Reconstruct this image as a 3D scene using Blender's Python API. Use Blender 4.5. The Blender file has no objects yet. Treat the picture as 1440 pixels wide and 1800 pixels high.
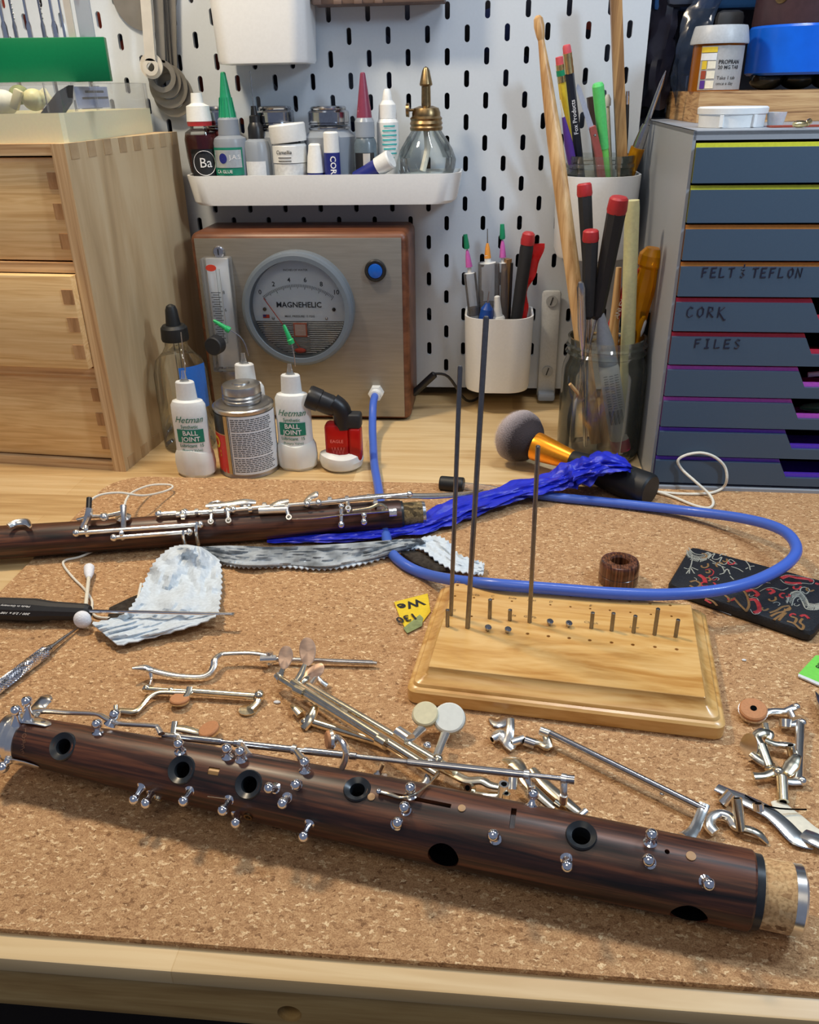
import bpy, bmesh, math, random
from mathutils import Vector as V, Matrix, Euler
import mathutils
R_ = math.radians
SC = bpy.context.scene
COL = SC.collection
# ------------------------------------------------------------------ camera
F, CX, CY = 1480.0, 720.0, 945.0
RR = V((0.99557654, 0.09240693, -0.01697984)); UU = V((-0.02834414, 0.46770573, 0.88342966)); WW = V((-0.08957659, 0.87904056, -0.46825604))
CAM = V((-0.02763662, -0.98369191, 0.32864132))
cd = bpy.data.cameras.new('camera'); cam = bpy.data.objects.new('camera', cd); COL.objects.link(cam)
m = Matrix((( RR.x, UU.x, -WW.x, CAM.x), (RR.y, UU.y, -WW.y, CAM.y), (RR.z, UU.z, -WW.z, CAM.z), (0, 0, 0, 1)))
cam.matrix_world = m
cd.sensor_fit = 'HORIZONTAL'; cd.sensor_width = 36; cd.lens = F / 1440 * 36; cd.shift_y = (CY - 900) / 1440
cd.clip_start = 0.01; cd.clip_end = 20
SC.camera = cam
SC.view_settings.view_transform = 'Standard'; SC.view_settings.look = 'None'; SC.view_settings.gamma = 1
SC.view_settings.use_curve_mapping = False
SC.view_settings.exposure = 0.0
SC.cycles.transparent_max_bounces = 32
# ------------------------------------------------------------------ light
W = bpy.data.worlds.new('world'); SC.world = W; W.use_nodes = True
W.node_tree.nodes['Background'].inputs[0].default_value = (0.62, 0.72, 1.0, 1)
W.node_tree.nodes['Background'].inputs[1].default_value = 0.22
def area(name, loc, target, sx, sy, power, col):
    l = bpy.data.lights.new(name, 'AREA'); l.shape = 'RECTANGLE'; l.size = sx; l.size_y = sy; l.energy = power; l.color = col
    o = bpy.data.objects.new(name, l); COL.objects.link(o); o.location = loc
    o.rotation_euler = (V(target) - V(loc)).to_track_quat('-Z', 'Y').to_euler()
    return o
area('warm_bench_lamp', (-0.42, -0.30, 0.80), (-0.12, -0.5, 0.0), 0.09, 0.09, 4.6, (1.0, 0.82, 0.58))
area('cool_side_lamp', (0.46, -0.57, 0.62), (0.0, -0.4, 0.05), 0.05, 0.14, 2.5, (0.66, 0.83, 1.0))
area('shelf_strip_light', (0.12, -0.34, 0.92), (0.05, -0.42, 0.0), 0.30, 0.03, 2.6, (0.92, 0.95, 1.0))
area('room_ceiling_lamp', (-0.3, -1.5, 1.5), (0, -0.3, 0.1), 0.7, 0.7, 4.2, (1.0, 0.88, 0.68))

# ------------------------------------------------------------------ pixel helpers: a photo point on a real plane
def ray(px, py): return RR * ((px - CX) / F) - UU * ((py - CY) / F) + WW
def P(px, py, z=0.0):
    d = ray(px, py); return CAM + d * ((z - CAM.z) / d.z)
def Y(px, py, y):
    d = ray(px, py); return CAM + d * ((y - CAM.y) / d.y)
def XP(px, py, x):
    d = ray(px, py); return CAM + d * ((x - CAM.x) / d.x)
def mpp(p): return (V(p) - CAM).dot(WW) / F            # metres per photo pixel at p
MAT = 0.003                                              # cork mat top

# ------------------------------------------------------------------ materials
def lin(c):
    c = c / 255.0
    return c / 12.92 if c <= 0.04045 else ((c + 0.055) / 1.055) ** 2.4
def rgb(r, g, b): return (lin(r), lin(g), lin(b), 1)
def newmat(name):
    mt = bpy.data.materials.new(name); mt.use_nodes = True
    nt = mt.node_tree; b = nt.nodes['Principled BSDF']
    return mt, nt, b
def mat(name, c, rough=0.5, metal=0.0, spec=0.5, bump=0.0, bscale=400, var=0.06, coat=0.0, emit=0, sss=0, stretch=(1,1,1)):
    mt, nt, b = newmat(name)
    b.inputs['Roughness'].default_value = rough; b.inputs['Metallic'].default_value = metal
    b.inputs['Specular IOR Level'].default_value = spec; b.inputs['Coat Weight'].default_value = coat
    if sss:
        b.inputs['Subsurface Weight'].default_value = sss; b.inputs['Subsurface Scale'].default_value = 0.003
    if emit:
        b.inputs['Emission Color'].default_value = c; b.inputs['Emission Strength'].default_value = emit
    tc = nt.nodes.new('ShaderNodeTexCoord'); mp = nt.nodes.new('ShaderNodeMapping'); mp.inputs['Scale'].default_value = stretch
    nt.links.new(tc.outputs['Object'], mp.inputs[0])
    n = nt.nodes.new('ShaderNodeTexNoise'); n.inputs['Scale'].default_value = bscale; n.inputs['Detail'].default_value = 3
    nt.links.new(mp.outputs[0], n.inputs['Vector'])
    cr = nt.nodes.new('ShaderNodeValToRGB')
    cr.color_ramp.elements[0].position = 0.3; cr.color_ramp.elements[1].position = 0.7
    cr.color_ramp.elements[0].color = tuple(x * (1 - var) for x in c[:3]) + (1,)
    cr.color_ramp.elements[1].color = tuple(min(1, x * (1 + var)) for x in c[:3]) + (1,)
    nt.links.new(n.outputs['Fac'], cr.inputs[0]); nt.links.new(cr.outputs[0], b.inputs['Base Color'])
    if bump:
        bp = nt.nodes.new('ShaderNodeBump'); bp.inputs['Strength'].default_value = bump; bp.inputs['Distance'].default_value = 0.0006
        nt.links.new(n.outputs['Fac'], bp.inputs['Height']); nt.links.new(bp.outputs[0], b.inputs['Normal'])
    return mt
def wood(name, c1, c2, c3, scale=(6, 90, 90), rough=0.45, rot=(0,0,0), fine=1.0, bump=0.05, coat=0.0, dist=1.2, streak=None):
    """grain runs along local x (before rot)"""
    mt, nt, b = newmat(name)
    tc = nt.nodes.new('ShaderNodeTexCoord'); mr = nt.nodes.new('ShaderNodeMapping'); mp = nt.nodes.new('ShaderNodeMapping')
    mr.inputs['Rotation'].default_value = rot; mp.inputs['Scale'].default_value = scale
    nt.links.new(tc.outputs['Object'], mr.inputs[0]); nt.links.new(mr.outputs[0], mp.inputs[0])
    n = nt.nodes.new('ShaderNodeTexNoise'); n.inputs['Scale'].default_value = 1; n.inputs['Detail'].default_value = 6; n.inputs['Distortion'].default_value = dist
    nt.links.new(mp.outputs[0], n.inputs['Vector'])
    n2 = nt.nodes.new('ShaderNodeTexNoise'); n2.inputs['Scale'].default_value = 7 * fine; n2.inputs['Detail'].default_value = 2
    nt.links.new(mp.outputs[0], n2.inputs['Vector'])
    mx = nt.nodes.new('ShaderNodeMath'); mx.operation = 'MULTIPLY_ADD'; mx.inputs[1].default_value = 0.25
    nt.links.new(n2.outputs['Fac'], mx.inputs[0]); nt.links.new(n.outputs['Fac'], mx.inputs[2])
    cr = nt.nodes.new('ShaderNodeValToRGB'); e = cr.color_ramp.elements
    e[0].position = 0.45; e[0].color = c1; e[1].position = 0.78; e[1].color = c3
    em = e.new(0.62); em.color = c2
    nt.links.new(mx.outputs[0], cr.inputs[0]); nt.links.new(cr.outputs[0], b.inputs['Base Color'])
    b.inputs['Roughness'].default_value = rough; b.inputs['Coat Weight'].default_value = coat; b.inputs['Coat Roughness'].default_value = 0.2
    bp = nt.nodes.new('ShaderNodeBump'); bp.inputs['Strength'].default_value = bump; bp.inputs['Distance'].default_value = 0.0005
    nt.links.new(mx.outputs[0], bp.inputs['Height']); nt.links.new(bp.outputs[0], b.inputs['Normal'])
    return mt
def glassy(name, tint=(0.93, 0.96, 0.97, 1), rough=0.02, solid=0.0, col=(0.9, 0.9, 0.9, 1), edge=1.35, k=0.6):
    """thin clear walls: see-through, with a mirror-like sheen growing to the rim"""
    mt = bpy.data.materials.new(name); mt.use_nodes = True; nt = mt.node_tree
    for n in list(nt.nodes):
        if n.type != 'OUTPUT_MATERIAL': nt.nodes.remove(n)
    out = nt.nodes['Material Output']
    tr = nt.nodes.new('ShaderNodeBsdfTransparent'); tr.inputs[0].default_value = tint
    gl = nt.nodes.new('ShaderNodeBsdfGlossy'); gl.inputs['Roughness'].default_value = rough
    f0 = nt.nodes.new('ShaderNodeFresnel'); f0.inputs[0].default_value = edge; fr = nt.nodes.new('ShaderNodeMath'); fr.operation = 'MULTIPLY'; fr.inputs[1].default_value = k; nt.links.new(f0.outputs[0], fr.inputs[0])
    mx = nt.nodes.new('ShaderNodeMixShader')
    nt.links.new(fr.outputs[0], mx.inputs[0]); nt.links.new(tr.outputs[0], mx.inputs[1]); nt.links.new(gl.outputs[0], mx.inputs[2])
    last = mx
    if solid:
        df = nt.nodes.new('ShaderNodeBsdfPrincipled'); df.inputs['Base Color'].default_value = col; df.inputs['Roughness'].default_value = 0.3
        m2 = nt.nodes.new('ShaderNodeMixShader'); m2.inputs[0].default_value = solid
        nt.links.new(mx.outputs[0], m2.inputs[1]); nt.links.new(df.outputs[0], m2.inputs[2]); last = m2
    nt.links.new(last.outputs[0], out.inputs[0])
    return mt
def cork(name, scale=420, c=None, bump=0.35):
    mt, nt, b = newmat(name)
    tc = nt.nodes.new('ShaderNodeTexCoord')
    nz = nt.nodes.new('ShaderNodeTexNoise'); nz.inputs['Scale'].default_value = scale * 0.8; nz.inputs['Detail'].default_value = 2
    nt.links.new(tc.outputs['Object'], nz.inputs['Vector'])
    ad = nt.nodes.new('ShaderNodeVectorMath'); ad.operation = 'MULTIPLY_ADD'; ad.inputs[1].default_value = (0.004,) * 3
    nt.links.new(nz.outputs['Color'], ad.inputs[0]); nt.links.new(tc.outputs['Object'], ad.inputs[2])
    mp = nt.nodes.new('ShaderNodeMapping'); mp.inputs['Scale'].default_value = (1, 1.7, 1)
    nt.links.new(ad.outputs[0], mp.inputs[0])
    v = nt.nodes.new('ShaderNodeTexVoronoi'); v.inputs['Scale'].default_value = scale; nt.links.new(mp.outputs[0], v.inputs['Vector'])
    sp = nt.nodes.new('ShaderNodeSeparateColor'); nt.links.new(v.outputs['Color'], sp.inputs[0])
    cr = nt.nodes.new('ShaderNodeValToRGB'); e = cr.color_ramp.elements
    cols = c or [(0.0, rgb(136, 100, 68)), (0.12, rgb(170, 130, 91)), (0.5, rgb(183, 143, 102)), (0.88, rgb(195, 156, 113)), (1.0, rgb(230, 200, 156))]
    e[0].position, e[0].color = cols[0]; e[1].position, e[1].color = cols[-1]
    for p_, c_ in cols[1:-1]:
        q = e.new(p_); q.color = c_
    nt.links.new(sp.outputs[0], cr.inputs[0])
    n3 = nt.nodes.new('ShaderNodeTexNoise'); n3.inputs['Scale'].default_value = scale * 2.6; n3.inputs['Detail'].default_value = 3
    nt.links.new(tc.outputs['Object'], n3.inputs['Vector'])
    r3 = nt.nodes.new('ShaderNodeValToRGB'); r3.color_ramp.elements[0].position = 0.36; r3.color_ramp.elements[0].color = (0.72, 0.68, 0.64, 1)
    r3.color_ramp.elements[1].position = 0.56; r3.color_ramp.elements[1].color = (1.1, 1.1, 1.1, 1)
    nt.links.new(n3.outputs['Fac'], r3.inputs[0])
    mu = nt.nodes.new('ShaderNodeMix'); mu.data_type = 'RGBA'; mu.blend_type = 'MULTIPLY'; mu.inputs[0].default_value = 1.0
    nt.links.new(cr.outputs[0], mu.inputs[6]); nt.links.new(r3.outputs[0], mu.inputs[7]); nt.links.new(mu.outputs[2], b.inputs['Base Color'])
    bp = nt.nodes.new('ShaderNodeBump'); bp.inputs['Strength'].default_value = bump; bp.inputs['Distance'].default_value = 0.0008
    nt.links.new(n3.outputs['Fac'], bp.inputs['Height']); nt.links.new(bp.outputs[0], b.inputs['Normal'])
    b.inputs['Roughness'].default_value = 0.85; b.inputs['Specular IOR Level'].default_value = 0.25
    return mt
def staves(name, stave=0.043, length=0.42):
    """butcher-block top: staves of birch with end joints, grain along x"""
    mt, nt, b = newmat(name)
    tc = nt.nodes.new('ShaderNodeTexCoord')
    br = nt.nodes.new('ShaderNodeTexBrick'); br.inputs['Scale'].default_value = 1; br.inputs['Brick Width'].default_value = length; br.inputs['Row Height'].default_value = stave
    br.inputs['Mortar Size'].default_value = 0.0003; br.inputs['Mortar Smooth'].default_value = 0.3; br.offset = 0.37
    br.inputs['Color1'].default_value = (0, 0, 0, 1); br.inputs['Color2'].default_value = (1, 1, 1, 1); br.inputs['Mortar'].default_value = (0.2, 0.2, 0.2, 1)
    nt.links.new(tc.outputs['Object'], br.inputs['Vector'])
    mp = nt.nodes.new('ShaderNodeMapping'); mp.inputs['Scale'].default_value = (7, 110, 60); nt.links.new(tc.outputs['Object'], mp.inputs[0])
    n = nt.nodes.new('ShaderNodeTexNoise'); n.inputs['Scale'].default_value = 1; n.inputs['Detail'].default_value = 5; n.inputs['Distortion'].default_value = 1.0
    nt.links.new(mp.outputs[0], n.inputs['Vector'])
    mi = nt.nodes.new('ShaderNodeMath'); mi.operation = 'MULTIPLY_ADD'; mi.inputs[1].default_value = 0.45
    nt.links.new(br.outputs['Color'], mi.inputs[0]); nt.links.new(n.outputs['Fac'], mi.inputs[2])
    cr = nt.nodes.new('ShaderNodeValToRGB'); e = cr.color_ramp.elements
    e[0].position = 0.3; e[0].color = rgb(172, 134, 86); e[1].position = 1.0; e[1].color = rgb(226, 198, 150)
    q = e.new(0.62); q.color = rgb(206, 172, 120)
    nt.links.new(mi.outputs[0], cr.inputs[0]); nt.links.new(cr.outputs[0], b.inputs['Base Color'])
    b.inputs['Roughness'].default_value = 0.38
    return mt
M = {}
M['cork'] = cork('cork', 520)
M['tenon_cork'] = cork('tenon_cork', 260, [(0.0, rgb(110, 75, 45)), (0.06, rgb(190, 150, 105)), (0.5, rgb(200, 162, 115)), (0.8, rgb(208, 172, 124)), (1.0, rgb(214, 180, 134))], 0.15)
M['old_cork'] = cork('old_cork', 260, [(0.0, rgb(60, 50, 36)), (0.3, rgb(110, 95, 66)), (0.5, rgb(124, 106, 74)), (0.8, rgb(134, 116, 82)), (1.0, rgb(150, 130, 92))], 0.15)
M['bench'] = staves('bench_wood')
M['bench_front'] = wood('bench_front_wood', rgb(150, 118, 76), rgb(176, 144, 98), rgb(196, 166, 118))
M['birch'] = wood('birch_ply', rgb(186, 150, 104), rgb(204, 170, 122), rgb(216, 186, 140), scale=(3, 40, 12), rough=0.42, rot=(0, 0, 0))
M['birch_side'] = wood('birch_side', rgb(176, 150, 112), rgb(194, 168, 128), rgb(206, 184, 146), scale=(14, 14, 2.2), rough=0.5, dist=2)
M['birch_edge'] = wood('birch_edge', rgb(168, 126, 84), rgb(204, 168, 122), rgb(222, 192, 148), scale=(260, 4, 4), rough=0.5, dist=0.2)
M['birch_edge_h'] = wood('birch_edge_h', rgb(168, 126, 84), rgb(204, 168, 122), rgb(222, 192, 148), scale=(4, 4, 260), rough=0.5, dist=0.2)
M['drawer_face'] = wood('drawer_face', rgb(212, 170, 112), rgb(228, 190, 132), rgb(238, 204, 150), scale=(5, 60, 130), rough=0.4, dist=2.2)
M['end_grain'] = wood('end_grain', rgb(156, 114, 72), rgb(182, 138, 92), rgb(198, 156, 110), scale=(150, 20, 20), rough=0.6, dist=0.5)
M['joint_soft'] = wood('joint_soft', rgb(160, 134, 100), rgb(178, 150, 112), rgb(190, 164, 126), scale=(150, 20, 20), rough=0.5, dist=0.5)
M['pine'] = wood('pine', rgb(186, 132, 62), rgb(212, 164, 94), rgb(224, 182, 116), scale=(9, 60, 60), rough=0.33, coat=0.25, dist=1.6)
M['walnut'] = wood('gauge_box_wood', rgb(76, 42, 26), rgb(100, 58, 36), rgb(118, 72, 46), scale=(8, 70, 70), rough=0.4)
M['rosewood'] = wood('rosewood', rgb(20, 11, 9), rgb(62, 34, 24), rgb(104, 60, 38), scale=(9, 170, 170), rough=0.42, fine=0.8, bump=0.03, coat=0.06, dist=1.2)
M['zebra'] = wood('bead_wood', rgb(50, 28, 18), rgb(88, 52, 34), rgb(132, 84, 56), scale=(620, 240, 5), rough=0.25, coat=0.4, dist=0.3, bump=0.0)
M['ashwood'] = wood('drumstick_wood', rgb(172, 130, 82), rgb(204, 164, 112), rgb(224, 188, 138), scale=(130, 130, 7), rough=0.4, dist=1)
M['dowelwood'] = wood('dowel_wood', rgb(120, 86, 50), rgb(150, 112, 68), rgb(172, 134, 86), scale=(200, 200, 5), rough=0.45, dist=1)
M['boardwood'] = wood('layered_board_wood', rgb(132, 92, 56), rgb(186, 144, 96), rgb(206, 168, 118), scale=(9, 20, 190), rough=0.5, dist=1.8)
M['silver'] = mat('silver_plate', (0.90, 0.88, 0.83, 1), 0.24, 1.0, var=0.05, bscale=300)
M['tarnish'] = mat('tarnished_silver', (0.80, 0.72, 0.55, 1), 0.22, 1.0, var=0.15, bscale=220)
M['chrome'] = mat('chrome', (0.88, 0.89, 0.92, 1), 0.13, 1.0, var=0.02)
M['steel'] = mat('steel', (0.50, 0.50, 0.52, 1), 0.22, 1.0, var=0.08)
M['rodsteel'] = mat('rod_steel', (0.24, 0.225, 0.22, 1), 0.28, 1.0, var=0.1)
M['greysteel'] = mat('grey_flat_steel', (0.25, 0.235, 0.21, 1), 0.42, 0.4, var=0.1, bscale=60)
M['lightsteel'] = mat('light_flat_steel', (0.72, 0.68, 0.60, 1), 0.38, 0.35, var=0.08, bscale=60)
M['brushed'] = mat('brushed_plate', (0.30, 0.275, 0.235, 1), 0.42, 0.7, var=0.08, bscale=30, stretch=(1, 1, 12))
M['lidchrome'] = mat('lid_chrome', (0.45, 0.46, 0.49, 1), 0.14, 1.0)
M['brass'] = mat('aged_brass', (0.27, 0.185, 0.09, 1), 0.34, 1.0, var=0.25, bscale=200)
M['brightbrass'] = mat('bright_brass', (0.75, 0.58, 0.28, 1), 0.25, 1.0)
M['pinkmetal'] = mat('brushed_touch', (0.62, 0.42, 0.30, 1), 0.42, 0.55, var=0.1, bscale=160, stretch=(1, 6, 1))
M['white'] = mat('white_plastic', rgb(226, 228, 228), 0.35, var=0.02)
M['peg'] = mat('pegboard_white', rgb(196, 204, 212), 0.45, var=0.015)
M['bottlewhite'] = mat('bottle_white', rgb(226, 228, 226), 0.35, var=0.03)
M['putty'] = mat('putty', rgb(222, 222, 216), 0.4, var=0.04, bscale=60, bump=0.3, sss=0.1)
M['black'] = mat('black_plastic', rgb(24, 24, 26), 0.38, var=0.1)
M['matblack'] = mat('soft_black', rgb(34, 35, 38), 0.6, var=0.1)
M['rubber'] = mat('black_rubber', rgb(20, 22, 24), 0.5, var=0.1)
M['ebonite'] = mat('ebonite', rgb(38, 42, 46), 0.30, var=0.1)
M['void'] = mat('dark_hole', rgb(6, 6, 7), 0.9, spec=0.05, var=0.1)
M['red'] = mat('red_plastic', rgb(176, 44, 48), 0.42, var=0.06)
M['redfoil'] = mat('red_foil', rgb(206, 30, 32), 0.3, var=0.1, bump=0.3, bscale=120)
M['maroon'] = mat('dark_red_liquid', rgb(92, 18, 18), 0.15, var=0.1)
M['green'] = mat('green_block', rgb(0, 112, 66), 0.3, var=0.04)
M['nozzle_green'] = mat('nozzle_green', rgb(24, 142, 100), 0.4)
M['needle_green'] = mat('needle_green', rgb(28, 166, 96), 0.4)
M['labelgreen'] = mat('label_green', rgb(14, 122, 98), 0.5)
M['purple'] = mat('nozzle_wine', rgb(128, 52, 76), 0.4)
M['cream'] = mat('cream_plastic', rgb(222, 218, 184), 0.4, var=0.02, sss=0.1)
M['bluebtn'] = mat('blue_button', rgb(16, 84, 176), 0.25, emit=0.05)
M['greybezel'] = mat('bezel_grey', rgb(98, 108, 118), 0.42, var=0.03)
M['dial'] = mat('dial_white', rgb(222, 230, 240), 0.5, var=0.01)
M['ink'] = mat('black_ink', rgb(22, 24, 28), 0.6, var=0.05)
M['whiteink'] = mat('white_ink', rgb(228, 228, 228), 0.6)
M['redink'] = mat('red_ink', rgb(200, 60, 40), 0.6)
M['greenink'] = mat('green_ink', rgb(24, 112, 88), 0.6)
M['tealink'] = mat('teal_ink', rgb(40, 170, 170), 0.6)
M['navy'] = mat('navy_label', rgb(30, 40, 120), 0.4)
M['bluecap'] = mat('blue_cap', rgb(24, 74, 160), 0.35)
M['bluelabel'] = mat('blue_label', rgb(40, 110, 200), 0.4)
M['tin'] = mat('tinplate', (0.52, 0.50, 0.47, 1), 0.34, 1.0, var=0.1, bscale=60)
M['canred'] = mat('can_red', rgb(206, 44, 28), 0.35)
M['canblack'] = mat('can_black', rgb(30, 34, 32), 0.35)
M['cangold'] = mat('can_gold', rgb(190, 156, 100), 0.35)
M['paper'] = mat('paper', rgb(218, 220, 222), 0.6)
M['tube'] = glassy('blue_tubing', (0.40, 0.52, 1.0, 1), 0.08, 0.72, rgb(84, 122, 222), 1.5)
M['glass'] = glassy('clear_glass', (0.95, 0.965, 0.955, 1), 0.03, edge=1.5, k=0.85)
M['jarglass'] = glassy('jar_glass', (0.94, 0.955, 0.94, 1), 0.05, 0.05, rgb(190, 200, 190), 1.5, 1.4)
M['clear'] = glassy('clear_plastic', (0.97, 0.975, 0.98, 1), 0.05, 0.10, edge=1.5, k=1.1)
M['frosted'] = glassy('frosted_plastic', (0.85, 0.87, 0.9, 1), 0.3, 0.55, rgb(176, 186, 198), 1.35)
M['redclear'] = glassy('clear_red_plastic', (0.9, 0.12, 0.10, 1), 0.05, 0.55, rgb(190, 24, 22), 1.5)
M['amber'] = glassy('clear_amber_plastic', (1.0, 0.68, 0.05, 1), 0.05, 0.35, rgb(220, 150, 10), 1.5)
M['pillorange'] = glassy('orange_vial', (1.0, 0.55, 0.05, 1), 0.05, 0.4, rgb(200, 120, 10), 1.45)
M['bluesilk'] = mat('blue_silk', rgb(24, 40, 190), 0.42, spec=0.6, var=0.12, bump=0.5, bscale=250)
M['cloth'] = mat('white_felt_cloth', rgb(204, 214, 222), 0.95, spec=0.1, var=0.10, bump=0.8, bscale=350)
M['greycloth'] = mat('grey_stained_cloth', rgb(150, 156, 160), 0.95, spec=0.1, var=0.55, bump=0.6, bscale=70)
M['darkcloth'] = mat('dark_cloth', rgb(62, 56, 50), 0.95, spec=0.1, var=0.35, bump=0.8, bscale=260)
M['cord'] = mat('white_cord', rgb(226, 222, 208), 0.7, var=0.05, bump=0.6, bscale=700)
M['cotton'] = mat('cotton', rgb(232, 234, 240), 0.95, spec=0.1, bump=0.6, bscale=900)
M['brocade'] = mat('black_brocade', rgb(18, 21, 28), 0.55, var=0.25, bump=0.6, bscale=900)
M['silverthread'] = mat('silver_thread', rgb(158, 158, 146), 0.45, spec=0.6, bump=0.6, bscale=1500, var=0.2)
M['goldthread'] = mat('gold_thread', rgb(132, 98, 56), 0.5, bump=0.6, bscale=1500, var=0.2)
M['redthread'] = mat('red_thread', rgb(170, 44, 48), 0.5, bump=0.6, bscale=1500, var=0.2)
M['orange'] = mat('orange_metal', (0.95, 0.34, 0.02, 1), 0.3, 0.75, var=0.05)
M['bristle'] = mat('dark_bristle', rgb(44, 36, 40), 0.8, var=0.3, bscale=900)
M['bristletip'] = mat('pale_bristle', rgb(122, 112, 114), 0.8, var=0.3, bscale=900)
M['cabgrey'] = mat('cabinet_grey', rgb(150, 156, 164), 0.42, var=0.02)
M['drawergrey'] = mat('drawer_slate', rgb(68, 88, 108), 0.42, var=0.02, bump=0.05, bscale=900)
M['d_yellow'] = mat('tray_yellow', rgb(226, 222, 60), 0.4); M['d_orange'] = mat('tray_orange', rgb(240, 150, 60), 0.4)
M['d_red'] = mat('tray_red', rgb(214, 50, 76), 0.4); M['d_pink'] = mat('tray_pink', rgb(206, 92, 206), 0.4); M['d_purple'] = mat('tray_purple', rgb(104, 62, 200), 0.4)
M['marker'] = mat('marker_ink', rgb(24, 28, 52), 0.5)
M['leather'] = mat('brown_leather', rgb(64, 42, 46), 0.42, var=0.12, bump=0.2, bscale=200)
M['bluetape'] = mat('blue_tape', rgb(14, 96, 214), 0.25, var=0.08, bump=0.5, bscale=60)
M['pencilyellow'] = mat('pencil_yellow', rgb(216, 186, 50), 0.4)
M['eraser'] = mat('eraser_pink', rgb(206, 84, 92), 0.7)
M['penpurple'] = mat('pen_purple', rgb(84, 50, 140), 0.4)
M['penblack'] = mat('pencil_black', rgb(24, 28, 40), 0.35)
M['markergreen'] = mat('marker_green', rgb(92, 206, 112), 0.4)
M['knifehandle'] = mat('knife_handle', rgb(164, 88, 84), 0.5)
M['bone'] = mat('pale_yellow_stick', rgb(210, 208, 160), 0.45, sss=0.15)
M['stained_pad'] = mat('ivory_pad', rgb(214, 206, 170), 0.6, var=0.06, bscale=300)
M['white_pad'] = mat('white_pad', rgb(222, 224, 216), 0.6, var=0.04, bscale=300)
M['corkpad'] = mat('cork_pad', rgb(190, 132, 88), 0.75, var=0.08, bscale=900)
M['magenta'] = mat('magenta_cap', rgb(190, 48, 100), 0.4)
M['yellowpaper'] = mat('yellow_paper', rgb(226, 194, 40), 0.5)
M['mold'] = mat('green_paper_edge', rgb(130, 140, 90), 0.7, var=0.3, bscale=200)
M['cardgreen'] = mat('green_card', rgb(120, 212, 84), 0.5)
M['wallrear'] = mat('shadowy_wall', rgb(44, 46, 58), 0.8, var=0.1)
M['apron'] = wood('bench_apron_wood', rgb(160, 126, 76), rgb(180, 146, 92), rgb(196, 164, 108))
M['orangehub'] = mat('needle_orange', rgb(226, 150, 60), 0.4); M['pinkhub'] = mat('needle_pink', rgb(200, 100, 180), 0.4)
M['ivory'] = mat('ivory_tip', rgb(226, 220, 200), 0.5)
M['redbead'] = mat('rust_paper', rgb(150, 60, 36), 0.6)
# painted patches seen through the slots, standing in for things hanging on the far side of the pegboard
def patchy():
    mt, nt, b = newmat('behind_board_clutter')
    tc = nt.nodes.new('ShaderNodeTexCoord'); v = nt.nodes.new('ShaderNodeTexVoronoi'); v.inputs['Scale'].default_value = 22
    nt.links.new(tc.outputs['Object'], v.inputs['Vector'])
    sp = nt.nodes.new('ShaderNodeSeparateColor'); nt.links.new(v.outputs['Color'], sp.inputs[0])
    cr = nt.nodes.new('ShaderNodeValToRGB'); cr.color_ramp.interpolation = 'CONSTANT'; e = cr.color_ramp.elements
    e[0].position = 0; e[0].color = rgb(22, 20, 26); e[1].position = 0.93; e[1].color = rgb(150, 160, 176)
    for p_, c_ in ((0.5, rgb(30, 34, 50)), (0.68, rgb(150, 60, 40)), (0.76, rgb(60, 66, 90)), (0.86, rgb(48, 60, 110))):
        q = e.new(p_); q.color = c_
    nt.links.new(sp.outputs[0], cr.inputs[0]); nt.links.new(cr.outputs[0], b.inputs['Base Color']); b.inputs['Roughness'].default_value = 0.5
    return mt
M['patchy'] = patchy()

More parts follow.
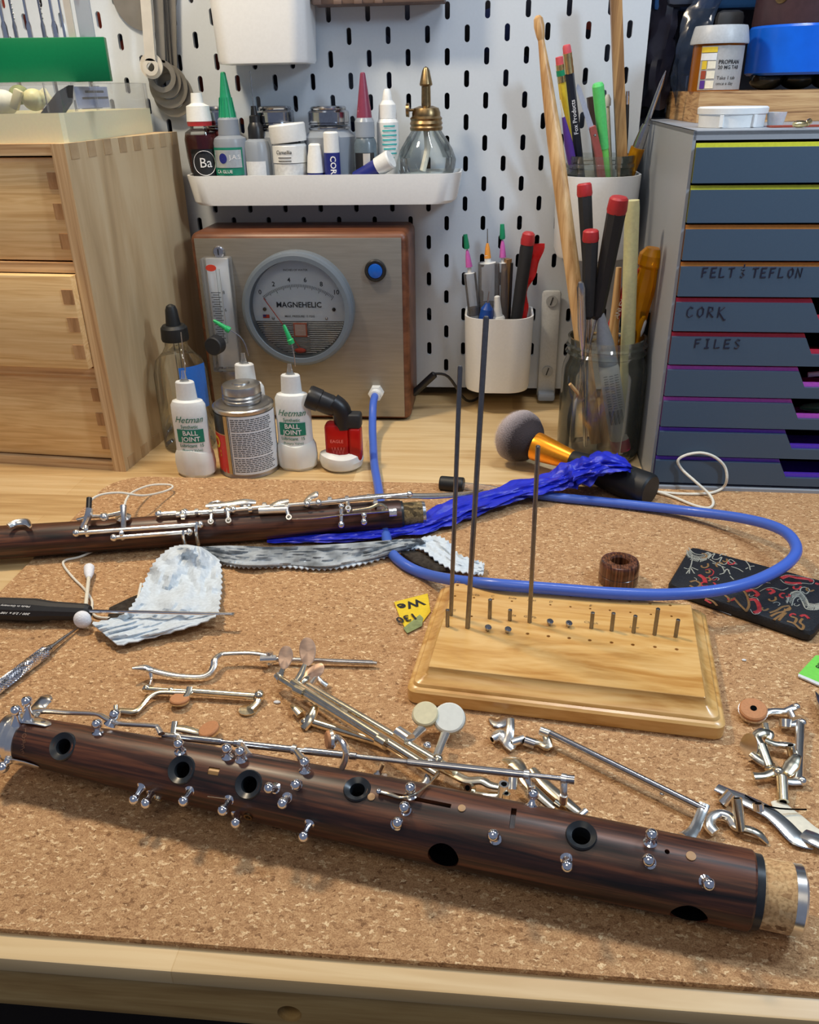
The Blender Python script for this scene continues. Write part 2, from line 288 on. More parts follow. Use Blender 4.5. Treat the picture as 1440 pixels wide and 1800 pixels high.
# ------------------------------------------------------------------ mesh builder
class MB:
    def __init__(s): s.v = []; s.f = []
    def add(s, vs, fs):
        o = len(s.v); s.v += [V(a) for a in vs]; s.f += [tuple(i + o for i in f) for f in fs]; return s
    def frombm(s, bm, mx=None):
        if mx is not None: bmesh.ops.transform(bm, matrix=mx, verts=bm.verts)
        bm.verts.ensure_lookup_table(); bm.verts.index_update()
        s.add([v.co.copy() for v in bm.verts], [tuple(v.index for v in f.verts) for f in bm.faces]); bm.free(); return s
    def box(s, c, d, rot=(0, 0, 0), bev=0.0, seg=2, only_vertical=False):
        bm = bmesh.new(); bmesh.ops.create_cube(bm, size=1)
        bmesh.ops.scale(bm, vec=d, verts=bm.verts)
        if bev:
            ed = [e for e in bm.edges if (not only_vertical) or abs(e.verts[0].co.z - e.verts[1].co.z) > d[2] * 0.5]
            bmesh.ops.bevel(bm, geom=ed, offset=bev, segments=seg, profile=0.5, affect='EDGES')
        return s.frombm(bm, Matrix.Translation(V(c)) @ Euler(rot).to_matrix().to_4x4())
    def lathe(s, prof, n=24, mx=None, caps=True, sy=1.0):
        """prof = [(r, z), ...] bottom to top around local z"""
        vs = []; fs = []; k = len(prof)
        for (r, z) in prof:
            for i in range(n):
                a = 2 * math.pi * i / n; vs.append(V((r * math.cos(a), r * sy * math.sin(a), z)))
        for j in range(k - 1):
            for i in range(n):
                i2 = (i + 1) % n; fs.append((j * n + i, j * n + i2, (j + 1) * n + i2, (j + 1) * n + i))
        if caps:
            fs.append(tuple(reversed(range(n)))); fs.append(tuple((k - 1) * n + i for i in range(n)))
        if mx is not None: vs = [mx @ v for v in vs]
        return s.add(vs, fs)
    def turn(s, p0, p1, prof, n=24, caps=True):
        """prof = [(t, r)] along the axis p0 to p1 (t in 0..1)"""
        p0, p1 = V(p0), V(p1); L = (p1 - p0).length
        mx = Matrix.Translation(p0) @ (p1 - p0).to_track_quat('Z', 'Y').to_matrix().to_4x4()
        return s.lathe([(r, t * L) for t, r in prof], n, mx, caps)
    def cyl(s, p0, p1, r, r1=None, n=16):
        return s.turn(p0, p1, [(0, r), (1, r if r1 is None else r1)], n)
    def rcyl(s, p0, p1, r, n=14, b=0.3):
        L = (V(p1) - V(p0)).length; e = min(0.45, r * b / L)
        return s.turn(p0, p1, [(0, r * (1 - b)), (e, r), (1 - e, r), (1, r * (1 - b))], n)
    def ball(s, c, r, n=14, sc=(1, 1, 1), rot=None):
        bm = bmesh.new(); bmesh.ops.create_uvsphere(bm, u_segments=n, v_segments=max(6, n * 2 // 3), radius=r)
        bmesh.ops.scale(bm, vec=sc, verts=bm.verts)
        mx = Matrix.Translation(V(c))
        if rot is not None: mx = mx @ (rot if isinstance(rot, Matrix) else Euler(rot).to_matrix().to_4x4())
        return s.frombm(bm, mx)
    def tube(s, pts, r, n=10, smooth=True, res=5, flat=1.0, up=None, caps=True):
        """round (or flattened) bar along a path; r a number or one per point"""
        pts = [V(p) for p in pts]; rs = list(r) if isinstance(r, (list, tuple)) else [r] * len(pts)
        if smooth and len(pts) > 2: pts, rs = spline(pts, rs, res)
        k = len(pts); vs = []; nrm = None
        for i in range(k):
            t = (pts[min(i + 1, k - 1)] - pts[max(i - 1, 0)]).normalized()
            if up is not None:
                side = t.cross(V(up)); side = side.normalized() if side.length > 1e-6 else V((1, 0, 0)); nr = side.cross(t).normalized()
            else:
                if nrm is None: nrm = t.orthogonal().normalized()
                nr = (nrm - t * nrm.dot(t)).normalized(); nrm = nr; side = t.cross(nr)
            for j in range(n):
                a = 2 * math.pi * j / n
                vs.append(pts[i] + side * (rs[i] * math.cos(a)) + nr * (rs[i] * flat * math.sin(a)))
        fs = []
        for i in range(k - 1):
            for j in range(n):
                j2 = (j + 1) % n; fs.append((i * n + j, i * n + j2, (i + 1) * n + j2, (i + 1) * n + j))
        if caps: fs += [tuple(reversed(range(n))), tuple((k - 1) * n + j for j in range(n))]
        return s.add(vs, fs)
    def prism(s, poly, z0, z1, mx=None):
        n = len(poly); vs = [V((x, y, z0)) for x, y in poly] + [V((x, y, z1)) for x, y in poly]
        fs = [tuple(reversed(range(n))), tuple(range(n, 2 * n))] + [(i, (i + 1) % n, n + (i + 1) % n, n + i) for i in range(n)]
        if mx is not None: vs = [mx @ v for v in vs]
        return s.add(vs, fs)
    def map(s, fn): s.v = [V(fn(v)) for v in s.v]; return s
    def text(s, txt, size, shear=0.0, align='CENTER', depth=0.0, bold=0.0, spacing=1.0, fn=None, mx=None):
        """writing laid flat in local x, y (then mapped by fn / mx)"""
        c = bpy.data.curves.new('t', 'FONT'); c.body = txt; c.size = size; c.shear = shear; c.align_x = align; c.align_y = 'CENTER'
        c.extrude = depth; c.offset = bold * size; c.space_character = spacing; c.resolution_u = 2
        o = bpy.data.objects.new('t', c); COL.objects.link(o)
        dg = bpy.context.evaluated_depsgraph_get(); me = bpy.data.meshes.new_from_object(o.evaluated_get(dg))
        vs = [v.co.copy() for v in me.vertices]; fs = [tuple(p.vertices) for p in me.polygons]
        bpy.data.objects.remove(o); bpy.data.curves.remove(c); bpy.data.meshes.remove(me)
        if fn is not None: vs = [V(fn(v)) for v in vs]
        if mx is not None: vs = [mx @ v for v in vs]
        return s.add(vs, fs)
def spline(pts, rs, res):
    out = []; ro = []; k = len(pts)
    for i in range(k - 1):
        p0 = pts[max(i - 1, 0)]; p1 = pts[i]; p2 = pts[i + 1]; p3 = pts[min(i + 2, k - 1)]
        for q in range(res):
            t = q / res
            out.append(0.5 * ((2 * p1) + (p2 - p0) * t + (2 * p0 - 5 * p1 + 4 * p2 - p3) * t * t + (3 * p1 - p0 - 3 * p2 + p3) * t ** 3))
            ro.append(rs[i] * (1 - t) + rs[i + 1] * t)
    out.append(pts[-1]); ro.append(rs[-1]); return out, ro
def mesh(name, mb, mt, smooth=True, angle=26):
    me = bpy.data.meshes.new(name); me.from_pydata([tuple(v) for v in mb.v], [], mb.f); me.update()
    bm = bmesh.new(); bm.from_mesh(me); bmesh.ops.recalc_face_normals(bm, faces=bm.faces)
    if smooth:
        lim = R_(angle)
        for f in bm.faces: f.smooth = True
        for e in bm.edges:
            if len(e.link_faces) != 2 or e.calc_face_angle(0) > lim: e.smooth = False
    bm.to_mesh(me); bm.free(); me.materials.append(mt); return me
def tag(o, label=None, cat=None, group=None, kind=None):
    if label: o['label'] = label
    if cat: o['category'] = cat
    if group: o['group'] = group
    if kind: o['kind'] = kind
    return o
def thing(name, label, cat, loc=(0, 0, 0), rot=(0, 0, 0), group=None):
    o = bpy.data.objects.new(name, None); COL.objects.link(o); o.location = loc; o.rotation_euler = rot; o.empty_display_size = 0.01
    return tag(o, label, cat, group)
def obj(name, mb, mt, parent=None, world=False, smooth=True, label=None, angle=26):
    """ONE mesh object. world=True: the vertices are world coordinates under a thing that has a place of its own"""
    if parent is None:
        xs = [v.x for v in mb.v]; ys = [v.y for v in mb.v]; zs = [v.z for v in mb.v]
        c = V(((min(xs) + max(xs)) / 2, (min(ys) + max(ys)) / 2, min(zs))); mb.v = [v - c for v in mb.v]
    if isinstance(mt, str): mt = M[mt]
    o = bpy.data.objects.new(name, mesh(name, mb, mt, smooth, angle)); COL.objects.link(o)
    if parent is None: o.location = c
    else:
        o.parent = parent
        if world:
            q = parent
            mw = Matrix.Translation(q.location) @ q.rotation_euler.to_matrix().to_4x4()
            o.matrix_parent_inverse = mw.inverted()
    if label: o['label'] = label
    return o
def single(name, mb, mt, label, cat, group=None, smooth=True): return tag(obj(name, mb, mt, smooth=smooth), label, cat, group)
def struct(name, mb, mt): return tag(obj(name, mb, mt, smooth=False), kind='structure')
def dup(root, loc, rot=None, label=None, group=None):
    r = root.copy(); COL.objects.link(r); r.location = loc
    if rot is not None: r.rotation_euler = rot
    if label: r['label'] = label
    if group: r['group'] = group
    for ch in list(root.children):
        c = ch.copy(); COL.objects.link(c); c.parent = r
        for g in ch.children:
            d = g.copy(); COL.objects.link(d); d.parent = c
    return r
def cut(o, cutter_mb):
    """drill the holes of cutter_mb into o, for good"""
    me = bpy.data.meshes.new('cut'); me.from_pydata([tuple(v) for v in cutter_mb.v], [], cutter_mb.f); me.update()
    bm = bmesh.new(); bm.from_mesh(me); bmesh.ops.recalc_face_normals(bm, faces=bm.faces); bm.to_mesh(me); bm.free()
    c = bpy.data.objects.new('cut', me); COL.objects.link(c)
    md = o.modifiers.new('b', 'BOOLEAN'); md.object = c; md.operation = 'DIFFERENCE'; md.solver = 'EXACT'
    bpy.context.view_layer.update(); c.matrix_world = o.matrix_world.copy(); bpy.context.view_layer.update()
    dg = bpy.context.evaluated_depsgraph_get(); nm = bpy.data.meshes.new_from_object(o.evaluated_get(dg))
    o.modifiers.clear(); old = o.data; o.data = nm; bpy.data.objects.remove(c); bpy.data.meshes.remove(me); bpy.data.meshes.remove(old)
def wrap(r, z0=0.0, a0=-math.pi / 2, sy=1.0, e=0.0003):
    """flat (u, v) to the skin of an upright cylinder facing -y"""
    def fn(v):
        rr = r(z0 + v.y) if callable(r) else r
        a = a0 + v.x / rr
        return V(((rr + e) * math.cos(a), (rr + e) * sy * math.sin(a), z0 + v.y))
    return fn
def patch(w, h, fn, nu=12, nv=4, x0=0.0, y0=0.0):
    mb = MB(); vs = []; fs = []
    for j in range(nv + 1):
        for i in range(nu + 1): vs.append(fn(V((x0 - w / 2 + w * i / nu, y0 - h / 2 + h * j / nv, 0))))
    for j in range(nv):
        for i in range(nu):
            a = j * (nu + 1) + i; fs.append((a, a + 1, a + nu + 2, a + nu + 1))
    return mb.add(vs, fs)
def upright(p):            # text plane: x right, z up, facing the viewer's side (-y)
    return Matrix.Translation(V(p)) @ Matrix.Rotation(math.pi / 2, 4, 'X')
def stadium(cx, cy, w, h, n=6):
    r = w / 2; s = h / 2 - r
    return [(cx + r * math.cos(math.pi * i / n), cy + s + r * math.sin(math.pi * i / n)) for i in range(n + 1)] + \
           [(cx + r * math.cos(math.pi + math.pi * i / n), cy - s + r * math.sin(math.pi + math.pi * i / n)) for i in range(n + 1)]
# ================================================================== SETTING
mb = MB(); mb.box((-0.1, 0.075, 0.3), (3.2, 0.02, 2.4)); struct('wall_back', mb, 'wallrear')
mb = MB(); mb.box((-0.235, 0.062, 0.24), (0.68, 0.004, 0.46)); struct('clutter_backing_1', mb, 'patchy')  # added backing panel; its colour patches stand in for clutter behind the board
mb = MB(); mb.box((-0.1, -0.8, -0.83), (3.2, 3.4, 0.02)); struct('floor', mb, mat('floor_dark', rgb(46, 38, 34), 0.8))
# workbench
t = thing('workbench', 'pale wooden workbench with glued staves and a round dog hole in its front rail', 'workbench', (-0.1, -0.38, 0))
mb = MB(); mb.box((-0.1, -0.35, -0.0045), (1.9, 0.83, 0.009), bev=0.0015); obj('bench_top', mb, 'bench', t, True)
mb = MB(); mb.box((-0.1, -0.749, -0.0250), (1.9, 0.022, 0.0315), bev=0.001)
fr = obj('front_rail', mb, 'apron', t, True)
h = Y(509, 1782, -0.76); cm = MB(); cm.cyl((h.x, -0.80, h.z), (h.x, -0.745, h.z), 0.0055, n=24); cut(fr, cm)
for lx in (-0.95, 0.75):
    for ly in (-0.72, 0.02):
        mb = MB(); mb.box((lx, ly, -0.416), (0.07, 0.07, 0.812)); obj('leg', mb, 'apron', t, True)
# cork mat with rounded rear left corner
mb = MB(); x0, x1, y0, y1, r = -0.388, 0.42, -0.7520, -0.262, 0.035
poly = [(x0, y0 + 0.004), (x0 + 0.004, y0), (x1, y0 - 0.004), (x1, y1)]
poly += [(x0 + r - r * math.sin(math.pi / 2 * k / 8), y1 - r + r * math.cos(math.pi / 2 * k / 8)) for k in range(9)]
mb.prism(poly, 0.0, MAT)
single('cork_mat', mb, 'cork', 'tan speckled cork mat covering the front of the workbench', 'mat', smooth=False)

# ------------------------------------------------------------------ pegboard: a real plate with every slot open
mb = MB(); TH = 0.005; GZ = 0.39905
def plain(xa, xb, za, zb):
    mb.add([(xa, 0, za), (xb, 0, za), (xb, 0, zb), (xa, 0, zb)], [(0, 1, 2, 3)])
    mb.add([(xa, TH, za), (xb, TH, za), (xb, TH, zb), (xa, TH, zb)], [(3, 2, 1, 0)])
for i in range(-28, 6):
    for j in range(-3, 19):
        cx, cz = i * 0.02, GZ - j * 0.02
        if (i + j) % 2: plain(cx - .01, cx + .01, cz - .01, cz + .01); continue
        sl = stadium(0, 0, 0.0052, 0.0155, 6); k = len(sl)
        sq = []
        for (a, b_) in sl:
            q = max(abs(a), abs(b_)) ; ang = math.atan2(b_ * 0.34, a)
            ca, sa = math.cos(ang), math.sin(ang); mm = 0.01 / max(abs(ca), abs(sa)); sq.append([ca * mm, sa * mm])
        for cor in ((.01, .01), (-.01, .01), (-.01, -.01), (.01, -.01)):
            n_ = min(range(k), key=lambda q: (sq[q][0] - cor[0]) ** 2 + (sq[q][1] - cor[1]) ** 2); sq[n_] = list(cor)
        vs = []
        for yy in (0, TH):
            vs += [(cx + a, yy, cz + b_) for a, b_ in sl] + [(cx + a, yy, cz + b_) for a, b_ in sq]
        fs = []
        for q in range(k):
            q2 = (q + 1) % k
            fs.append((q, k + q, k + q2, q2)); fs.append((2 * k + q2, 3 * k + q2, 3 * k + q, 2 * k + q)); fs.append((q, q2, 2 * k + q2, 2 * k + q))
        mb.add(vs, fs)
plain(0.11, 0.1185, GZ - 0.37, GZ + 0.07); plain(-0.57, 0.1185, 0.012, GZ - 0.37)
mb.add([(0.1185, 0, 0.012), (0.1185, TH, 0.012), (0.1185, TH, GZ + .07), (0.1185, 0, GZ + .07)], [(0, 1, 2, 3)])
mb.add([(-0.57, 0, 0.012), (0.1185, 0, 0.012), (0.1185, TH, 0.012), (-0.57, TH, 0.012)], [(0, 1, 2, 3)])
me = bpy.data.meshes.new('pegboard'); me.from_pydata([tuple(v) for v in mb.v], [], mb.f); me.materials.append(M['peg'])
o = bpy.data.objects.new('pegboard', me); COL.objects.link(o)
tag(o, 'white pegboard with staggered upright slots standing behind the bench', 'pegboard')

# ------------------------------------------------------------------ left drawer box
CR = P(222, 829, 0); ang = R_(-5.2)
t = thing('drawer_box', 'birch plywood drawer box with finger joints at the left end of the bench', 'drawer box', (CR.x, CR.y, 0), (0, 0, ang))
BW, BD, BH, BT = 0.30, 0.222, 0.2952, 0.0125
mb = MB(); mb.box((-BT / 2, BD / 2, BH / 2), (BT - 0.0006, BD, BH)); sd = obj('side_panel', mb, 'birch_side', t, smooth=False)
mb = MB(); mb.box((-BT / 2, -0.0003, BH / 2), (BT, 0.0012, BH)); obj('edge_ply', mb, 'birch_edge', sd, smooth=False)
mb = MB()
for k in range(8): mb.box((-0.0004, 0.014 + k * 0.0285, BH - 0.0062), (0.0012, 0.0135, 0.0125))
obj('finger_joint', mb, 'joint_soft', sd, smooth=False)
mb = MB()
for k in range(8): mb.box((-0.0004, 0.014 + k * 0.0285, 0.006), (0.0012, 0.0135, 0.0125))
obj('finger_joint', mb, 'joint_soft', sd, smooth=False)
mb = MB(); mb.box((-BW + BT / 2, BD / 2, BH / 2), (BT, BD, BH)); obj('side_panel', mb, 'birch_side', t, smooth=False)
for zc, nm in ((BH - 0.0045, 'top_panel'), (0.0045, 'bottom_panel'), (0.195, 'divider'), (0.100, 'divider')):
    mb = MB(); th = 0.009 if nm != 'divider' else 0.0085
    mb.box((-BW / 2, BD / 2 + 0.0004, zc), (BW - 2 * BT, BD - 0.0008, th)); obj(nm, mb, 'birch_edge_h', t, smooth=False)
mb = MB(); mb.box((-BW / 2, BD - 0.004, BH / 2), (BW - 2 * BT, 0.006, BH - 0.02)); obj('back_panel', mb, 'birch', t, smooth=False)
for (za, zb, out, tilt) in ((0.2000, 0.2852, 0.005, 0), (0.1052, 0.1905, -0.009, 0), (0.0098, 0.0950, 0.006, 0)):
    w = BW - 2 * BT - 0.001; d = MB(); d.box((-BW / 2, out + 0.006, (za + zb) / 2), (w, 0.012, zb - za - 0.0015), bev=0.0006)
    d.box((-BW / 2, out + 0.11, za + 0.03), (w - 0.01, 0.19, 0.05)); dr = obj('drawer', d, 'drawer_face', t)
    fj = MB()
    for k in range(3):
        zc = za + (zb - za) * (0.78 - 0.29 * k); fj.box((-BW / 2 + w / 2 - 0.0058, out - 0.0002, zc), (0.0108, 0.001, 0.0128))
    obj('finger_joint', fj, 'end_grain', dr, smooth=False)
BOXM = Matrix.Translation((CR.x, CR.y, 0)) @ Matrix.Rotation(ang, 4, 'Z')

# ------------------------------------------------------------------ clear-lidded case on the drawer box
CSO = P(119, 251, BH); CSO.z = BH; CSA = R_(0.5)
t = thing('parts_case', 'flat case with cream base and clear lid full of round pads, on the drawer box', 'case', CSO, (0, 0, CSA))
CW, CD = 0.22, 0.215
base = [(-CW, 0), (-0.003, 0), (0, 0.003), (0, CD - 0.01), (-0.01, CD), (-CW, CD)]
mb = MB(); mb.prism(base, 0, 0.003); 
n = len(base)
for k in range(n):
    a, b_ = base[k], base[(k + 1) % n]; dx, dy = b_[0] - a[0], b_[1] - a[1]; L = math.hypot(dx, dy); nx, ny = -dy / L * 0.002, dx / L * 0.002
    mb.prism([a, b_, (b_[0] + nx, b_[1] + ny), (a[0] + nx, a[1] + ny)], 0.003, 0.0225)
obj('case_base', mb, 'cream', t, smooth=False)
mb = MB()
for k in range(n):
    a, b_ = base[k], base[(k + 1) % n]; mb.add([(a[0], a[1], 0.0225), (b_[0], b_[1], 0.0225), (b_[0], b_[1], 0.0455), (a[0], a[1], 0.0455)], [(0, 1, 2, 3)])
mb.add([(a[0], a[1], 0.0455) for a in base], [tuple(range(n))])
for xx in (-0.07, -0.016): mb.box((xx, 0.01, 0.034), (0.001, 0.002, 0.022))
for yy in (0.03, 0.075, 0.2): mb.box((-0.0005, yy, 0.034), (0.0022, 0.0015, 0.022))
obj('clear_lid', mb, 'clear', t, smooth=False)
mb = MB(); mb.box((-0.004, 0.075, 0.0335), (0.0012, 0.07, 0.017)); lb = obj('label_card', mb, mat('pale_blue_card', rgb(176, 190, 226), 0.6), t, smooth=False)
mb = MB()
for z_, w_ in ((0.038, 0.04), (0.033, 0.056)):
    mb.box((-0.0032, 0.08, z_), (0.0004, w_, 0.0018))
obj('printed_line', mb, 'ink', lb, smooth=False)
CSM = Matrix.Translation(CSO) @ Matrix.Rotation(CSA, 4, 'Z')
def cas(x, y, z): return CSM @ V((x, y, z))
for k, (x, y, z, r, mt, lb_) in enumerate(((-0.0575, 0.016, 0.0305, 0.0115, 'white_pad', 'off-white ball in the clear case, furthest left'), (-0.0290, 0.014, 0.0325, 0.0095, 'bone', 'ivory ball in the clear case beside the dark wedge'), (-0.0480, 0.028, 0.0365, 0.0085, 'mold', 'brownish grey ball on top of the white ones in the case'))):
    mb = MB(); mb.ball(cas(x, y, z), r, 18, (1, 1, 0.9)); single('foam_ball', mb, mt, lb_, 'ball', 'balls in the clear case')
mb = MB(); mb.prism([(-0.02, -0.011), (0.0, -0.014), (0.014, 0.0), (0.018, 0.016), (0.004, 0.010)], 0, 0.012, Matrix.Translation(cas(-0.012, 0.026, 0.030)) @ Matrix.Scale(0.8, 4) @ Matrix.Rotation(math.pi / 2, 4, 'X'))
single('leather_wedge', mb, 'matblack', 'dark curved wedge in the clear case beside the ivory ball', 'leather scrap')
for k, (x, y, a, lb_) in enumerate(((-0.040, 0.006, 0.5, 'small cream stick between the balls in the clear case'), (-0.020, 0.020, -0.5, 'small cream stick behind the dark wedge in the clear case'))):
    mb = MB(); mb.box(cas(x, y, 0.033), (0.007, 0.005, 0.016), rot=(0, a, 0), bev=0.001); single('foam_stick', mb, 'cream', lb_, 'stick', 'sticks in the clear case')
mb = MB(); mb.prism([(0, 0), (0.045, 0), (0.045, 0.019), (0.034, 0.019)], -0.0005, 0.0005, Matrix.Translation(cas(-0.02, 0.085, 0.024)) @ Matrix.Rotation(math.pi / 2, 4, 'Z') @ Matrix.Rotation(math.pi / 2, 4, 'X'))
single('felt_piece', mb, mat('grey_felt', rgb(92, 96, 104), 0.9), 'grey felt corner standing behind the label card in the clear case', 'felt piece')
# ------------------------------------------------------------------ green block with steel reamers
GB0 = Y(193, 131, -0.185); gz = BH + 0.0455
t = thing('green_block', 'bright green plastic block standing on the clear-lidded case', 'block', (GB0.x, -0.185, gz), (0, 0, R_(14)))
mb = MB(); mb.box((-0.08, 0.006, 0.0165), (0.16, 0.012, 0.033), bev=0.0006); gb = obj('block_body', mb, 'green', t)
rng = random.Random(3)
cols_r = [('steel', 0.0010), ('chrome', 0.0014), ('steel', 0.0010), ('chrome', 0.0012), ('steel', 0.0010), ('chrome', 0.0014), ('chrome', 0.0010), ('lightsteel', 0.0020), ('frosted', 0.0040)]
names = ['leftmost', 'second from left', 'third from left', 'fourth from left', 'fifth from left', 'sixth from left', 'seventh from left', 'flat grey one, second from right', 'pale blue clear one, furthest right']
for k, ((mt, r), pxx) in enumerate(zip(cols_r, (4, 20, 36, 58, 80, 98, 112, 124, 148))):
    b0 = Y(pxx, 49, -0.187); b0.y = GB0.y + 0.006 + (b0.x - GB0.x) * math.tan(R_(14)); mb = MB(); z0 = gz + 0.033
    if mt == 'frosted': mb.box((b0.x, b0.y, z0 + 0.05), (0.013, 0.002, 0.10))
    elif mt == 'lightsteel': mb.box((b0.x, b0.y, z0 + 0.05), (0.006, 0.0015, 0.10))
    else:
        mb.cyl((b0.x, b0.y, z0), (b0.x, b0.y, z0 + 0.10), r, n=10); mb.turn((b0.x, b0.y, z0), (b0.x, b0.y, z0 + 0.012), [(0, r * 1.8), (0.7, r * 1.8), (1, r)], 10)
        if k in (2, 4):
            for q in range(24): mb.ball((b0.x + r, b0.y, z0 + 0.014 + q * 0.0034), 0.0007, 6)
    single('reamer' if mt not in ('frosted',) else 'gauge_blade', mb, mt, 'thin upright metal rod in the green block, ' + names[k] if mt != 'frosted' else 'flat translucent blue blade at the right end of the green block', 'reamer' if mt != 'frosted' else 'blade', 'rods standing in the green block' if mt != 'frosted' else None)
# ------------------------------------------------------------------ ring spanners hanging on the pegboard
def ringwrench(c, top, R, r, w, th, mt, label, y0, bow=None):
    mb = MB(); c = V(c); top = V(top); n = 40
    d = (top - c).normalized(); s_ = V((d.z, 0, -d.x))
    vs = []; fs = []
    for yy in (y0, y0 - th):
        for q in range(n):
            a = 2 * math.pi * q / n; vs.append(V((c.x + R * math.cos(a), yy, c.z + R * math.sin(a))))
        for q in range(n):
            a = 2 * math.pi * q / n; vs.append(V((c.x + r * math.cos(a), yy, c.z + r * math.sin(a))))
    for q in range(n):
        q2 = (q + 1) % n
        fs += [(q, q2, n + q2, n + q), (2 * n + q, 3 * n + q, 3 * n + q2, 2 * n + q2), (q, 2 * n + q, 2 * n + q2, q2), (n + q, n + q2, 3 * n + q2, 3 * n + q)]
    mb.add(vs, fs)
    a0 = c + d * (R * 0.96); L = (top - a0).length
    mx = Matrix(((s_.x, d.x, 0, a0.x), (0, 0, -1, y0), (s_.z, d.z, 0, a0.z), (0, 0, 0, 1)))
    mb.prism([(-w / 2, -0.002), (w / 2, -0.002), (w / 2, L), (-w / 2, L)], 0.0, th, mx)
    rod = single('ring_spanner', mb, mt, label, 'ring spanner', 'flat ring spanners hanging on the pegboard', smooth=False)
def pk(px, py, y): return Y(px, py, y)
y_ = -0.004
for (cpx, cpy, tp, R, r, w, th, mt, lb_, yy) in (
    ((305, 166), None, (300, -40), 0.0215, 0.0135, 0.010, 0.002, 'greysteel', 'largest dark grey ring spanner, lowest of the hanging bunch', -0.006),
    ((297, 152), None, (283, -40), 0.0205, 0.0125, 0.010, 0.002, 'greysteel', 'dark grey ring spanner, second lowest ring of the bunch', -0.010),
    ((292, 142), None, (275, -40), 0.0165, 0.0105, 0.009, 0.002, 'greysteel', 'dark grey ring spanner in the middle of the bunch, partly covered', -0.014),
    ((285, 134), None, (278, -40), 0.0150, 0.0100, 0.009, 0.002, 'greysteel', 'smallest dark ring spanner just below the two bright ones', -0.018),
    ((267, 116), None, (258, -40), 0.0118, 0.0060, 0.010, 0.002, 'lightsteel', 'bright steel spanner with the larger round end, behind the narrow one', -0.024),
    ((266, 118), None, (254, -40), 0.0078, 0.0040, 0.0105, 0.0022, 'lightsteel', 'front bright steel spanner with a small round end and long bar', -0.028)):
    ringwrench(pk(cpx[0], cpx[1], yy), pk(tp[0], tp[1], yy), R, r, w, th, mt, lb_, yy)
mb = MB(); c = pk(262, -12, -0.015)
mb.cyl((c.x, 0.0, c.z), (c.x, -0.032, c.z), 0.003); single('peg_hook', mb, 'steel', 'steel hook the ring spanners hang from, at the top edge', 'hook')
c = pk(250, -14, -0.006); c2 = V((c.x, -0.002, c.z))
mb = MB(); n = 40; mb.turn((c.x, -0.0005, c.z), (c.x, -0.0030, c.z), [(0, 0.034), (1, 0.034)], 40); single('steel_disc', mb, 'greysteel', 'round grey steel plate behind the upper bars of the ring spanners', 'disc')

# ------------------------------------------------------------------ white pegboard containers
def container(name, label, cx, y0, y1, w, z0, z1, taper=0.93, corner=0.022, th=0.0022, mt='white', group=None, round_front=0.0):
    """open-topped, rounded-corner box hung on the board"""
    t = thing(name, label, 'container', (cx, (y0 + y1) / 2, z0), group=group)
    D = y1 - y0; mb = MB(); n = 8
    def ring(sc, z, off=0.0):
        hw, hd, c = w / 2 * sc - off, D / 2 * (1 if sc == 1 else (sc + 1) / 2) - off, max(0.001, corner - off)
        pts = []
        for qx, qy, a0 in ((1, 1, 0), (-1, 1, 90), (-1, -1, 180), (1, -1, 270)):
            for k in range(n + 1):
                a = R_(a0 + 90 * k / n); cc = c if qy < 0 else 0.004
                pts.append(V((qx * (hw - cc) + cc * math.cos(a), qy * (hd - cc) + cc * math.sin(a), z)))
        return pts
    H = z1 - z0
    rings = [ring(taper * 0.97, 0), ring(taper, 0.003), ring(1, H - 0.001), ring(1, H), ring(1, H, th), ring(taper, 0.004, th)]
    k = len(rings[0]); vs = [p for r in rings for p in r]; fs = [tuple(reversed(range(k)))]
    for j in range(len(rings) - 1):
        for i in range(k):
            i2 = (i + 1) % k; fs.append((j * k + i, j * k + i2, (j + 1) * k + i2, (j + 1) * k + i))
    fs.append(tuple((len(rings) - 1) * k + i for i in range(k)))
    mb.add(vs, fs); obj('shell', mb, mt, t)
    for sx in (-0.02, 0.02):
        mb = MB(); mb.box((sx, D / 2 + 0.001, H * 0.6), (0.004, 0.004, 0.012)); obj('peg', mb, mt, t)
    return t
tl_, tr_ = Y(331, 316, -0.047).x, Y(811, 316, -0.047).x; tray_x = (tl_ + tr_) / 2
TZ = 0.2262
container('shelf_tray', 'long white rounded tray on the pegboard holding bottles', tray_x, -0.067, -0.003, tr_ - tl_, TZ, 0.2550, 0.965, 0.022)
cupa = Y(816, 560, -0.065); cupb = Y(940, 560, -0.065)
container('tool_cup', 'small white cup on the pegboard holding syringes and a red sachet', (cupa.x + cupb.x) / 2, -0.067, -0.003, cupb.x - cupa.x, Y(880, 692, -0.067).z, Y(880, 562, -0.067).z, 0.955, 0.024)
ua = Y(985, 305, -0.085); ub = Y(1136, 305, -0.085)
container('tool_cup', 'larger white cup on the pegboard behind the black screwdrivers, holding a glass jar', (ua.x + ub.x) / 2 + 0.001, -0.085, -0.003, ub.x - ua.x, Y(1060, 460, -0.085).z, Y(1060, 312, -0.085).z, 0.95, 0.036)
wa = Y(366, 60, -0.065); wb = Y(540, 60, -0.065)
container('tool_cup', 'white cup cropped by the top edge above the bottle tray', (wa.x + wb.x) / 2, -0.067, -0.003, wb.x - wa.x, Y(455, 111, -0.067).z, 0.45, 0.93, 0.016)
# brown plate at the top
a = Y(549, 8, -0.03); b_ = Y(782, 4, -0.03); mb = MB()
mb.box(((a.x + b_.x) / 2, -0.02, a.z + 0.03), (b_.x - a.x, 0.03, 0.062), bev=0.002)
for k in range(4): mb.box((a.x + 0.006 + k * 0.02, -0.0355, a.z + 0.001), (0.008, 0.002, 0.004), bev=0.0005)
single('wooden_rack', mb, mat('dull_brown_wood', rgb(104, 84, 74), 0.6, var=0.15, bscale=60), 'dull brown wooden rack cropped by the top edge above the tray', 'rack')
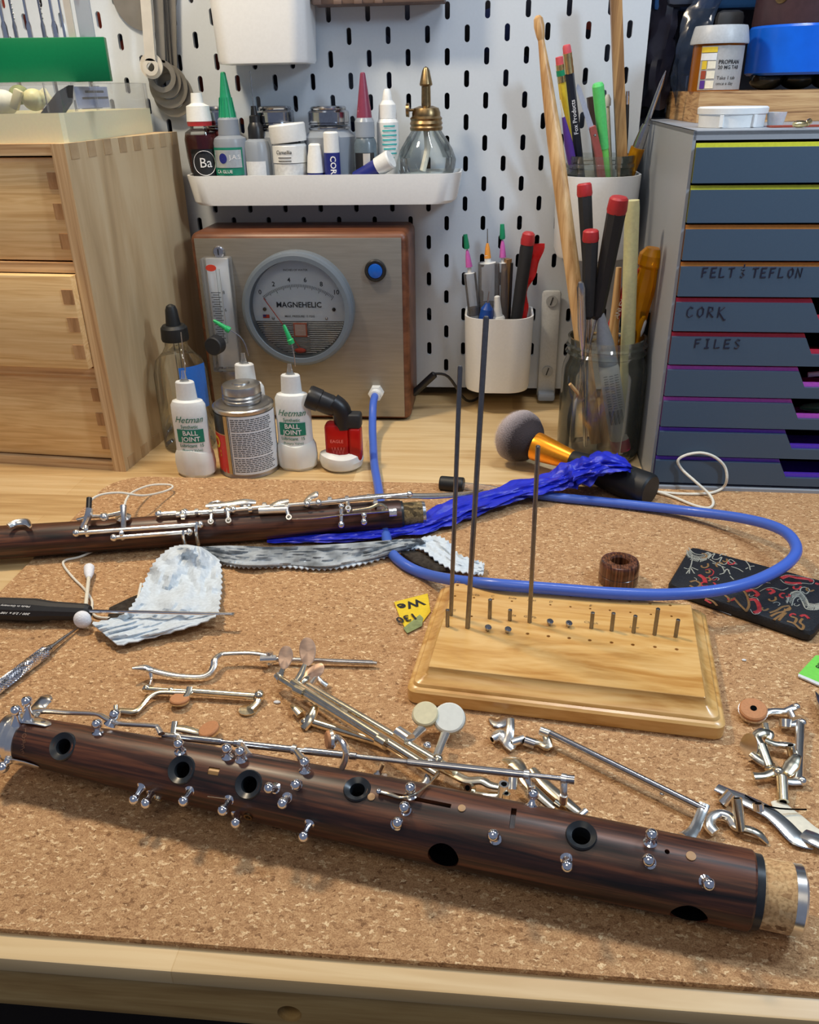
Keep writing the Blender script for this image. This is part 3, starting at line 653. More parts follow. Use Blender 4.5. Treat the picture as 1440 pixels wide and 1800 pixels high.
# bracket screwed under the board
t = thing('bracket', 'grey plastic bracket with two screws low on the pegboard, left of the glass jar', 'bracket', (Y(965, 600, -0.006).x, -0.003, 0.002))
c = Y(965, 600, -0.006); top = Y(968, 512, -0.008).z; mb = MB(); mb.box((0, -0.004, (top) / 2), (0.0215, 0.008, top - 0.002), bev=0.004); obj('plate', mb, mat('bracket_grey', rgb(186, 190, 192), 0.45), t)
mb = MB(); mb.box((0, -0.010, 0.006), (0.020, 0.02, 0.010), bev=0.003); obj('foot', mb, 'frosted', t)
for zz in (top - 0.012, top * 0.27):
    mb = MB(); mb.cyl((0, -0.006, zz), (0, -0.0098, zz), 0.0062, n=24); s_ = obj('screw', mb, mat('screw_grey', rgb(160, 164, 166), 0.4), t)
    mb = MB(); mb.box((0, -0.0100, zz), (0.0012, 0.0006, 0.009), rot=(0, 0.3, 0)); obj('screw_slot', mb, 'matblack', s_)
# ================================================================== GAUGE BOX
GY = -0.088
t = thing('pressure_gauge_box', 'wooden box with brushed metal face, round pressure gauge and blue button', 'gauge', (-0.2265, -0.05, 0))
gx0, gx1, gz1 = -0.3440, -0.1145, 0.2025
mb = MB(); gc = ((gx0 + gx1) / 2, -0.0455, gz1 / 2 + 0.0005); mb.box(gc, (gx1 - gx0, 0.085, gz1 - 0.001), bev=0.008, seg=4); obj('box_body', mb, 'walnut', t, True)
mb = MB(); pz0, pz1 = 0.0055, 0.1972; mb.box(((-0.3385 - 0.1215) / 2, GY - 0.0005, (pz0 + pz1) / 2), (0.217, 0.0016, pz1 - pz0), bev=0.0004); obj('face_plate', mb, 'brushed', t, True)
d = ray(523.3, 544); gcn = Y(523.3, 545, GY - 0.012)
gR = 0.0597
def gp(x, z, y): return V((gcn.x + x, y, gcn.z + z))
fy = V((0, -1, 0))
mb = MB(); c0 = V((gcn.x, GY - 0.001, gcn.z)); c1 = V((gcn.x, GY - 0.0165, gcn.z))
mb.turn(c0, c1, [(0, gR), (0.75, gR), (0.92, gR - 0.0015), (1, gR - 0.004), (1, gR - 0.0085), (0.55, gR - 0.0095), (0.1, gR - 0.0095)], 72, caps=False); gz = obj('gauge_bezel', mb, 'greybezel', t, True)
ri = gR - 0.0095; dy = GY - 0.0040
# white upper part of the dial, cut by a straight line
cutz = -0.0135; a1 = math.asin(cutz / ri); mb = MB()
pts = [(ri * math.cos(a1 + (math.pi - 2 * a1) * k / 40), ri * math.sin(a1 + (math.pi - 2 * a1) * k / 40)) for k in range(41)]
mb.add([gp(x, z, dy) for x, z in pts], [tuple(range(41))]); dl = obj('dial', mb, 'dial', t, True, smooth=False)
mb = MB(); a2 = a1
pts = [(ri * math.cos(math.pi - a2 + (math.pi + 2 * a2) * k / 40), ri * math.sin(math.pi - a2 + (math.pi + 2 * a2) * k / 40)) for k in range(41)]
mb.add([gp(x, z, dy + 0.0005) for x, z in pts], [tuple(range(41))]); lower = obj('lower_cover', mb, mat('gauge_lower_dark', (0.22, 0.21, 0.20, 1), 0.3, 0.9), t, True, smooth=False)
mb = MB()
for k in range(15):
    z = cutz - 0.0018 - k * 0.0023
    if abs(z) < ri - 0.001:
        w = math.sqrt(ri * ri - z * z) - 0.0005; mb.cyl(gp(-w, z, dy - 0.0002), gp(w, z, dy - 0.0002), 0.0006, n=6)
tag(obj('cover_rib', mb, M['steel'], lower, smooth=False), kind='stuff')
def dtext(s_, x, z, size, mt='ink', bold=0.0, sp=1.0, par=None, nm='dial_text'):
    mb = MB(); mb.text(s_, size, bold=bold, spacing=sp, mx=upright(gp(x, z, dy - 0.0004))); return obj(nm, mb, mt, par or dl, smooth=False)
dtext('MAGNEHELIC', 0.0, 0.0035, 0.0080, bold=0.018, nm='brand_text'); dtext('INCHES OF WATER', -0.001, 0.0395, 0.0030)
dtext('MAX. PRESSURE 15 PSIG', 0.0, -0.0085, 0.0031, bold=0.01)
tc_ = (0.0, -0.0405); tr = 0.0655; mb = MB()
for k in range(51):
    a = R_(125.5 - 71.0 * k / 50 - 0.0); L = 0.005 if k % 10 == 0 else (0.0042 if k % 5 == 0 else 0.0028)
    q0 = gp(tc_[0] + tr * math.cos(a), tc_[1] + tr * math.sin(a), dy - 0.0003); q1 = gp(tc_[0] + (tr - L) * math.cos(a), tc_[1] + (tr - L) * math.sin(a), dy - 0.0003)
    mb.tube([q0, q1], 0.00025, 4, smooth=False)
tag(obj('scale_mark', mb, 'ink', dl, smooth=False), kind='stuff')
for k, s_ in enumerate(('0', '2', '4', '6', '8', '10')):
    a = R_(125.5 - 71.0 * k / 5); dtext(s_, tc_[0] + (tr + 0.0048) * math.cos(a), tc_[1] + (tr + 0.0048) * math.sin(a), 0.0068, bold=0.01, nm='dial_number')
mb = MB(); a = R_(125.5); q = gp(tc_[0] + (tr - 0.002) * math.cos(a), tc_[1] + (tr - 0.002) * math.sin(a), dy - 0.003)
mb.tube([gp(-0.002, -0.042, dy - 0.003), q], 0.00045, 6, smooth=False); mb.ball(gp(-0.002, -0.045, dy - 0.002), 0.004, 12, (1.6, 0.6, 0.7)); obj('needle', mb, 'redink', t, True)
for sx in (-1, 1):
    mb = MB(); mb.ball(gp(sx * 0.0375, -0.001 - (0 if sx > 0 else 0), dy - 0.0008), 0.0020, 10); obj('dial_screw', mb, 'ink', dl)
    mb = MB(); mb.ball(gp(sx * 0.0290, -0.0105, dy - 0.0008), 0.0016, 10); obj('dial_screw', mb, 'steel', dl)
mb = MB(); mb.box(gp(-0.0365, -0.0085, dy - 0.0005), (0.0070, 0.0004, 0.0036)); fl = obj('flag_stripes', mb, 'redink', dl, smooth=False)
mb = MB(); mb.box(gp(-0.0382, -0.0079, dy - 0.0008), (0.0032, 0.0003, 0.0022)); obj('flag_canton', mb, 'navy', dl, smooth=False)
mb = MB(); mb.box(gp(0.0, -0.0225, dy - 0.002), (0.0145, 0.0008, 0.0150)); ol = obj('warning_label', mb, mat('orange_label', rgb(196, 92, 60), 0.5), t, True, smooth=False)
mb = MB(); mb.box(gp(0.0, -0.0225, dy - 0.0026), (0.0118, 0.0004, 0.0120)); obj('label_field', mb, mat('pale_orange', rgb(206, 172, 158), 0.5), ol, smooth=False)
mb = MB(); mb.box(gp(0.0, -0.030, dy - 0.0010), (0.018, 0.001, 0.030)); obj('movement_window', mb, 'clear', t, True, smooth=False)
mb = MB(); mb.turn(V((gcn.x, GY - 0.0145, gcn.z)), V((gcn.x, GY - 0.0190, gcn.z)), [(0, ri + 0.0005), (0.5, ri * 0.75), (0.85, ri * 0.4), (1, 0.0004)], 48, caps=False); obj('cover_glass', mb, 'glass', t, True)
# button
c = Y(660, 476, GY - 0.004); mb = MB(); mb.turn((c.x, GY - 0.001, c.z), (c.x, GY - 0.006, c.z), [(0, 0.0112), (0.7, 0.0112), (1, 0.0100), (1, 0.0080), (0.6, 0.0076)], 32); b1 = obj('button_ring', mb, 'black', t, True)
mb = MB(); mb.turn((c.x, GY - 0.003, c.z), (c.x, GY - 0.0062, c.z), [(0, 0.0076), (0.8, 0.0074), (1, 0.0060)], 32); obj('blue_button', mb, 'bluebtn', b1)
# hose fitting
FIT = Y(660, 694, GY - 0.012); mb = MB(); mb.turn((FIT.x, GY - 0.001, FIT.z), (FIT.x, GY - 0.010, FIT.z), [(0, 0.0085), (1, 0.0085)], 6)
mb.turn((FIT.x, GY - 0.008, FIT.z), (FIT.x, GY - 0.017, FIT.z), [(0, 0.0062), (1, 0.0056)], 20); obj('hose_fitting', mb, 'bottlewhite', t, True)
# flow meter
fa = Y(383, 455, GY - 0.02); fb = Y(390, 655, GY - 0.02); fxc = (fa.x + fb.x) / 2 + 0.000
mb = MB(); mb.box((fxc + 0.0, GY - 0.011, (fa.z + fb.z) / 2), (0.0300, 0.018, fa.z - fb.z), bev=0.002); fm = obj('flow_meter', mb, 'clear', t, True)
mb = MB(); mb.box((fxc - 0.001, GY - 0.0035, (fa.z + fb.z) / 2), (0.0235, 0.003, fa.z - fb.z - 0.004)); obj('scale_card', mb, 'dial', fm, smooth=False)
mb = MB(); mb.cyl((fxc + 0.0005, GY - 0.0105, fa.z - 0.012), (fxc + 0.0005, GY - 0.0105, fb.z + 0.03), 0.0022, n=12); obj('sight_tube', mb, 'glass', fm)
mb = MB(); zt = fa.z - 0.034; zb_ = fb.z + 0.038
for k in range(21):
    z = zt + (zb_ - zt) * k / 20; L = 0.0065 if k % 2 == 0 else 0.004
    mb.box((fxc - 0.001, GY - 0.0206, z), (L * 1.6, 0.0004, 0.0006))
tag(obj('scale_mark', mb, 'ink', fm, smooth=False), kind='stuff')
for k, s_ in enumerate(('4', '6', '8')):
    mb = MB(); mb.text(s_, 0.0050, mx=upright((fxc + 0.0075, GY - 0.0207, zb_ + 0.012 + k * 0.018))); obj('scale_number', mb, 'ink', fm, smooth=False)
mb = MB(); mb.turn((fxc - 0.003, GY - 0.0203, fa.z - 0.009), (fxc - 0.003, GY - 0.0208, fa.z - 0.009), [(0, 0.0056), (1, 0.0056)], 24); mb.map(lambda v: (v.x, v.y, (v.z - fa.z + 0.009) * 0.6 + fa.z - 0.009)); mk = obj('oval_mark', mb, 'redink', fm, smooth=False)
mb = MB(); kb = Y(378, 607, GY - 0.03); mb.turn((kb.x + 0.002, GY - 0.018, kb.z), (kb.x - 0.001, GY - 0.036, kb.z), [(0, 0.0062), (0.3, 0.0070), (0.35, 0.0100), (0.92, 0.0098), (1, 0.0088)], 28); obj('flow_knob', mb, 'matblack', fm)
for (px, py) in ((384, 443), (391, 643)):
    c = Y(px, py, GY - 0.003); mb = MB(); mb.turn((c.x, GY - 0.001, c.z), (c.x, GY - 0.004, c.z), [(0, 0.0062), (0.5, 0.0062), (1, 0.005)], 20); s_ = obj('screw', mb, 'steel', t, True)
    mb = MB(); mb.box((c.x, GY - 0.0041, c.z), (0.0012, 0.0005, 0.006)); obj('screw_slot', mb, 'ink', s_)
# plate under the flow meter
mb = MB(); mb.box((fxc + 0.001, GY - 0.0018, fb.z - 0.022), (0.0300, 0.002, 0.046), bev=0.0005); obj('mounting_plate', mb, 'steel', t, True)
# power lead leaving the box on the right
a = V((gx1 - 0.001, -0.052, 0.020)); q1 = Y(765, 657, -0.052); q2 = Y(815, 664, -0.03)
mb = MB(); mb.rcyl(a, (q1.x, -0.052, q1.z), 0.0042, 14)
cd_ = obj('plug', mb, 'black'); tag(cd_, 'black power plug in the right side of the gauge box', 'plug')
mb = MB(); mb.tube([(q1.x - .001, -0.052, q1.z), (q1.x + 0.015, -0.05, q1.z - 0.004), (q1.x + 0.035, -0.035, 0.008), (q1.x + 0.05, -0.01, 0.003), (q1.x + 0.055, 0.02, 0.003)], 0.0016, 8)
single('power_cord', mb, 'black', 'thin black cord running from the gauge box behind the small cup', 'cord')

# ================================================================== BOTTLES
def bottle(name, label, cat, base, y, z0, segs, group=None, sy=1.0, n=32, tilt=(0, 0, 0)):
    """segs: (part, material, [(photo y, half width in photo px)...]); returns the thing, its parts and radius lookups"""
    b = Y(base[0], base[1], y); t = thing(name, label, cat, (b.x, y, z0), tilt, group); parts = {}
    for nm, mt, prof in segs:
        pr = []
        for py, hw in prof:
            p = Y(base[0], py, y); pr.append((max(0.0003, hw * mpp(p)), max(0.0, p.z - z0)))
        pr.sort(key=lambda q: q[1]) if pr[0][1] > pr[-1][1] else None
        mb = MB(); mb.lathe(pr, n, sy=sy); parts[nm] = obj(nm, mb, mt, t); parts[nm + '_pr'] = pr
    return t, parts
def zof(base, py, y, z0): return Y(base[0], py, y).z - z0
TF = TZ + 0.0042
# red glue bottle
b = (361, 300); y_ = -0.050
t, p = bottle('glue_bottle', 'dark red liquid bottle with white cap at the left end of the tray', 'bottle', b, y_, TF, [
    ('liquid', 'maroon', [(340, 15), (318, 16), (300, 23), (275, 26), (245, 28), (236, 27)]), ('glass_body', 'glass', [(342, 17), (318, 17.5), (300, 25), (275, 28), (245, 29.5), (232, 27), (226, 18), (219, 17)]),
    ('neck_ring', 'red', [(221, 21), (213, 21.5)]), ('cap', 'bottlewhite', [(213, 22), (186, 20), (183, 14), (181, 11), (163, 9.5)])])
z = zof(b, 285, y_, TF); w_ = 27.5 * mpp(Y(*b, y_)); fn = wrap(w_, z, -math.pi / 2 + 0.35)
lb_ = obj('label', patch(0.028, 0.026, fn, y0=0.0), 'ink', t)
mb = MB(); ring = [fn(V((0.0115 * math.cos(2 * math.pi * k / 30), 0.0115 * math.sin(2 * math.pi * k / 30), 0))) + V((0, -0.0004, 0)) for k in range(31)]; mb.tube(ring, 0.0003, 4, smooth=False)
mb.text('Ba', 0.013, fn=lambda v: fn(V((v.x + 0.001, v.y, 0))) + V((0, -0.0005, 0))); obj('label_print', mb, 'whiteink', lb_, smooth=False)
# chrome-lidded jars at the back of the tray
jars = []
for (bx, px_hw, lid0, lid1, body, lb_, bm_) in (
    ((397, 300), 29, 186, 216, 31, 'chrome-lidded jar with reddish contents behind the green-nozzle bottle', 'maroon'),
    ((492, 300), 33, 184, 218, 36, 'chrome-lidded jar behind the black needle bottle and white pots', 'frosted'),
    ((583, 300), 36, 183, 218, 45, 'largest chrome-lidded frosted jar in the middle of the tray', 'frosted')):
    yy = -0.030 if px_hw > 34 else -0.027
    bottle('lidded_jar', lb_, 'jar', bx, yy, TF, [('jar_body', bm_, [(345, min(body, 40)), (300, min(body, 41)), (262, min(body, 44)), (240, body), (228, px_hw - 3)]),
        ('neck', 'lidchrome', [(229, px_hw - 2), (226, px_hw), (224, px_hw), (221, px_hw - 3)]), ('chrome_lid', 'lidchrome', [(220, px_hw - 3), (218.5, px_hw), (217, px_hw), (215.5, px_hw - 1.5), (214, px_hw), (197, px_hw), (194, px_hw - 2.5), (193, px_hw - 5), (190, px_hw - 4), (187, px_hw - 6), (186, px_hw - 9), (187, px_hw - 12), (187, 2)])], 'chrome-lidded jars in the tray')
# CA glue bottle
b = (410, 300); y_ = -0.049
t, p = bottle('glue_bottle', 'small glue bottle with tall green cone nozzle and green label', 'bottle', b, y_, TF, [
    ('bottle_body', 'frosted', [(342, 28), (300, 29), (250, 30), (243, 28), (237, 18)]), ('cap', 'frosted', [(237, 19), (210, 18), (206, 15)]), ('nozzle', 'nozzle_green', [(207, 15), (190, 12.5), (128, 4.5), (126, 3)])])
mb = MB(); pr = p['nozzle_pr']
for k in range(12):
    a = 2 * math.pi * k / 12; z0_, z1_ = pr[0][1], pr[0][1] + (pr[-1][1] - pr[0][1]) * 0.45; r0, r1 = pr[0][0], pr[0][0] * 0.72
    mb.tube([(r0 * math.cos(a), r0 * math.sin(a), z0_), (r1 * math.cos(a), r1 * math.sin(a), z1_)], 0.0005, 5, smooth=False)
tag(obj('nozzle_rib', mb, 'nozzle_green', p['nozzle']), kind='stuff')
w_ = 30.2 * mpp(Y(*b, y_)); z = zof(b, 282, y_, TF); fn = wrap(w_, z)
lb_ = obj('label', patch(0.034, 0.026, fn, y0=0.0), 'labelgreen', t); fn2 = wrap(w_, z, e=0.0006); fn3 = wrap(w_, z, e=0.0009)
obj('label_panel', patch(0.030, 0.0165, fn2, y0=0.0025), mat('foil_panel', (0.6, 0.66, 0.68, 1), 0.3, 0.6), lb_)
mb = MB(); mb.lathe([(0.0001, 0), (0.0048, 0)], 20, caps=False); mb.map(lambda v: fn3(V((v.x * 0.85 - 0.004, v.y + 0.003, 0)))); obj('emblem', mb, 'navy', lb_)
mb = MB(); mb.text('CA GLUE', 0.0042, bold=0.01, fn=lambda v: fn3(V((v.x - 0.004, v.y - 0.0095, 0)))); mb.text('J.A.S', 0.006, fn=lambda v: fn3(V((v.x + 0.008, v.y + 0.004, 0)))); obj('label_print', mb, 'whiteink', lb_, smooth=False)
# black needle bottle
b = (456, 300); y_ = -0.046
t, p = bottle('needle_bottle', 'clear grey bottle with black cap and long fine needle in the tray', 'bottle', b, y_, TF, [
    ('bottle_body', 'frosted', [(342, 23), (300, 24), (256, 24), (248, 21), (243, 13)]), ('cap', 'black', [(244, 14), (224, 13.5), (218, 11), (215, 9.5), (204, 9), (202, 6), (186, 4.5)]), ('needle', 'steel', [(188, 1.1), (124, 0.8)])])
fn = wrap(24.3 * mpp(Y(*b, y_)), zof(b, 297, y_, TF)); obj('label', patch(0.022, 0.016, fn), 'paper', t)
# white pots
b = (512, 300); y_ = -0.047
t, p = bottle('ointment_pot', 'white pot with a crooked white lid in the middle of the tray', 'pot', b, y_, TF, [
    ('pot_base', mat('frosty_pot', rgb(212, 214, 214), 0.5, var=0.12, bscale=300), [(342, 28), (305, 29), (286, 29)]), ('pot_body', 'bottlewhite', [(285, 30), (256, 30), (252, 28)])])
z = zof(b, 250, y_, TF); r_ = 32.0 * mpp(Y(512, 240, y_)); mb = MB(); mb.lathe([(r_ * 0.98, 0), (r_, 0.002), (r_, 0.0155), (r_ * 0.95, 0.017), (r_ * 0.3, 0.0175)], 36, Matrix.Translation((0, 0, z + 0.0002)) @ Matrix.Rotation(R_(-5), 4, 'Y')); obj('lid', mb, 'bottlewhite', t)
fn = wrap(30.2 * mpp(Y(*b, y_)), zof(b, 270, y_, TF)); mb = MB(); mb.text('Camellia', 0.005, shear=0.2, bold=0.01, fn=lambda v: fn(V((v.x - 0.003, v.y + 0.002, 0)))); obj('label_print', mb, 'ink', t, smooth=False)
mb = MB()
for k in range(2): mb.add(patch(0.014, 0.0008, fn, y0=-0.003 - 0.003 * k, x0=-0.002, nv=1).v, patch(0.014, 0.0008, fn, nv=1).f)
obj('printed_line', mb, 'ink', t)
# small white-cap bottle
b = (556, 300); y_ = -0.055
bottle('small_bottle', 'tiny navy bottle with white ribbed cap left of the cork grease stick', 'bottle', b, y_, TF, [('bottle_body', 'navy', [(338, 15), (306, 15.5), (302, 15)]), ('cap', 'bottlewhite', [(303, 16), (276, 14), (262, 11.5), (255, 11), (252, 8)])])
# cork grease stick
b = (585, 300); y_ = -0.0575
t, p = bottle('grease_stick', 'navy stick with white cap reading CORK in the front of the tray', 'stick', b, y_, TF, [('stick_body', 'navy', [(338, 14), (268, 14.2)]), ('cap', 'bottlewhite', [(268, 13.6), (234, 13.2), (231, 11)])])
fn = wrap(14.4 * mpp(Y(*b, y_)), zof(b, 297, y_, TF), -math.pi / 2 + 0.25); mb = MB(); mb.text('CORK', 0.0080, bold=0.02, fn=lambda v: fn(V((v.y, -v.x + 0.0015, 0)))); obj('label_print', mb, 'whiteink', t, smooth=False)
# purple nozzle bottle
b = (644, 300); y_ = -0.044
t, p = bottle('glue_bottle', 'dark glue bottle with tall wine-red cone nozzle and grey cap', 'bottle', b, y_, TF, [
    ('bottle_body', mat('smoky_bottle', rgb(92, 106, 116), 0.25), [(342, 19), (300, 20), (252, 20), (244, 17), (240, 15)]), ('cap', 'frosted', [(241, 17), (214, 17.5), (209, 15), (206, 13)]), ('nozzle', 'purple', [(207, 13.5), (195, 12.5), (129, 4.5), (127, 3)])])
fn = wrap(20.2 * mpp(Y(*b, y_)), zof(b, 290, y_, TF)); lb_ = obj('label', patch(0.022, 0.024, fn), 'ink', t); fn2 = wrap(20.2 * mpp(Y(*b, y_)), zof(b, 290, y_, TF), e=0.0006); obj('label_panel', patch(0.007, 0.023, fn2, x0=0.0025), 'lightsteel', lb_)
# white dropper bottle
b = (684, 300); y_ = -0.030
t, p = bottle('dropper_bottle', 'white dropper bottle with teal printed lines beside the glass lamp', 'bottle', b, y_, TF, [
    ('bottle_body', 'bottlewhite', [(342, 19), (300, 20), (215, 19.5), (208, 16)]), ('cap', 'bottlewhite', [(208, 16.5), (184, 15), (176, 9), (160, 6.5), (156, 4)])])
fn = wrap(20.2 * mpp(Y(*b, y_)), zof(b, 240, y_, TF)); mb = MB()
for k in range(8):
    w = (0.012, 0.015, 0.016, 0.015, 0.016, 0.013, 0.015, 0.009)[k]; q = patch(w, 0.0013, fn, y0=0.010 - 0.0042 * k, x0=0.003, nv=1); mb.add(q.v, q.f)
tag(obj('printed_line', mb, 'tealink', t), kind='stuff')
# tilted tube
a = Y(688, 279, -0.060); c = Y(628, 316, -0.052); mid = a.lerp(c, 0.38)
t = thing('grease_stick', 'navy tube with white cap lying tilted against the glass lamp', 'stick', c)
mb = MB(); mb.cyl(c, mid, 14.5 * mpp(c), n=28); obj('stick_body', mb, 'navy', t, True)
mb = MB(); mb.turn(mid, a, [(0, 15.5 * mpp(c)), (0.9, 16 * mpp(c)), (1, 14.5 * mpp(c))], 28); obj('cap', mb, 'bottlewhite', t, True)
# alcohol lamp
b = (750, 300); y_ = -0.036
t, p = bottle('alcohol_lamp', 'clear glass lamp with aged brass burner at the right end of the tray', 'lamp', b, y_, TF, [
    ('glass_body', 'glass', [(345, 36), (315, 42), (296, 50), (280, 52), (262, 46), (240, 33), (229, 26)]), ('lamp_fluid', mat('spirit', rgb(176, 190, 196), 0.1), [(344, 34), (318, 40), (304, 44), (303, 10)]),
    ('brass_collar', 'brass', [(229, 28), (224, 29), (221, 27), (217, 29), (212, 27), (208, 28.5), (204, 25), (198, 25), (190, 22), (186, 12)]), ('burner_tube', 'brass', [(188, 8.5), (152, 8), (150, 11), (148, 11.5), (124, 6.5), (119, 4), (117, 1)])])
mb = MB(); q = V((-0.017, -0.002, zof(b, 193, y_, TF))); mb.cyl(q, q + V((0.012, 0, 0.0)), 0.0013); mb.turn(q + V((-0.003, 0, 0)), q + V((0.0, 0, 0)), [(0, 0.006), (1, 0.0065)], 20); obj('wick_knob', mb, 'brass', t)
mb = MB(); mb.tube([(0, 0, zof(b, 228, y_, TF)), (0.001, 0, zof(b, 262, y_, TF)), (-0.004, 0, zof(b, 300, y_, TF))], 0.0032, 8); obj('wick', mb, 'cord', t)

# ------------------------------------------------------------------ on the bench: lubricant bottles, can, torch, dropper
def hetman(base, label, cap0, putty, dx=0, text=True):
    g = P(base[0], base[1], 0.0); y = g.y
    def k(py): return base[1] + (py)
    t, p = bottle('oil_bottle', label, 'bottle', base, y, 0.0, [
        ('bottle_body', 'bottlewhite', [(k(-24), 32), (k(-60), 31), (k(-100), 31.5), (k(-121), 31), (k(-128), 27), (k(-131), 18)]),
        ('cap', 'bottlewhite', [(k(-131), 18.6), (k(-128), 18.8), (k(-160), 17), (k(-162), 15)]),
        ('needle_hub', 'clear', [(k(-162), 9), (k(-165), 6), (k(-172), 4.5), (k(-180), 3.6)])], 'lubricant bottles stuck in putty', sy=0.62)
    if putty:
        z1 = zof(base, base[1] - 44, y, 0); w = 34 * mpp(g); mb = MB()
        mb.lathe([(w * 0.86, 0), (w * 1.0, z1 * 0.12), (w * 1.04, z1 * 0.5), (w * 1.0, z1 * 0.85), (w * 0.9, z1)], 40, sy=0.72)
        rn = random.Random(base[0]); ph = rn.random() * 6
        mb.map(lambda v: (v.x * (1 + 0.035 * math.sin(3 * math.atan2(v.y, v.x) + ph)), v.y * (1 + 0.05 * math.sin(5 * math.atan2(v.y, v.x) + ph)), v.z * (1 + 0.07 * math.sin(2 * math.atan2(v.y, v.x) + ph))))
        obj('putty_base', mb, 'putty', t)
    if text:
        r = lambda z: 31.5 * mpp(g); fn = wrap(31.6 * mpp(g), zof(base, base[1] - 72, y, 0), -math.pi / 2 + dx, sy=0.62, e=0.0004)
        fn2 = wrap(31.6 * mpp(g), zof(base, base[1] - 72, y, 0), -math.pi / 2 + dx, sy=0.62, e=0.0010)
        pn = obj('label_panel', patch(0.0275, 0.0130, fn, nu=16), 'labelgreen', t)
        mb = MB(); mb.text('BALL', 0.0065, bold=0.02, fn=lambda v: fn2(V((v.x, v.y + 0.0028, 0)))); mb.text('JOINT', 0.0065, bold=0.02, fn=lambda v: fn2(V((v.x, v.y - 0.0032, 0)))); obj('panel_print', mb, 'whiteink', pn, smooth=False)
        mb = MB(); mb.text('Hetman', 0.0090, shear=0.45, fn=lambda v: fn(V((v.x, v.y + 0.0160, 0)))); mb.text('Synthetic', 0.0046, bold=0.012, fn=lambda v: fn(V((v.x, v.y + 0.0092, 0))))
        mb.text('Lubricant  15', 0.0046, bold=0.01, fn=lambda v: fn(V((v.x, v.y - 0.0098, 0)))); mb.text('(Rotary Valve)', 0.0036, fn=lambda v: fn(V((v.x, v.y - 0.0145, 0)))); obj('label_print', mb, 'greenink', t, smooth=False)
    return t, g
def sheath(t, pts, y, nm='green_tip'):
    q = [Y(a, b_, y) for a, b_ in pts]; mb = MB(); mb.turn(q[0], q[1], [(0, 0.0030), (0.2, 0.0032), (0.25, 0.0024), (0.9, 0.0016), (1, 0.0010)], 12); obj(nm, mb, 'needle_green', t, True)
H1 = (348, 832); t, g = hetman(H1, 'left white oil bottle in a putty base with a straight bare needle', 0, True, 0.12)
mb = MB(); mb.tube([Y(326, 654, g.y), Y(318, 584, g.y)], 0.0005, 6, smooth=False); obj('needle', mb, 'steel', t, True)
H3 = (524, 820); t, g = hetman(H3, 'white oil bottle with bent needle in front of the gauge, beside the torch', 0, True, 0.0)
mb = MB(); mb.tube([Y(519, 644, g.y), Y(517, 625, g.y), Y(513, 604, g.y)], 0.0005, 6); obj('needle', mb, 'steel', t, True); sheath(t, ((513, 604), (499, 571)), g.y)
H2 = (447, 801); t, g = hetman(H2, 'white oil bottle with long curved needle standing behind the can', 0, False, 0.0, False)
mb = MB(); mb.tube([Y(437, 626, g.y), Y(431, 605, g.y), Y(420, 590, g.y), Y(404, 580, g.y)], 0.0005, 6); obj('needle', mb, 'steel', t, True); sheath(t, ((404, 581), (375, 563)), g.y)
mb = MB(); w = 33 * mpp(g); mb.lathe([(w * .9, 0), (w, 0.004), (w, 0.012), (w * .9, 0.016)], 32, sy=.72); obj('putty_base', mb, 'putty', t)
# can
CB = (440, 822); g = P(*CB, 0.0); y_ = g.y
t, p = bottle('solvent_can', 'small tin can with screw cap, red and white labels, in the bottle row', 'can', CB, y_, 0.0, [
    ('can_body', 'tin', [(822, 51), (820, 52.5), (817, 51.5), (716, 52), (712, 53.5), (709, 53.5), (707, 51)]),
    ('shoulder', 'tin', [(710, 50), (707, 47), (705, 38), (704, 32), (700, 31)]), ('screw_cap', 'tin', [(701, 34), (698, 34.5), (696, 32), (693, 34.5), (690, 32), (688, 34), (678, 34), (675, 33), (674, 29), (673.5, 16), (671, 15), (670.5, 13)])])
rr = 51.8 * mpp(Y(440, 765, y_)); zc = zof(CB, 766, y_, 0); hh = zof(CB, 716, y_, 0) - zof(CB, 817, y_, 0)
def cpatch(a0, a1, z0, z1, nm, mt, e=0.0003, par=None):
    am = (a0 + a1) / 2; fn = wrap(rr, 0, R_(am), e=e); w = R_(a1 - a0) * rr
    return obj(nm, patch(w, z1 - z0, fn, nu=16, y0=(z0 + z1) / 2), mt, par or t)
zb0, zb1 = zc - hh / 2 + 0.0008, zc + hh / 2 - 0.0008; zmid = zb0 + (zb1 - zb0) * 0.68
cpatch(-215, -116, zmid, zb1, 'black_band', 'canblack'); cpatch(-215, -116, zb0, zmid, 'red_band', 'canred'); cpatch(-215, -116, zmid - 0.0008, zmid, 'gold_line', 'cangold', 0.0005)
cpatch(-116, -107, zb0, zb1, 'gold_seam', 'cangold', 0.0005)
pp_ = cpatch(-107, 10, zb0, zb1, 'instruction_label', 'paper', 0.0004)
mb = MB(); fn = wrap(rr, 0, R_(-90), e=0.0006)
for sx in (-0.0088, -0.0074): q = patch(0.0006, zb1 - zb0, fn, nu=1, y0=(zb0 + zb1) / 2, x0=sx); mb.add(q.v, q.f)
rng = random.Random(5); z = zb1 - 0.003
while z > zb0 + 0.003:
    x = -0.0055; xe = 0.033
    while x < xe:
        w = rng.uniform(0.0016, 0.0048); q = patch(w, 0.00075, fn, nu=2, nv=1, x0=x + w / 2, y0=z); mb.add(q.v, q.f); x += w + 0.0007
    z -= 0.00185 if rng.random() > .12 else 0.0030
tag(obj('fine_print', mb, 'ink', pp_), kind='stuff')
fn = wrap(rr, 0, R_(-146), e=0.0006); mb = MB(); mb.text('OIL', 0.016, bold=0.03, fn=lambda v: fn(V((v.y, -v.x + zmid - 0.016, 0)))); obj('brand_print', mb, 'pencilyellow', t, smooth=False)
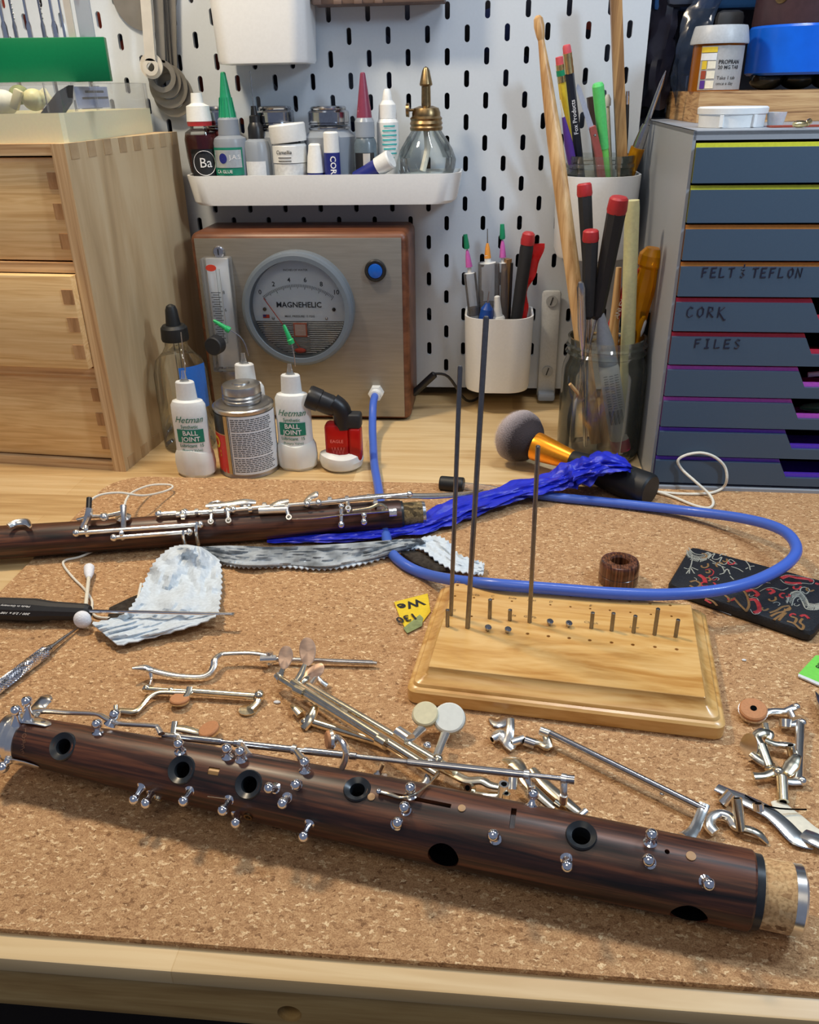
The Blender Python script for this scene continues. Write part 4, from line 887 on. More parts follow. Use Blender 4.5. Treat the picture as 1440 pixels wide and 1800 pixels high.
# torch lighter
TB = (601, 822); g = P(*TB, 0.0); y_ = g.y
t = thing('torch_lighter', 'red and black torch lighter standing in a lump of white putty', 'lighter', (g.x, y_, 0)); s_ = mpp(g)
z1 = Y(601, 796, y_).z; mb = MB(); w = 39 * s_; mb.lathe([(w * 0.72, 0), (w * 0.92, z1 * 0.2), (w, z1 * 0.6), (w * 0.94, z1 * 0.95), (w * 0.7, z1 * 1.12)], 40, sy=0.8)
mb.map(lambda v: (v.x * (1 + 0.04 * math.sin(3 * math.atan2(v.y, v.x))), v.y, v.z * (1 + 0.07 * math.sin(2 * math.atan2(v.y, v.x) + 1)))); obj('putty_base', mb, 'putty', t)
za, zb_ = Y(601, 806, y_).z, Y(601, 742, y_).z; xl, xr = Y(573, 770, y_).x - g.x, Y(636, 770, y_).x - g.x
mb = MB(); mb.box(((xl + xr) / 2 - 0.006, 0, (za + zb_) / 2), (xr - xl - 0.012, 0.016, zb_ - za), bev=0.004, seg=3); obj('fuel_tank', mb, 'redclear', t)
mb = MB(); mb.box((xr - 0.0062, 0, (za + zb_) / 2 - 0.002), (0.0125, 0.015, zb_ - za - 0.004), bev=0.003, seg=3); obj('trigger_side', mb, 'redclear', t)
mb = MB(); mb.text('EAGLE', 0.0045, bold=0.01, mx=upright((-0.002, -0.0083, (za + zb_) / 2 + 0.002)))
for k in range(4):
    mb.tube([(-0.007 + 0.003 * k, -0.0083, (za + zb_) / 2 - 0.004), (-0.0055 + 0.003 * k, -0.0083, (za + zb_) / 2 - 0.010 - 0.001 * (k % 2)), (-0.004 + 0.003 * k, -0.0083, (za + zb_) / 2 - 0.004)], 0.0002, 4, smooth=False)
obj('maker_print', mb, mat('pale_red_ink', rgb(230, 130, 120), 0.5), t, smooth=False)
mb = MB(); q0 = Y(604, 752, y_); q1 = Y(600, 722, y_); q2 = Y(584, 708, y_); q3 = Y(541, 702, y_) ; q3 = Y(543, 700, y_)
loc = V((g.x, y_, 0)); mb.tube([q - loc for q in (q0, q1, q2)], [0.0085, 0.0095, 0.0098], 20, res=6)
obj('neck', mb, 'black', t)
mb = MB(); mb.turn(Y(590, 716, y_) - loc, Y(541, 696, y_) - loc, [(0, 0.0092), (0.2, 0.0102), (0.55, 0.0102), (0.57, 0.0110), (0.92, 0.0112), (1, 0.0102), (1, 0.0078), (0.9, 0.0074)], 28); hd = obj('burner_head', mb, 'black', t)
mb = MB(); c = Y(618, 736, y_) - loc; mb.box((xr - 0.0068, 0, c.z - 0.001), (0.0150, 0.014, 0.015), bev=0.003, seg=3); obj('trigger', mb, 'matblack', t)
# glass dropper bottle
DB = (336, 782); g = P(*DB, 0.0); y_ = g.y
t, p = bottle('dropper_bottle', 'tall clear glass bottle with black rubber dropper against the drawer box', 'bottle', DB, y_, 0.0, [
    ('glass_body', 'glass', [(782, 40), (778, 44), (700, 46), (655, 46), (632, 40), (618, 26), (608, 20), (598, 19)]), ('dropper_collar', 'rubber', [(598, 23), (594, 24), (576, 23), (571, 19)]), ('dropper_bulb', 'rubber', [(572, 13), (562, 12), (545, 10.5), (538, 8), (535, 3)]),
    ('pipette', 'glass', [(760, 2), (700, 5), (600, 5)])])
fn = wrap(46.5 * mpp(g), zof(DB, 665, y_, 0), -math.pi / 2 + 0.85); obj('blue_label', patch(0.030, 0.045, fn, y0=-0.004), 'bluelabel', t)
# ================================================================== RIGHT: slate drawer cabinet
FYc = -0.2583; cx0 = 0.1212; CWd = 0.288; cz1 = 0.2985
t = thing('drawer_cabinet', 'grey office cabinet with ten slate drawers and handwritten drawer names', 'cabinet', (cx0, FYc, 0), (0, 0, R_(-1.2)))
mb = MB(); D_ = 0.36
mb.box((0.0012, D_ / 2, cz1 / 2), (0.0024, D_, cz1)); mb.box((CWd - 0.0012, D_ / 2, cz1 / 2), (0.0024, D_, cz1)); mb.box((CWd / 2, D_ / 2, cz1 - 0.0015), (CWd, D_, 0.003)); mb.box((CWd / 2, D_ / 2, 0.002), (CWd, D_, 0.004)); mb.box((CWd / 2, D_ - 0.002, cz1 / 2), (CWd, 0.004, cz1))
mb.box((CWd / 2, 0.002, cz1 - 0.0035), (CWd - 0.001, 0.004, 0.006)); mb.box((CWd / 2, 0.0, 0.0035), (CWd - 0.001, 0.010, 0.006), bev=0.001)
obj('housing', mb, 'cabgrey', t, smooth=False)
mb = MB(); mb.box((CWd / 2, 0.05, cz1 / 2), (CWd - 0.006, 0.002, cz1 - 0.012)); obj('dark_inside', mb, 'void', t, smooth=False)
tops = [0.2900, 0.2600, 0.2310, 0.2025, 0.1740, 0.1455, 0.1170, 0.0890, 0.0610, 0.0335]
colr = ['d_yellow', 'd_yellow', 'd_orange', 'd_orange', 'd_red', 'd_red', 'd_pink', 'd_pink', 'd_purple', 'd_purple']
GL = {  # hand-drawn capitals: strokes in a 1 x 1 box
 'F': [[(0, 0), (.05, 1)], [(.0, .95), (.8, 1.0)], [(.02, .5), (.6, .55)]], 'E': [[(0, 0), (.05, 1)], [(.05, .97), (.8, 1.0)], [(.02, .5), (.65, .53)], [(0, .02), (.8, .05)]],
 'L': [[(.05, 1), (0, 0), (.75, .08)]], 'T': [[(.0, .93), (.9, 1)], [(.45, .96), (.4, 0)]], '&': [[(.45, 1.35), (.4, 1.05)], [(.1, .85), (.6, .85), (.25, .5), (.6, .25), (.3, 0), (.05, .15)]],
 'O': [[(.5, 1), (.1, .7), (.1, .25), (.45, 0), (.8, .3), (.8, .75), (.5, 1)]], 'N': [[(0, 0), (.05, 1), (.7, .05), (.75, 1)]], 'C': [[(.8, .85), (.45, 1), (.1, .65), (.1, .2), (.45, 0), (.85, .2)]],
 'R': [[(.05, 0), (.1, 1), (.6, .95), (.65, .65), (.15, .5), (.8, 0)]], 'K': [[(.05, 0), (.1, 1)], [(.75, 1), (.12, .5), (.9, -.25), (1.1, -.2)]], 'I': [[(.1, 1), (.6, 1)], [(.35, 1), (.35, 0)], [(.0, 0), (.65, .03)]],
 'S': [[(.75, .9), (.4, 1), (.1, .75), (.4, .52), (.7, .3), (.45, 0), (.05, .08)]], 'P': [[(.0, 0), (.05, 1), (.6, .9), (.55, .55), (.05, .5)]], ' ': []}
def hand(txt, x, z, h, w, y, gap):
    mb = MB()
    for ch in txt:
        for st in GL[ch]: mb.tube([V((x + a * w, y, z + b_ * h)) for a, b_ in st], 0.00062, 5, smooth=False)
        x += (w + gap) if ch != ' ' else w * 0.5
    return mb
for k, (zt, cl) in enumerate(zip(tops, colr)):
    za = (tops[k + 1] if k < 9 else 0.0073) + 0.0020 ; notch = k >= 3
    nd = 0.0135 if notch else 0
    xl, xr = 0.0030, CWd - 0.003; n0 = 0.110 if k != 3 else 0.1135; s1 = n0 + 0.006
    def prof(off=0.0, zz=za):
        a = zt - off
        if not notch: return [(xl, zz), (xr, zz), (xr, a), (xl, a)]
        return [(xl, zz), (xr, zz), (xr, a), (CWd - n0, a), (CWd - s1, a - nd), (s1 + off * .6, a - nd), (n0 + off * .3, a), (xl, a)]
    mx = Matrix.Rotation(math.pi / 2, 4, 'X')
    mb = MB(); mb.prism(prof(), 0.0002, 0.0040, Matrix.Translation((0, 0.0035, 0)) @ mx); mb.box(((xl + xr) / 2, 0.025, za + 0.002), (xr - xl - 0.004, 0.046, 0.002)); dr = obj('drawer', mb, cl, t, smooth=False)
    mb = MB(); mb.prism(prof(0.0030), 0, 0.0040, Matrix.Translation((0, -0.0000, 0)) @ mx); df = obj('drawer_front', mb, 'drawergrey', dr, smooth=False)
    for txt, kk, px, py, hh, ww, gp_ in (('FELT & TEPLON', 3, 1234, 487, 0.0075, 0.0050, 0.0018), ('CORK', 4, 1206, 557, 0.0085, 0.0062, 0.0022), ('FILES', 5, 1221, 611, 0.0075, 0.0056, 0.0024)):
        if kk == k:
            p_ = Y(px, py, FYc - 0.004); mb = hand(txt.replace('P', 'F') if k == 3 else txt, p_.x - cx0, p_.z, hh, ww, -0.0042, gp_); obj('handwriting', mb, 'marker', dr)
    if k == 9 or True: pass
# thing lying in the open drawers: dark stripes of contents at the notches
def cabw(x, y, z): return Matrix.Translation((cx0, FYc, 0)) @ Matrix.Rotation(R_(-1.2), 4, 'Z') @ V((x, y, z))
mb = MB(); mb.tube([cabw(0.125, 0.016, 0.1060), cabw(0.15, 0.014, 0.1085), cabw(0.2, 0.014, 0.107)], 0.0022, 8); single('rolled_sheet', mb, 'paper', 'rolled white sheet seen inside the seventh drawer of the cabinet', 'sheet')
mb = MB(); mb.ball(cabw(0.15, 0.022, 0.0745), 0.006, 14, (4.2, 1.0, 0.85)); single('plastic_bag', mb, mat('green_bag', rgb(60, 110, 70), 0.25, var=0.3, bump=0.6, bscale=90), 'crumpled green plastic bag seen inside the eighth drawer of the cabinet', 'bag')
# wooden board, lid, cup, brass bit on the cabinet
CZ = cz1 + 0.0002
a = Y(1226, 160, -0.205); a2 = Y(1183, 166, -0.165)
t = thing('wooden_board', 'thick layered pine board lying on top of the slate cabinet', 'board', (Y(1227, 190, -0.105).x, -0.105, CZ), (0, 0, R_(1)))
hb = Y(1226, 161, -0.105).z - CZ; br_ = Y(1183, 180, 0.02).x - Y(1227, 190, -0.105).x
mb = MB(); mb.prism([(0, 0), (0.18, -0.002), (0.18, 0.145), (br_ , 0.145), (br_, 0.125)], 0, hb); obj('board_body', mb, 'boardwood', t, smooth=False)
BZ = CZ + hb
c = Y(1285, 218, -0.200); rl = 59 * mpp(c)
t = thing('loose_lid', 'round white plastic lid lying on the cabinet before the wooden board', 'dish', (c.x, -0.200, CZ))  # a loose plastic lid lying flat on the cabinet
hl = Y(1285, 187, -0.200).z - CZ
mb = MB(); mb.lathe([(rl * 0.93, 0), (rl * 0.95, hl * 0.62), (rl, hl * 0.66), (rl * 1.01, hl * 0.93), (rl * 0.96, hl), (rl * 0.2, hl * 0.98)], 48, sy=0.9); obj('lid_body', mb, 'white', t)
for aa in (-118, -62):
    mb = MB(); x, y = rl * math.cos(R_(aa)), rl * 0.9 * math.sin(R_(aa)); mb.box((x * 0.965, y * 0.965, hl * 0.33), (0.0028, 0.003, hl * 0.6), rot=(0, 0, R_(aa + 90))); obj('grip_tab', mb, 'white', t)
c = Y(1363, 219, -0.205); mb = MB(); s_ = mpp(c); mb.turn((c.x, -0.205, CZ), (c.x, -0.205, Y(1363, 197, -0.205).z), [(0, 12.5 * s_), (1, 16.5 * s_), (1, 14.5 * s_), (0.3, 12 * s_)], 24)
single('small_cup', mb, mat('milky_cup', rgb(196, 204, 208), 0.4, sss=0.2), 'tiny milky plastic cup right of the round white lid', 'cup')
a, b_ = Y(1405, 217, -0.246), Y(1432, 206, -0.235); s_ = mpp(a)
t = thing('brass_screw', 'small brass fitting lying on the cabinet at the right edge of the photo', 'fitting', (a.x, a.y, CZ)); mb = MB(); a.z = CZ + 0.0028; b_.z = CZ + 0.0034
mb.turn(a - V((0.004, 0, 0)), a + V((0.006, 0.003, 0.0)), [(0, 0.0016), (0.3, 0.0026), (0.7, 0.0026), (1, 0.0018)], 14); obj('barrel', mb, 'brightbrass', t, True)
mb = MB(); mb.rcyl(a + V((0.006, 0.003, 0.0)), a + V((0.010, 0.006, 0.002)), 0.0022, 12); obj('head', mb, 'brightbrass', t, True)
mb = MB(); mb.box((Y(1412, 213, -0.222).x + 0.005, -0.2195, CZ + 0.0006), (0.06, 0.012, 0.0012), rot=(0, 0, 0.05)); single('paper_scrap', mb, 'redbead', 'rust-red paper scrap lying between the brass fitting and the board', 'paper scrap')
# pill bottle
b = (1255, 150); y_ = -0.070
t, p = bottle('pill_bottle', 'orange pill bottle with grey ridged cap and white label on the wooden board', 'bottle', b, y_, BZ, [
    ('vial', 'pillorange', [(160, 43), (100, 43), (76, 43), (70, 41)]), ('cap', mat('cap_grey', rgb(176, 180, 184), 0.4), [(78, 49), (74, 49.5), (50, 45.5), (46, 44), (45.5, 20)])])
w_ = 43.2 * mpp(Y(1255, 120, y_)); za, zb_ = zof(b, 158, y_, BZ), zof(b, 82, y_, BZ)
fn = wrap(w_, 0, e=0.0004); lb_ = obj('label', patch(w_ * 2.0, zb_ - za, fn, nu=20, y0=(za + zb_) / 2, x0=w_ * 0.12), mat('grey_label', rgb(168, 166, 164), 0.6), t)
fn = wrap(w_, 0, e=0.0008); zz = zb_
def lab(nm, mt, w, h, x, z): obj(nm, patch(w, h, fn, y0=z, x0=x, nv=1), mt, lb_)
lab('yellow_band', 'pencilyellow', 0.014, 0.0042, -0.0125, zb_ - 0.0030); lab('white_field', 'paper', 0.014, 0.0055, -0.0125, zb_ - 0.0085)
for k, (c1, c2) in enumerate((('pencilyellow', 'ivory'), ('redbead', 'ivory'), ('penpurple', 'ivory'))):
    z = zb_ - 0.0150 - 0.0078 * k; lab('colour_square', c1, 0.0045, 0.0066, -0.0155, z); lab('white_square', c2, 0.0070, 0.0062, -0.0090, z)
fn = wrap(w_, 0, e=0.0008); mb = MB()
for s2, sz, z, bo in (('PROPRAN', 0.0044, zb_ - 0.0130, 0.02), ('20 MG TAB', 0.0040, zb_ - 0.0172, 0.01), ('Take 1 tab', 0.0040, zb_ - 0.0255, 0), ('once a day', 0.0036, zb_ - 0.0300, 0)):
    mb.text(s2, sz, bold=bo, align='LEFT', fn=lambda v, z=z: fn(V((v.x - 0.0035, v.y + z, 0))))
obj('label_print', mb, 'ink', lb_, smooth=False)
# brown-topped blue-taped pot at the top right
b = (1398, 150); y_ = -0.045; s_ = mpp(Y(1398, 100, y_)); g = Y(1398, 148, y_)
t = thing('taped_pot', 'brown leather cuff wrapped in blue tape standing on the wooden board', 'pot', (g.x, y_, BZ)); zb1_ = Y(1398, 132, y_).z - BZ; zb2_ = Y(1398, 46, y_).z - BZ
mb = MB(); mb.lathe([(84 * s_, zb1_), (89 * s_, zb1_ + 0.002), (90 * s_, zb2_ - 0.002), (88 * s_, zb2_), (20 * s_, zb2_)], 48); obj('tape_wrap', mb, 'bluetape', t)
mb = MB(); mb.lathe([(86 * s_, zb2_ - 0.001), (88 * s_, zb2_ + 0.002), (84 * s_, zb2_ + 0.06), (20 * s_, zb2_ + 0.06)], 48); lc = obj('leather_cuff', mb, 'leather', t)
aa = R_(-90 - 47); mb = MB(); c = V((86 * s_ * math.cos(aa), 86 * s_ * math.sin(aa), zb2_ + 0.022)); nn = V((math.cos(aa), math.sin(aa), 0)); mb.turn(c - nn * .001, c + nn * 0.0016, [(0, 0.0068), (0.8, 0.0062), (1, 0.0045), (1, 0.0030), (0.2, 0.0028)], 24); obj('eyelet', mb, 'brass', lc)
for k, (dx, rr_) in enumerate(((-0.030, 0.0165), (-0.002, 0.0165), (0.026, 0.0165))):
    mb = MB(); mb.ball((dx, -0.010, 0.0065 * 1.0 + 0.0025), rr_, 20, (0.95, 0.9, 0.56)); obj('black_foot', mb, mat('glossy_black', rgb(20, 24, 22), 0.12), t)
# plastic bags and dark jar behind the cabinet
def bag(pts, y, w, label, mt, name='plastic_bag'):
    mb = MB(); q = [Y(a, b_, y) for a, b_, _ in pts]; n = 14; vs = []; fs = []; rn = random.Random(int(w * 1e5)); ph = [rn.random() * 6 for _ in range(4)]
    K = 18
    for i in range(K):
        tt = i / (K - 1) * (len(q) - 1); k0 = min(int(tt), len(q) - 2); f = tt - k0; c = q[k0].lerp(q[k0 + 1], f); hw = (pts[k0][2] * (1 - f) + pts[k0 + 1][2] * f) * mpp(c)
        for j in range(n):
            a = 2 * math.pi * j / n; wv = 1 + 0.18 * math.sin(3 * a + ph[0] + i * 0.5) + 0.1 * math.sin(5 * a + ph[1] - i * 0.9)
            vs.append(c + V((hw * math.cos(a) * wv, w * math.sin(a) * wv, 0.002 * math.sin(i + j))))
    for i in range(K - 1):
        for j in range(n): fs.append((i * n + j, i * n + (j + 1) % n, (i + 1) * n + (j + 1) % n, (i + 1) * n + j))
    fs += [tuple(reversed(range(n))), tuple((K - 1) * n + j for j in range(n))]
    mb.add(vs, fs); single(name, mb, mt, label, 'bag')
wallbag = glassy('bag_film', (0.75, 0.8, 0.9, 1), 0.12, 0.25, rgb(70, 84, 104), 1.5)
bag([(1150, 190, 22), (1155, 120, 20), (1170, 40, 24), (1180, -20, 22)], -0.03 + 0.055, 0.012, 'dark crumpled bag hanging just right of the pegboard edge', mat('dark_bag', rgb(34, 32, 42), 0.3, var=0.4, bump=0.6, bscale=60))
bag([(1200, 196, 10), (1205, 120, 24), (1225, 50, 26), (1255, -20, 24)], -0.005, 0.010, 'clear shiny plastic bag leaning behind the pill bottle', wallbag)
mb = MB(); mb.box((Y(1178, 30, 0.0).x + 0.012, 0.012, 0.425), (0.030, 0.014, 0.055), bev=0.006); single('glue_stick_cap', mb, mat('blue_grey_bottle', rgb(60, 68, 84), 0.3), 'blue grey rounded container behind the bags at the top edge', 'container')
mb = MB(); mb.box((Y(1285, 35, -0.02).x, -0.015, Y(1285, 45, -0.02).z), (0.027, 0.012, 0.026), bev=0.006); mb.box((Y(1285, 35, -0.02).x, -0.015, (Y(1285, 60, -0.02).z + BZ) / 2), (0.020, 0.010, Y(1285, 60, -0.02).z - BZ)); single('black_cap', mb, 'matblack', 'black rounded cap standing behind the pill bottle', 'cap')
c = Y(1192, 150, -0.06); mb = MB(); mb.lathe([(0.0145, 0), (0.0150, 0.004), (0.0155, Y(1192, 131, -0.06).z - CZ), (0.0140, Y(1192, 131, -0.06).z - CZ), (0.0135, 0.005)], 32, Matrix.Translation((Y(1190, 150, 0.065).x, 0.065, CZ))); single('glass_tumbler', mb, 'glass', 'small clear tumbler on the cabinet left of the pill bottle', 'tumbler')
mb = MB(); mb.box((Y(1330, -10, 0.03).x, 0.03, 0.44), (0.20, 0.02, 0.09), bev=0.004); single('blue_box', mb, mat('deep_blue_box', rgb(24, 70, 120), 0.5), 'deep blue box far behind the taped pot at the top edge', 'box')

# ================================================================== UPPER GLASS WITH PENS (inside the larger white cup)
ucx = (ua.x + ub.x) / 2 + 0.001; UZ = Y(1060, 460, -0.085).z + 0.003
zr = Y(1060, 272, -0.045).z
t = thing('glass_tumbler', 'clear glass jar of pencils and pens set inside the larger white cup', 'jar', (ucx, -0.044, UZ))
mb = MB(); R1 = 0.0345; Hh = zr - UZ; mb.lathe([(R1 * .9, 0), (R1 * .96, 0.004), (R1 * 0.96, Hh - 0.012), (R1 * 1.0, Hh - 0.011), (R1 * 1.0, Hh - 0.008), (R1 * .97, Hh - 0.007), (R1, Hh - 0.002), (R1, Hh), (R1 * .96, Hh), (R1 * .93, Hh - 0.006), (R1 * .92, 0.006)], 48); obj('glass_wall', mb, 'jarglass', t)
def stick(name, label, cat, top, bot, yt, yb, parts, group=None, n=20):
    """parts: (name, material, [(t, half width px)]) from the bottom (t 0) to the top (t 1)"""
    a = Y(bot[0], bot[1], yb); b_ = Y(top[0], top[1], yt); t = thing(name, label, cat, a, group=group); s_ = mpp(b_)
    for nm, mt, pr, *pl in parts:
        mb = MB(); mb.turn(a, b_, [(q, r * s_) for q, r in pr], pl[0] if pl else n); obj(nm, mb, mt, t, True)
    return t, a, b_
zb_u = 430
stick('pencil', 'yellow pencil with worn green ferrule in the upper glass', 'pencil', (983, 100), (1018, 400), -0.046, -0.026, [('wood_body', 'pencilyellow', [(0, 7.5), (0.87, 7.5)], 6), ('ferrule', 'brightbrass', [(0.865, 7.8), (0.96, 7.8)]), ('green_band', 'nozzle_green', [(0.90, 8.1), (0.93, 8.1)]), ('eraser', 'eraser', [(0.96, 7), (1.0, 6.5)])], 'pencils in the upper glass')
t, a, b_ = stick('pencil', 'black printed pencil with pink eraser and gold ferrule in the upper glass', 'pencil', (996, 79), (1030, 390), -0.066, -0.040, [('wood_body', 'penblack', [(0, 8), (0.86, 8)], 6), ('ferrule', 'brightbrass', [(0.855, 8.2), (0.88, 8.6), (0.90, 8.0), (0.92, 8.6), (0.94, 8.0), (0.96, 8.2)]), ('eraser', 'eraser', [(0.96, 7.6), (0.99, 7.2), (1.0, 6)])], 'pencils in the upper glass')
d = (b_ - a).normalized(); up_ = d; rt = V((d.z, 0, -d.x)).normalized(); nr = rt.cross(up_) ; nr = -nr if nr.y > 0 else nr
c = Y(1011, 205, -0.058) ; c = a + d * (c - a).dot(d) + nr * (8.6 * mpp(b_))
mb = MB(); mb.text('Fox Products', 0.0058, bold=0.01, mx=Matrix(((up_.x, -rt.x, nr.x, c.x), (up_.y, -rt.y, nr.y, c.y), (up_.z, -rt.z, nr.z, c.z), (0, 0, 0, 1)))); obj('pencil_print', mb, 'whiteink', t, True, smooth=False)
stick('pen', 'purple pen with grey tip leaning at the left side of the upper glass', 'pen', (985, 176), (1020, 360), -0.068, -0.045, [('barrel', 'penpurple', [(0, 8), (0.6, 8), (0.8, 4), (0.85, 3)]), ('tip', 'ivory', [(0.84, 2.6), (1, 1)])])
t = thing('craft_knife', 'flat palette knife with reddish brown handle in the upper glass', 'knife', Y(1055, 330, -0.055))
pa = [Y(x, y, -0.062) for x, y in ((1035, 228), (1013, 155), (1016, 147), (1022, 155), (1044, 222))]
mb = MB(); vs = pa + [p + V((0, 0.0012, 0)) for p in pa]; mb.add(vs, [(0, 1, 2, 3, 4), (9, 8, 7, 6, 5)] + [(i, (i + 1) % 5, 5 + (i + 1) % 5, 5 + i) for i in range(5)]); obj('blade', mb, mat('blade_steel', (0.5, 0.55, 0.66, 1), 0.4, 0.6), t, True, smooth=False)
mb = MB(); mb.tube([Y(1041, 222, -0.062), Y(1052, 270, -0.058), Y(1060, 330, -0.052)], [0.0048, 0.0052, 0.0055], 4, flat=0.7, smooth=False); obj('handle', mb, 'knifehandle', t, True, smooth=False)
mb = MB(); mb.ball(Y(1046, 238, -0.067), 0.0014, 8); obj('rivet', mb, 'steel', t, True)
stick('marker_pen', 'bright green marker standing in the upper glass', 'marker', (1051, 146), (1072, 380), -0.06, -0.04, [('barrel', mat('green_barrel', rgb(120, 210, 96), 0.35), [(0, 8), (0.53, 8.5)]), ('cap', 'markergreen', [(0.53, 9.5), (0.98, 10.5), (1.0, 8)])])
stick('pen', 'dark brown flat stick behind the green marker in the upper glass', 'stick', (1040, 170), (1062, 380), -0.035, -0.03, [('barrel', mat('dark_stick', rgb(56, 40, 34), 0.5), [(0, 9), (1, 9)], 6)])
stick('pen', 'slim black pen with silver band right of the wooden dowel', 'pen', (1103, 160), (1092, 380), -0.035, -0.03, [('barrel', 'black', [(0, 5), (0.75, 5.5), (0.9, 4.5)]), ('band', 'chrome', [(0.9, 4.6), (1.0, 3.6)])])
t, a, b_ = stick('screwdriver', 'screwdriver with bare steel blade pointing up from the upper glass', 'screwdriver', (1171, 124), (1096, 330), -0.062, -0.045, [('handle', 'amber', [(0.0, 12), (0.36, 13)]), ('ferrule', 'steel', [(0.34, 10), (0.4, 10.5), (0.52, 8.5), (0.56, 7)]), ('blade', 'steel', [(0.55, 4.5), (0.9, 3.6), (1.0, 0.8)])])
mb = MB(); mb.tube([Y(1082, -30, -0.050), Y(1088, 150, -0.048), Y(1098, 400, -0.040)], 0.0072, 4, smooth=False); single('wooden_dowel', mb, 'dowelwood', 'square brown wooden stick rising out of the upper glass past the top edge', 'stick', smooth=False)
stick('pen', 'white cotton-tipped stick behind the green marker', 'stick', (1068, 166), (1078, 380), -0.032, -0.028, [('barrel', 'ivory', [(0, 3), (0.92, 3)]), ('tip', 'bottlewhite', [(0.91, 5), (0.96, 6), (1.0, 3)])])

# ================================================================== SMALL CUP contents
def PYc(x, y): return Y(x, y, -0.045)
def syringe(label, tip, hub_c, hub_m, barrel_top, barrel_bot, hw, y, cap, plunger=True):
    a = Y(barrel_bot[0], barrel_bot[1], y); b_ = Y(barrel_top[0], barrel_top[1], y); s_ = mpp(b_); t = thing('syringe', label, 'syringe', a, group='syringes in the small cup')
    mb = MB(); mb.cyl(a, b_, hw * s_, n=20); obj('barrel', mb, 'clear', t, True)
    h = Y(hub_c[0], hub_c[1], y); mb = MB(); mb.turn(b_, h, [(0, hw * 0.8 * s_), (0.05, hw * 0.3 * s_), (1, hw * 0.3 * s_)], 12); obj('nose', mb, 'bottlewhite', t, True)
    tp = Y(tip[0], tip[1], y); mb = MB(); mb.turn(b_.lerp(h, 0.6), h.lerp(tp, 0.45), [(0, 6 * s_), (0.7, 4.0 * s_), (1, 2 * s_)], 12); obj('hub', mb, hub_m, t, True)
    mb = MB(); mb.turn(h.lerp(tp, 0.3), tp, [(0, 1.2 * s_), (1, 0.8 * s_)], 8); obj('needle', mb, 'steel', t, True)
    if cap: mb = MB(); mb.turn(h.lerp(tp, 0.5), tp, [(0, 4.2 * s_), (0.15, 5 * s_), (1, 3.6 * s_)], 12); obj('needle_cap', mb, cap, t, True)
    if plunger: mb = MB(); mb.cyl(a.lerp(b_, 0.34), a.lerp(b_, 0.46), hw * 0.96 * s_, n=20); obj('plunger', mb, 'ink', t, True)
    return t
syringe('syringe with pink hub and green cap leaning at the left rim of the small cup', (818, 412), (824, 462), 'pinkhub', (826, 480), (838, 590), 11, -0.045, 'nozzle_green')
syringe('wide clear syringe with orange hub in the small cup', (857, 402), (857, 448), 'orangehub', (858, 462), (858, 590), 18, -0.040, None)
syringe('syringe with pink hub and tall green cap behind the wide one', (883, 394), (884, 446), 'pinkhub', (884, 462), (884, 590), 9, -0.030, 'nozzle_green', False)
t, a, b_ = stick('screwdriver', 'black screwdriver with red end leaning in the small cup', 'screwdriver', (930, 408), (902, 600), -0.050, -0.040, [('grip', 'matblack', [(0, 10), (0.35, 11), (0.86, 12), (0.9, 11)]), ('end_cap', 'red', [(0.895, 12), (0.93, 12.5), (0.985, 11), (1.0, 8)])], 'black handled screwdrivers with red ends')
mb = MB(); K = 26
q0, q1 = Y(908, 600, -0.036), Y(937, 428, -0.040); vs = []; fs = []
for i in range(K):
    f = i / (K - 1); c = q0.lerp(q1, f) + V((0.0030 * math.sin(f * 9), 0, 0)); w = 0.0055 + 0.0045 * f ** 2 + 0.0014 * math.sin(f * 21)
    for j in range(8):
        a = 2 * math.pi * j / 8; vs.append(c + V((w * math.cos(a), 0.0030 * math.sin(a) * (1.2 - f) + 0.0012 * math.sin(3 * a + i), 0)))
for i in range(K - 1):
    for j in range(8): fs.append((i * 8 + j, i * 8 + (j + 1) % 8, (i + 1) * 8 + (j + 1) % 8, (i + 1) * 8 + j))
fs += [tuple(reversed(range(8))), tuple((K - 1) * 8 + j for j in range(8))]
mb.add(vs, fs); single('foil_sachet', mb, 'redfoil', 'crumpled shiny red sachet at the right side of the small cup', 'sachet')
t, a, b_ = stick('dropper_bottle', 'small blue bottle with needle tip at the front of the small cup', 'bottle', (860, 512), (851, 590), -0.058, -0.052, [('bottle_body', 'bluecap', [(0, 13), (0.4, 13), (0.62, 11), (0.7, 6), (0.74, 4)]), ('needle', 'steel', [(0.73, 1.6), (1.0, 0.8)])])
stick('dropper_bottle', 'small white pointed bottle beside the blue one in the small cup', 'bottle', (874, 520), (876, 590), -0.052, -0.050, [('bottle_body', 'bottlewhite', [(0, 13), (0.45, 13), (0.5, 11)]), ('cap', 'bottlewhite', [(0.5, 9), (0.75, 6.5), (0.98, 5), (1, 3)])])
stick('wooden_stick', 'brown flat wooden stick between the syringes and screwdriver in the small cup', 'stick', (891, 455), (886, 590), -0.028, -0.026, [('stick_body', 'dowelwood', [(0, 9), (1, 9)], 4)])
stick('wire_file', 'thin black curved rod beside the brown stick in the small cup', 'rod', (900, 462), (894, 590), -0.033, -0.030, [('rod_body', 'black', [(0, 2.4), (1, 2.4)])])

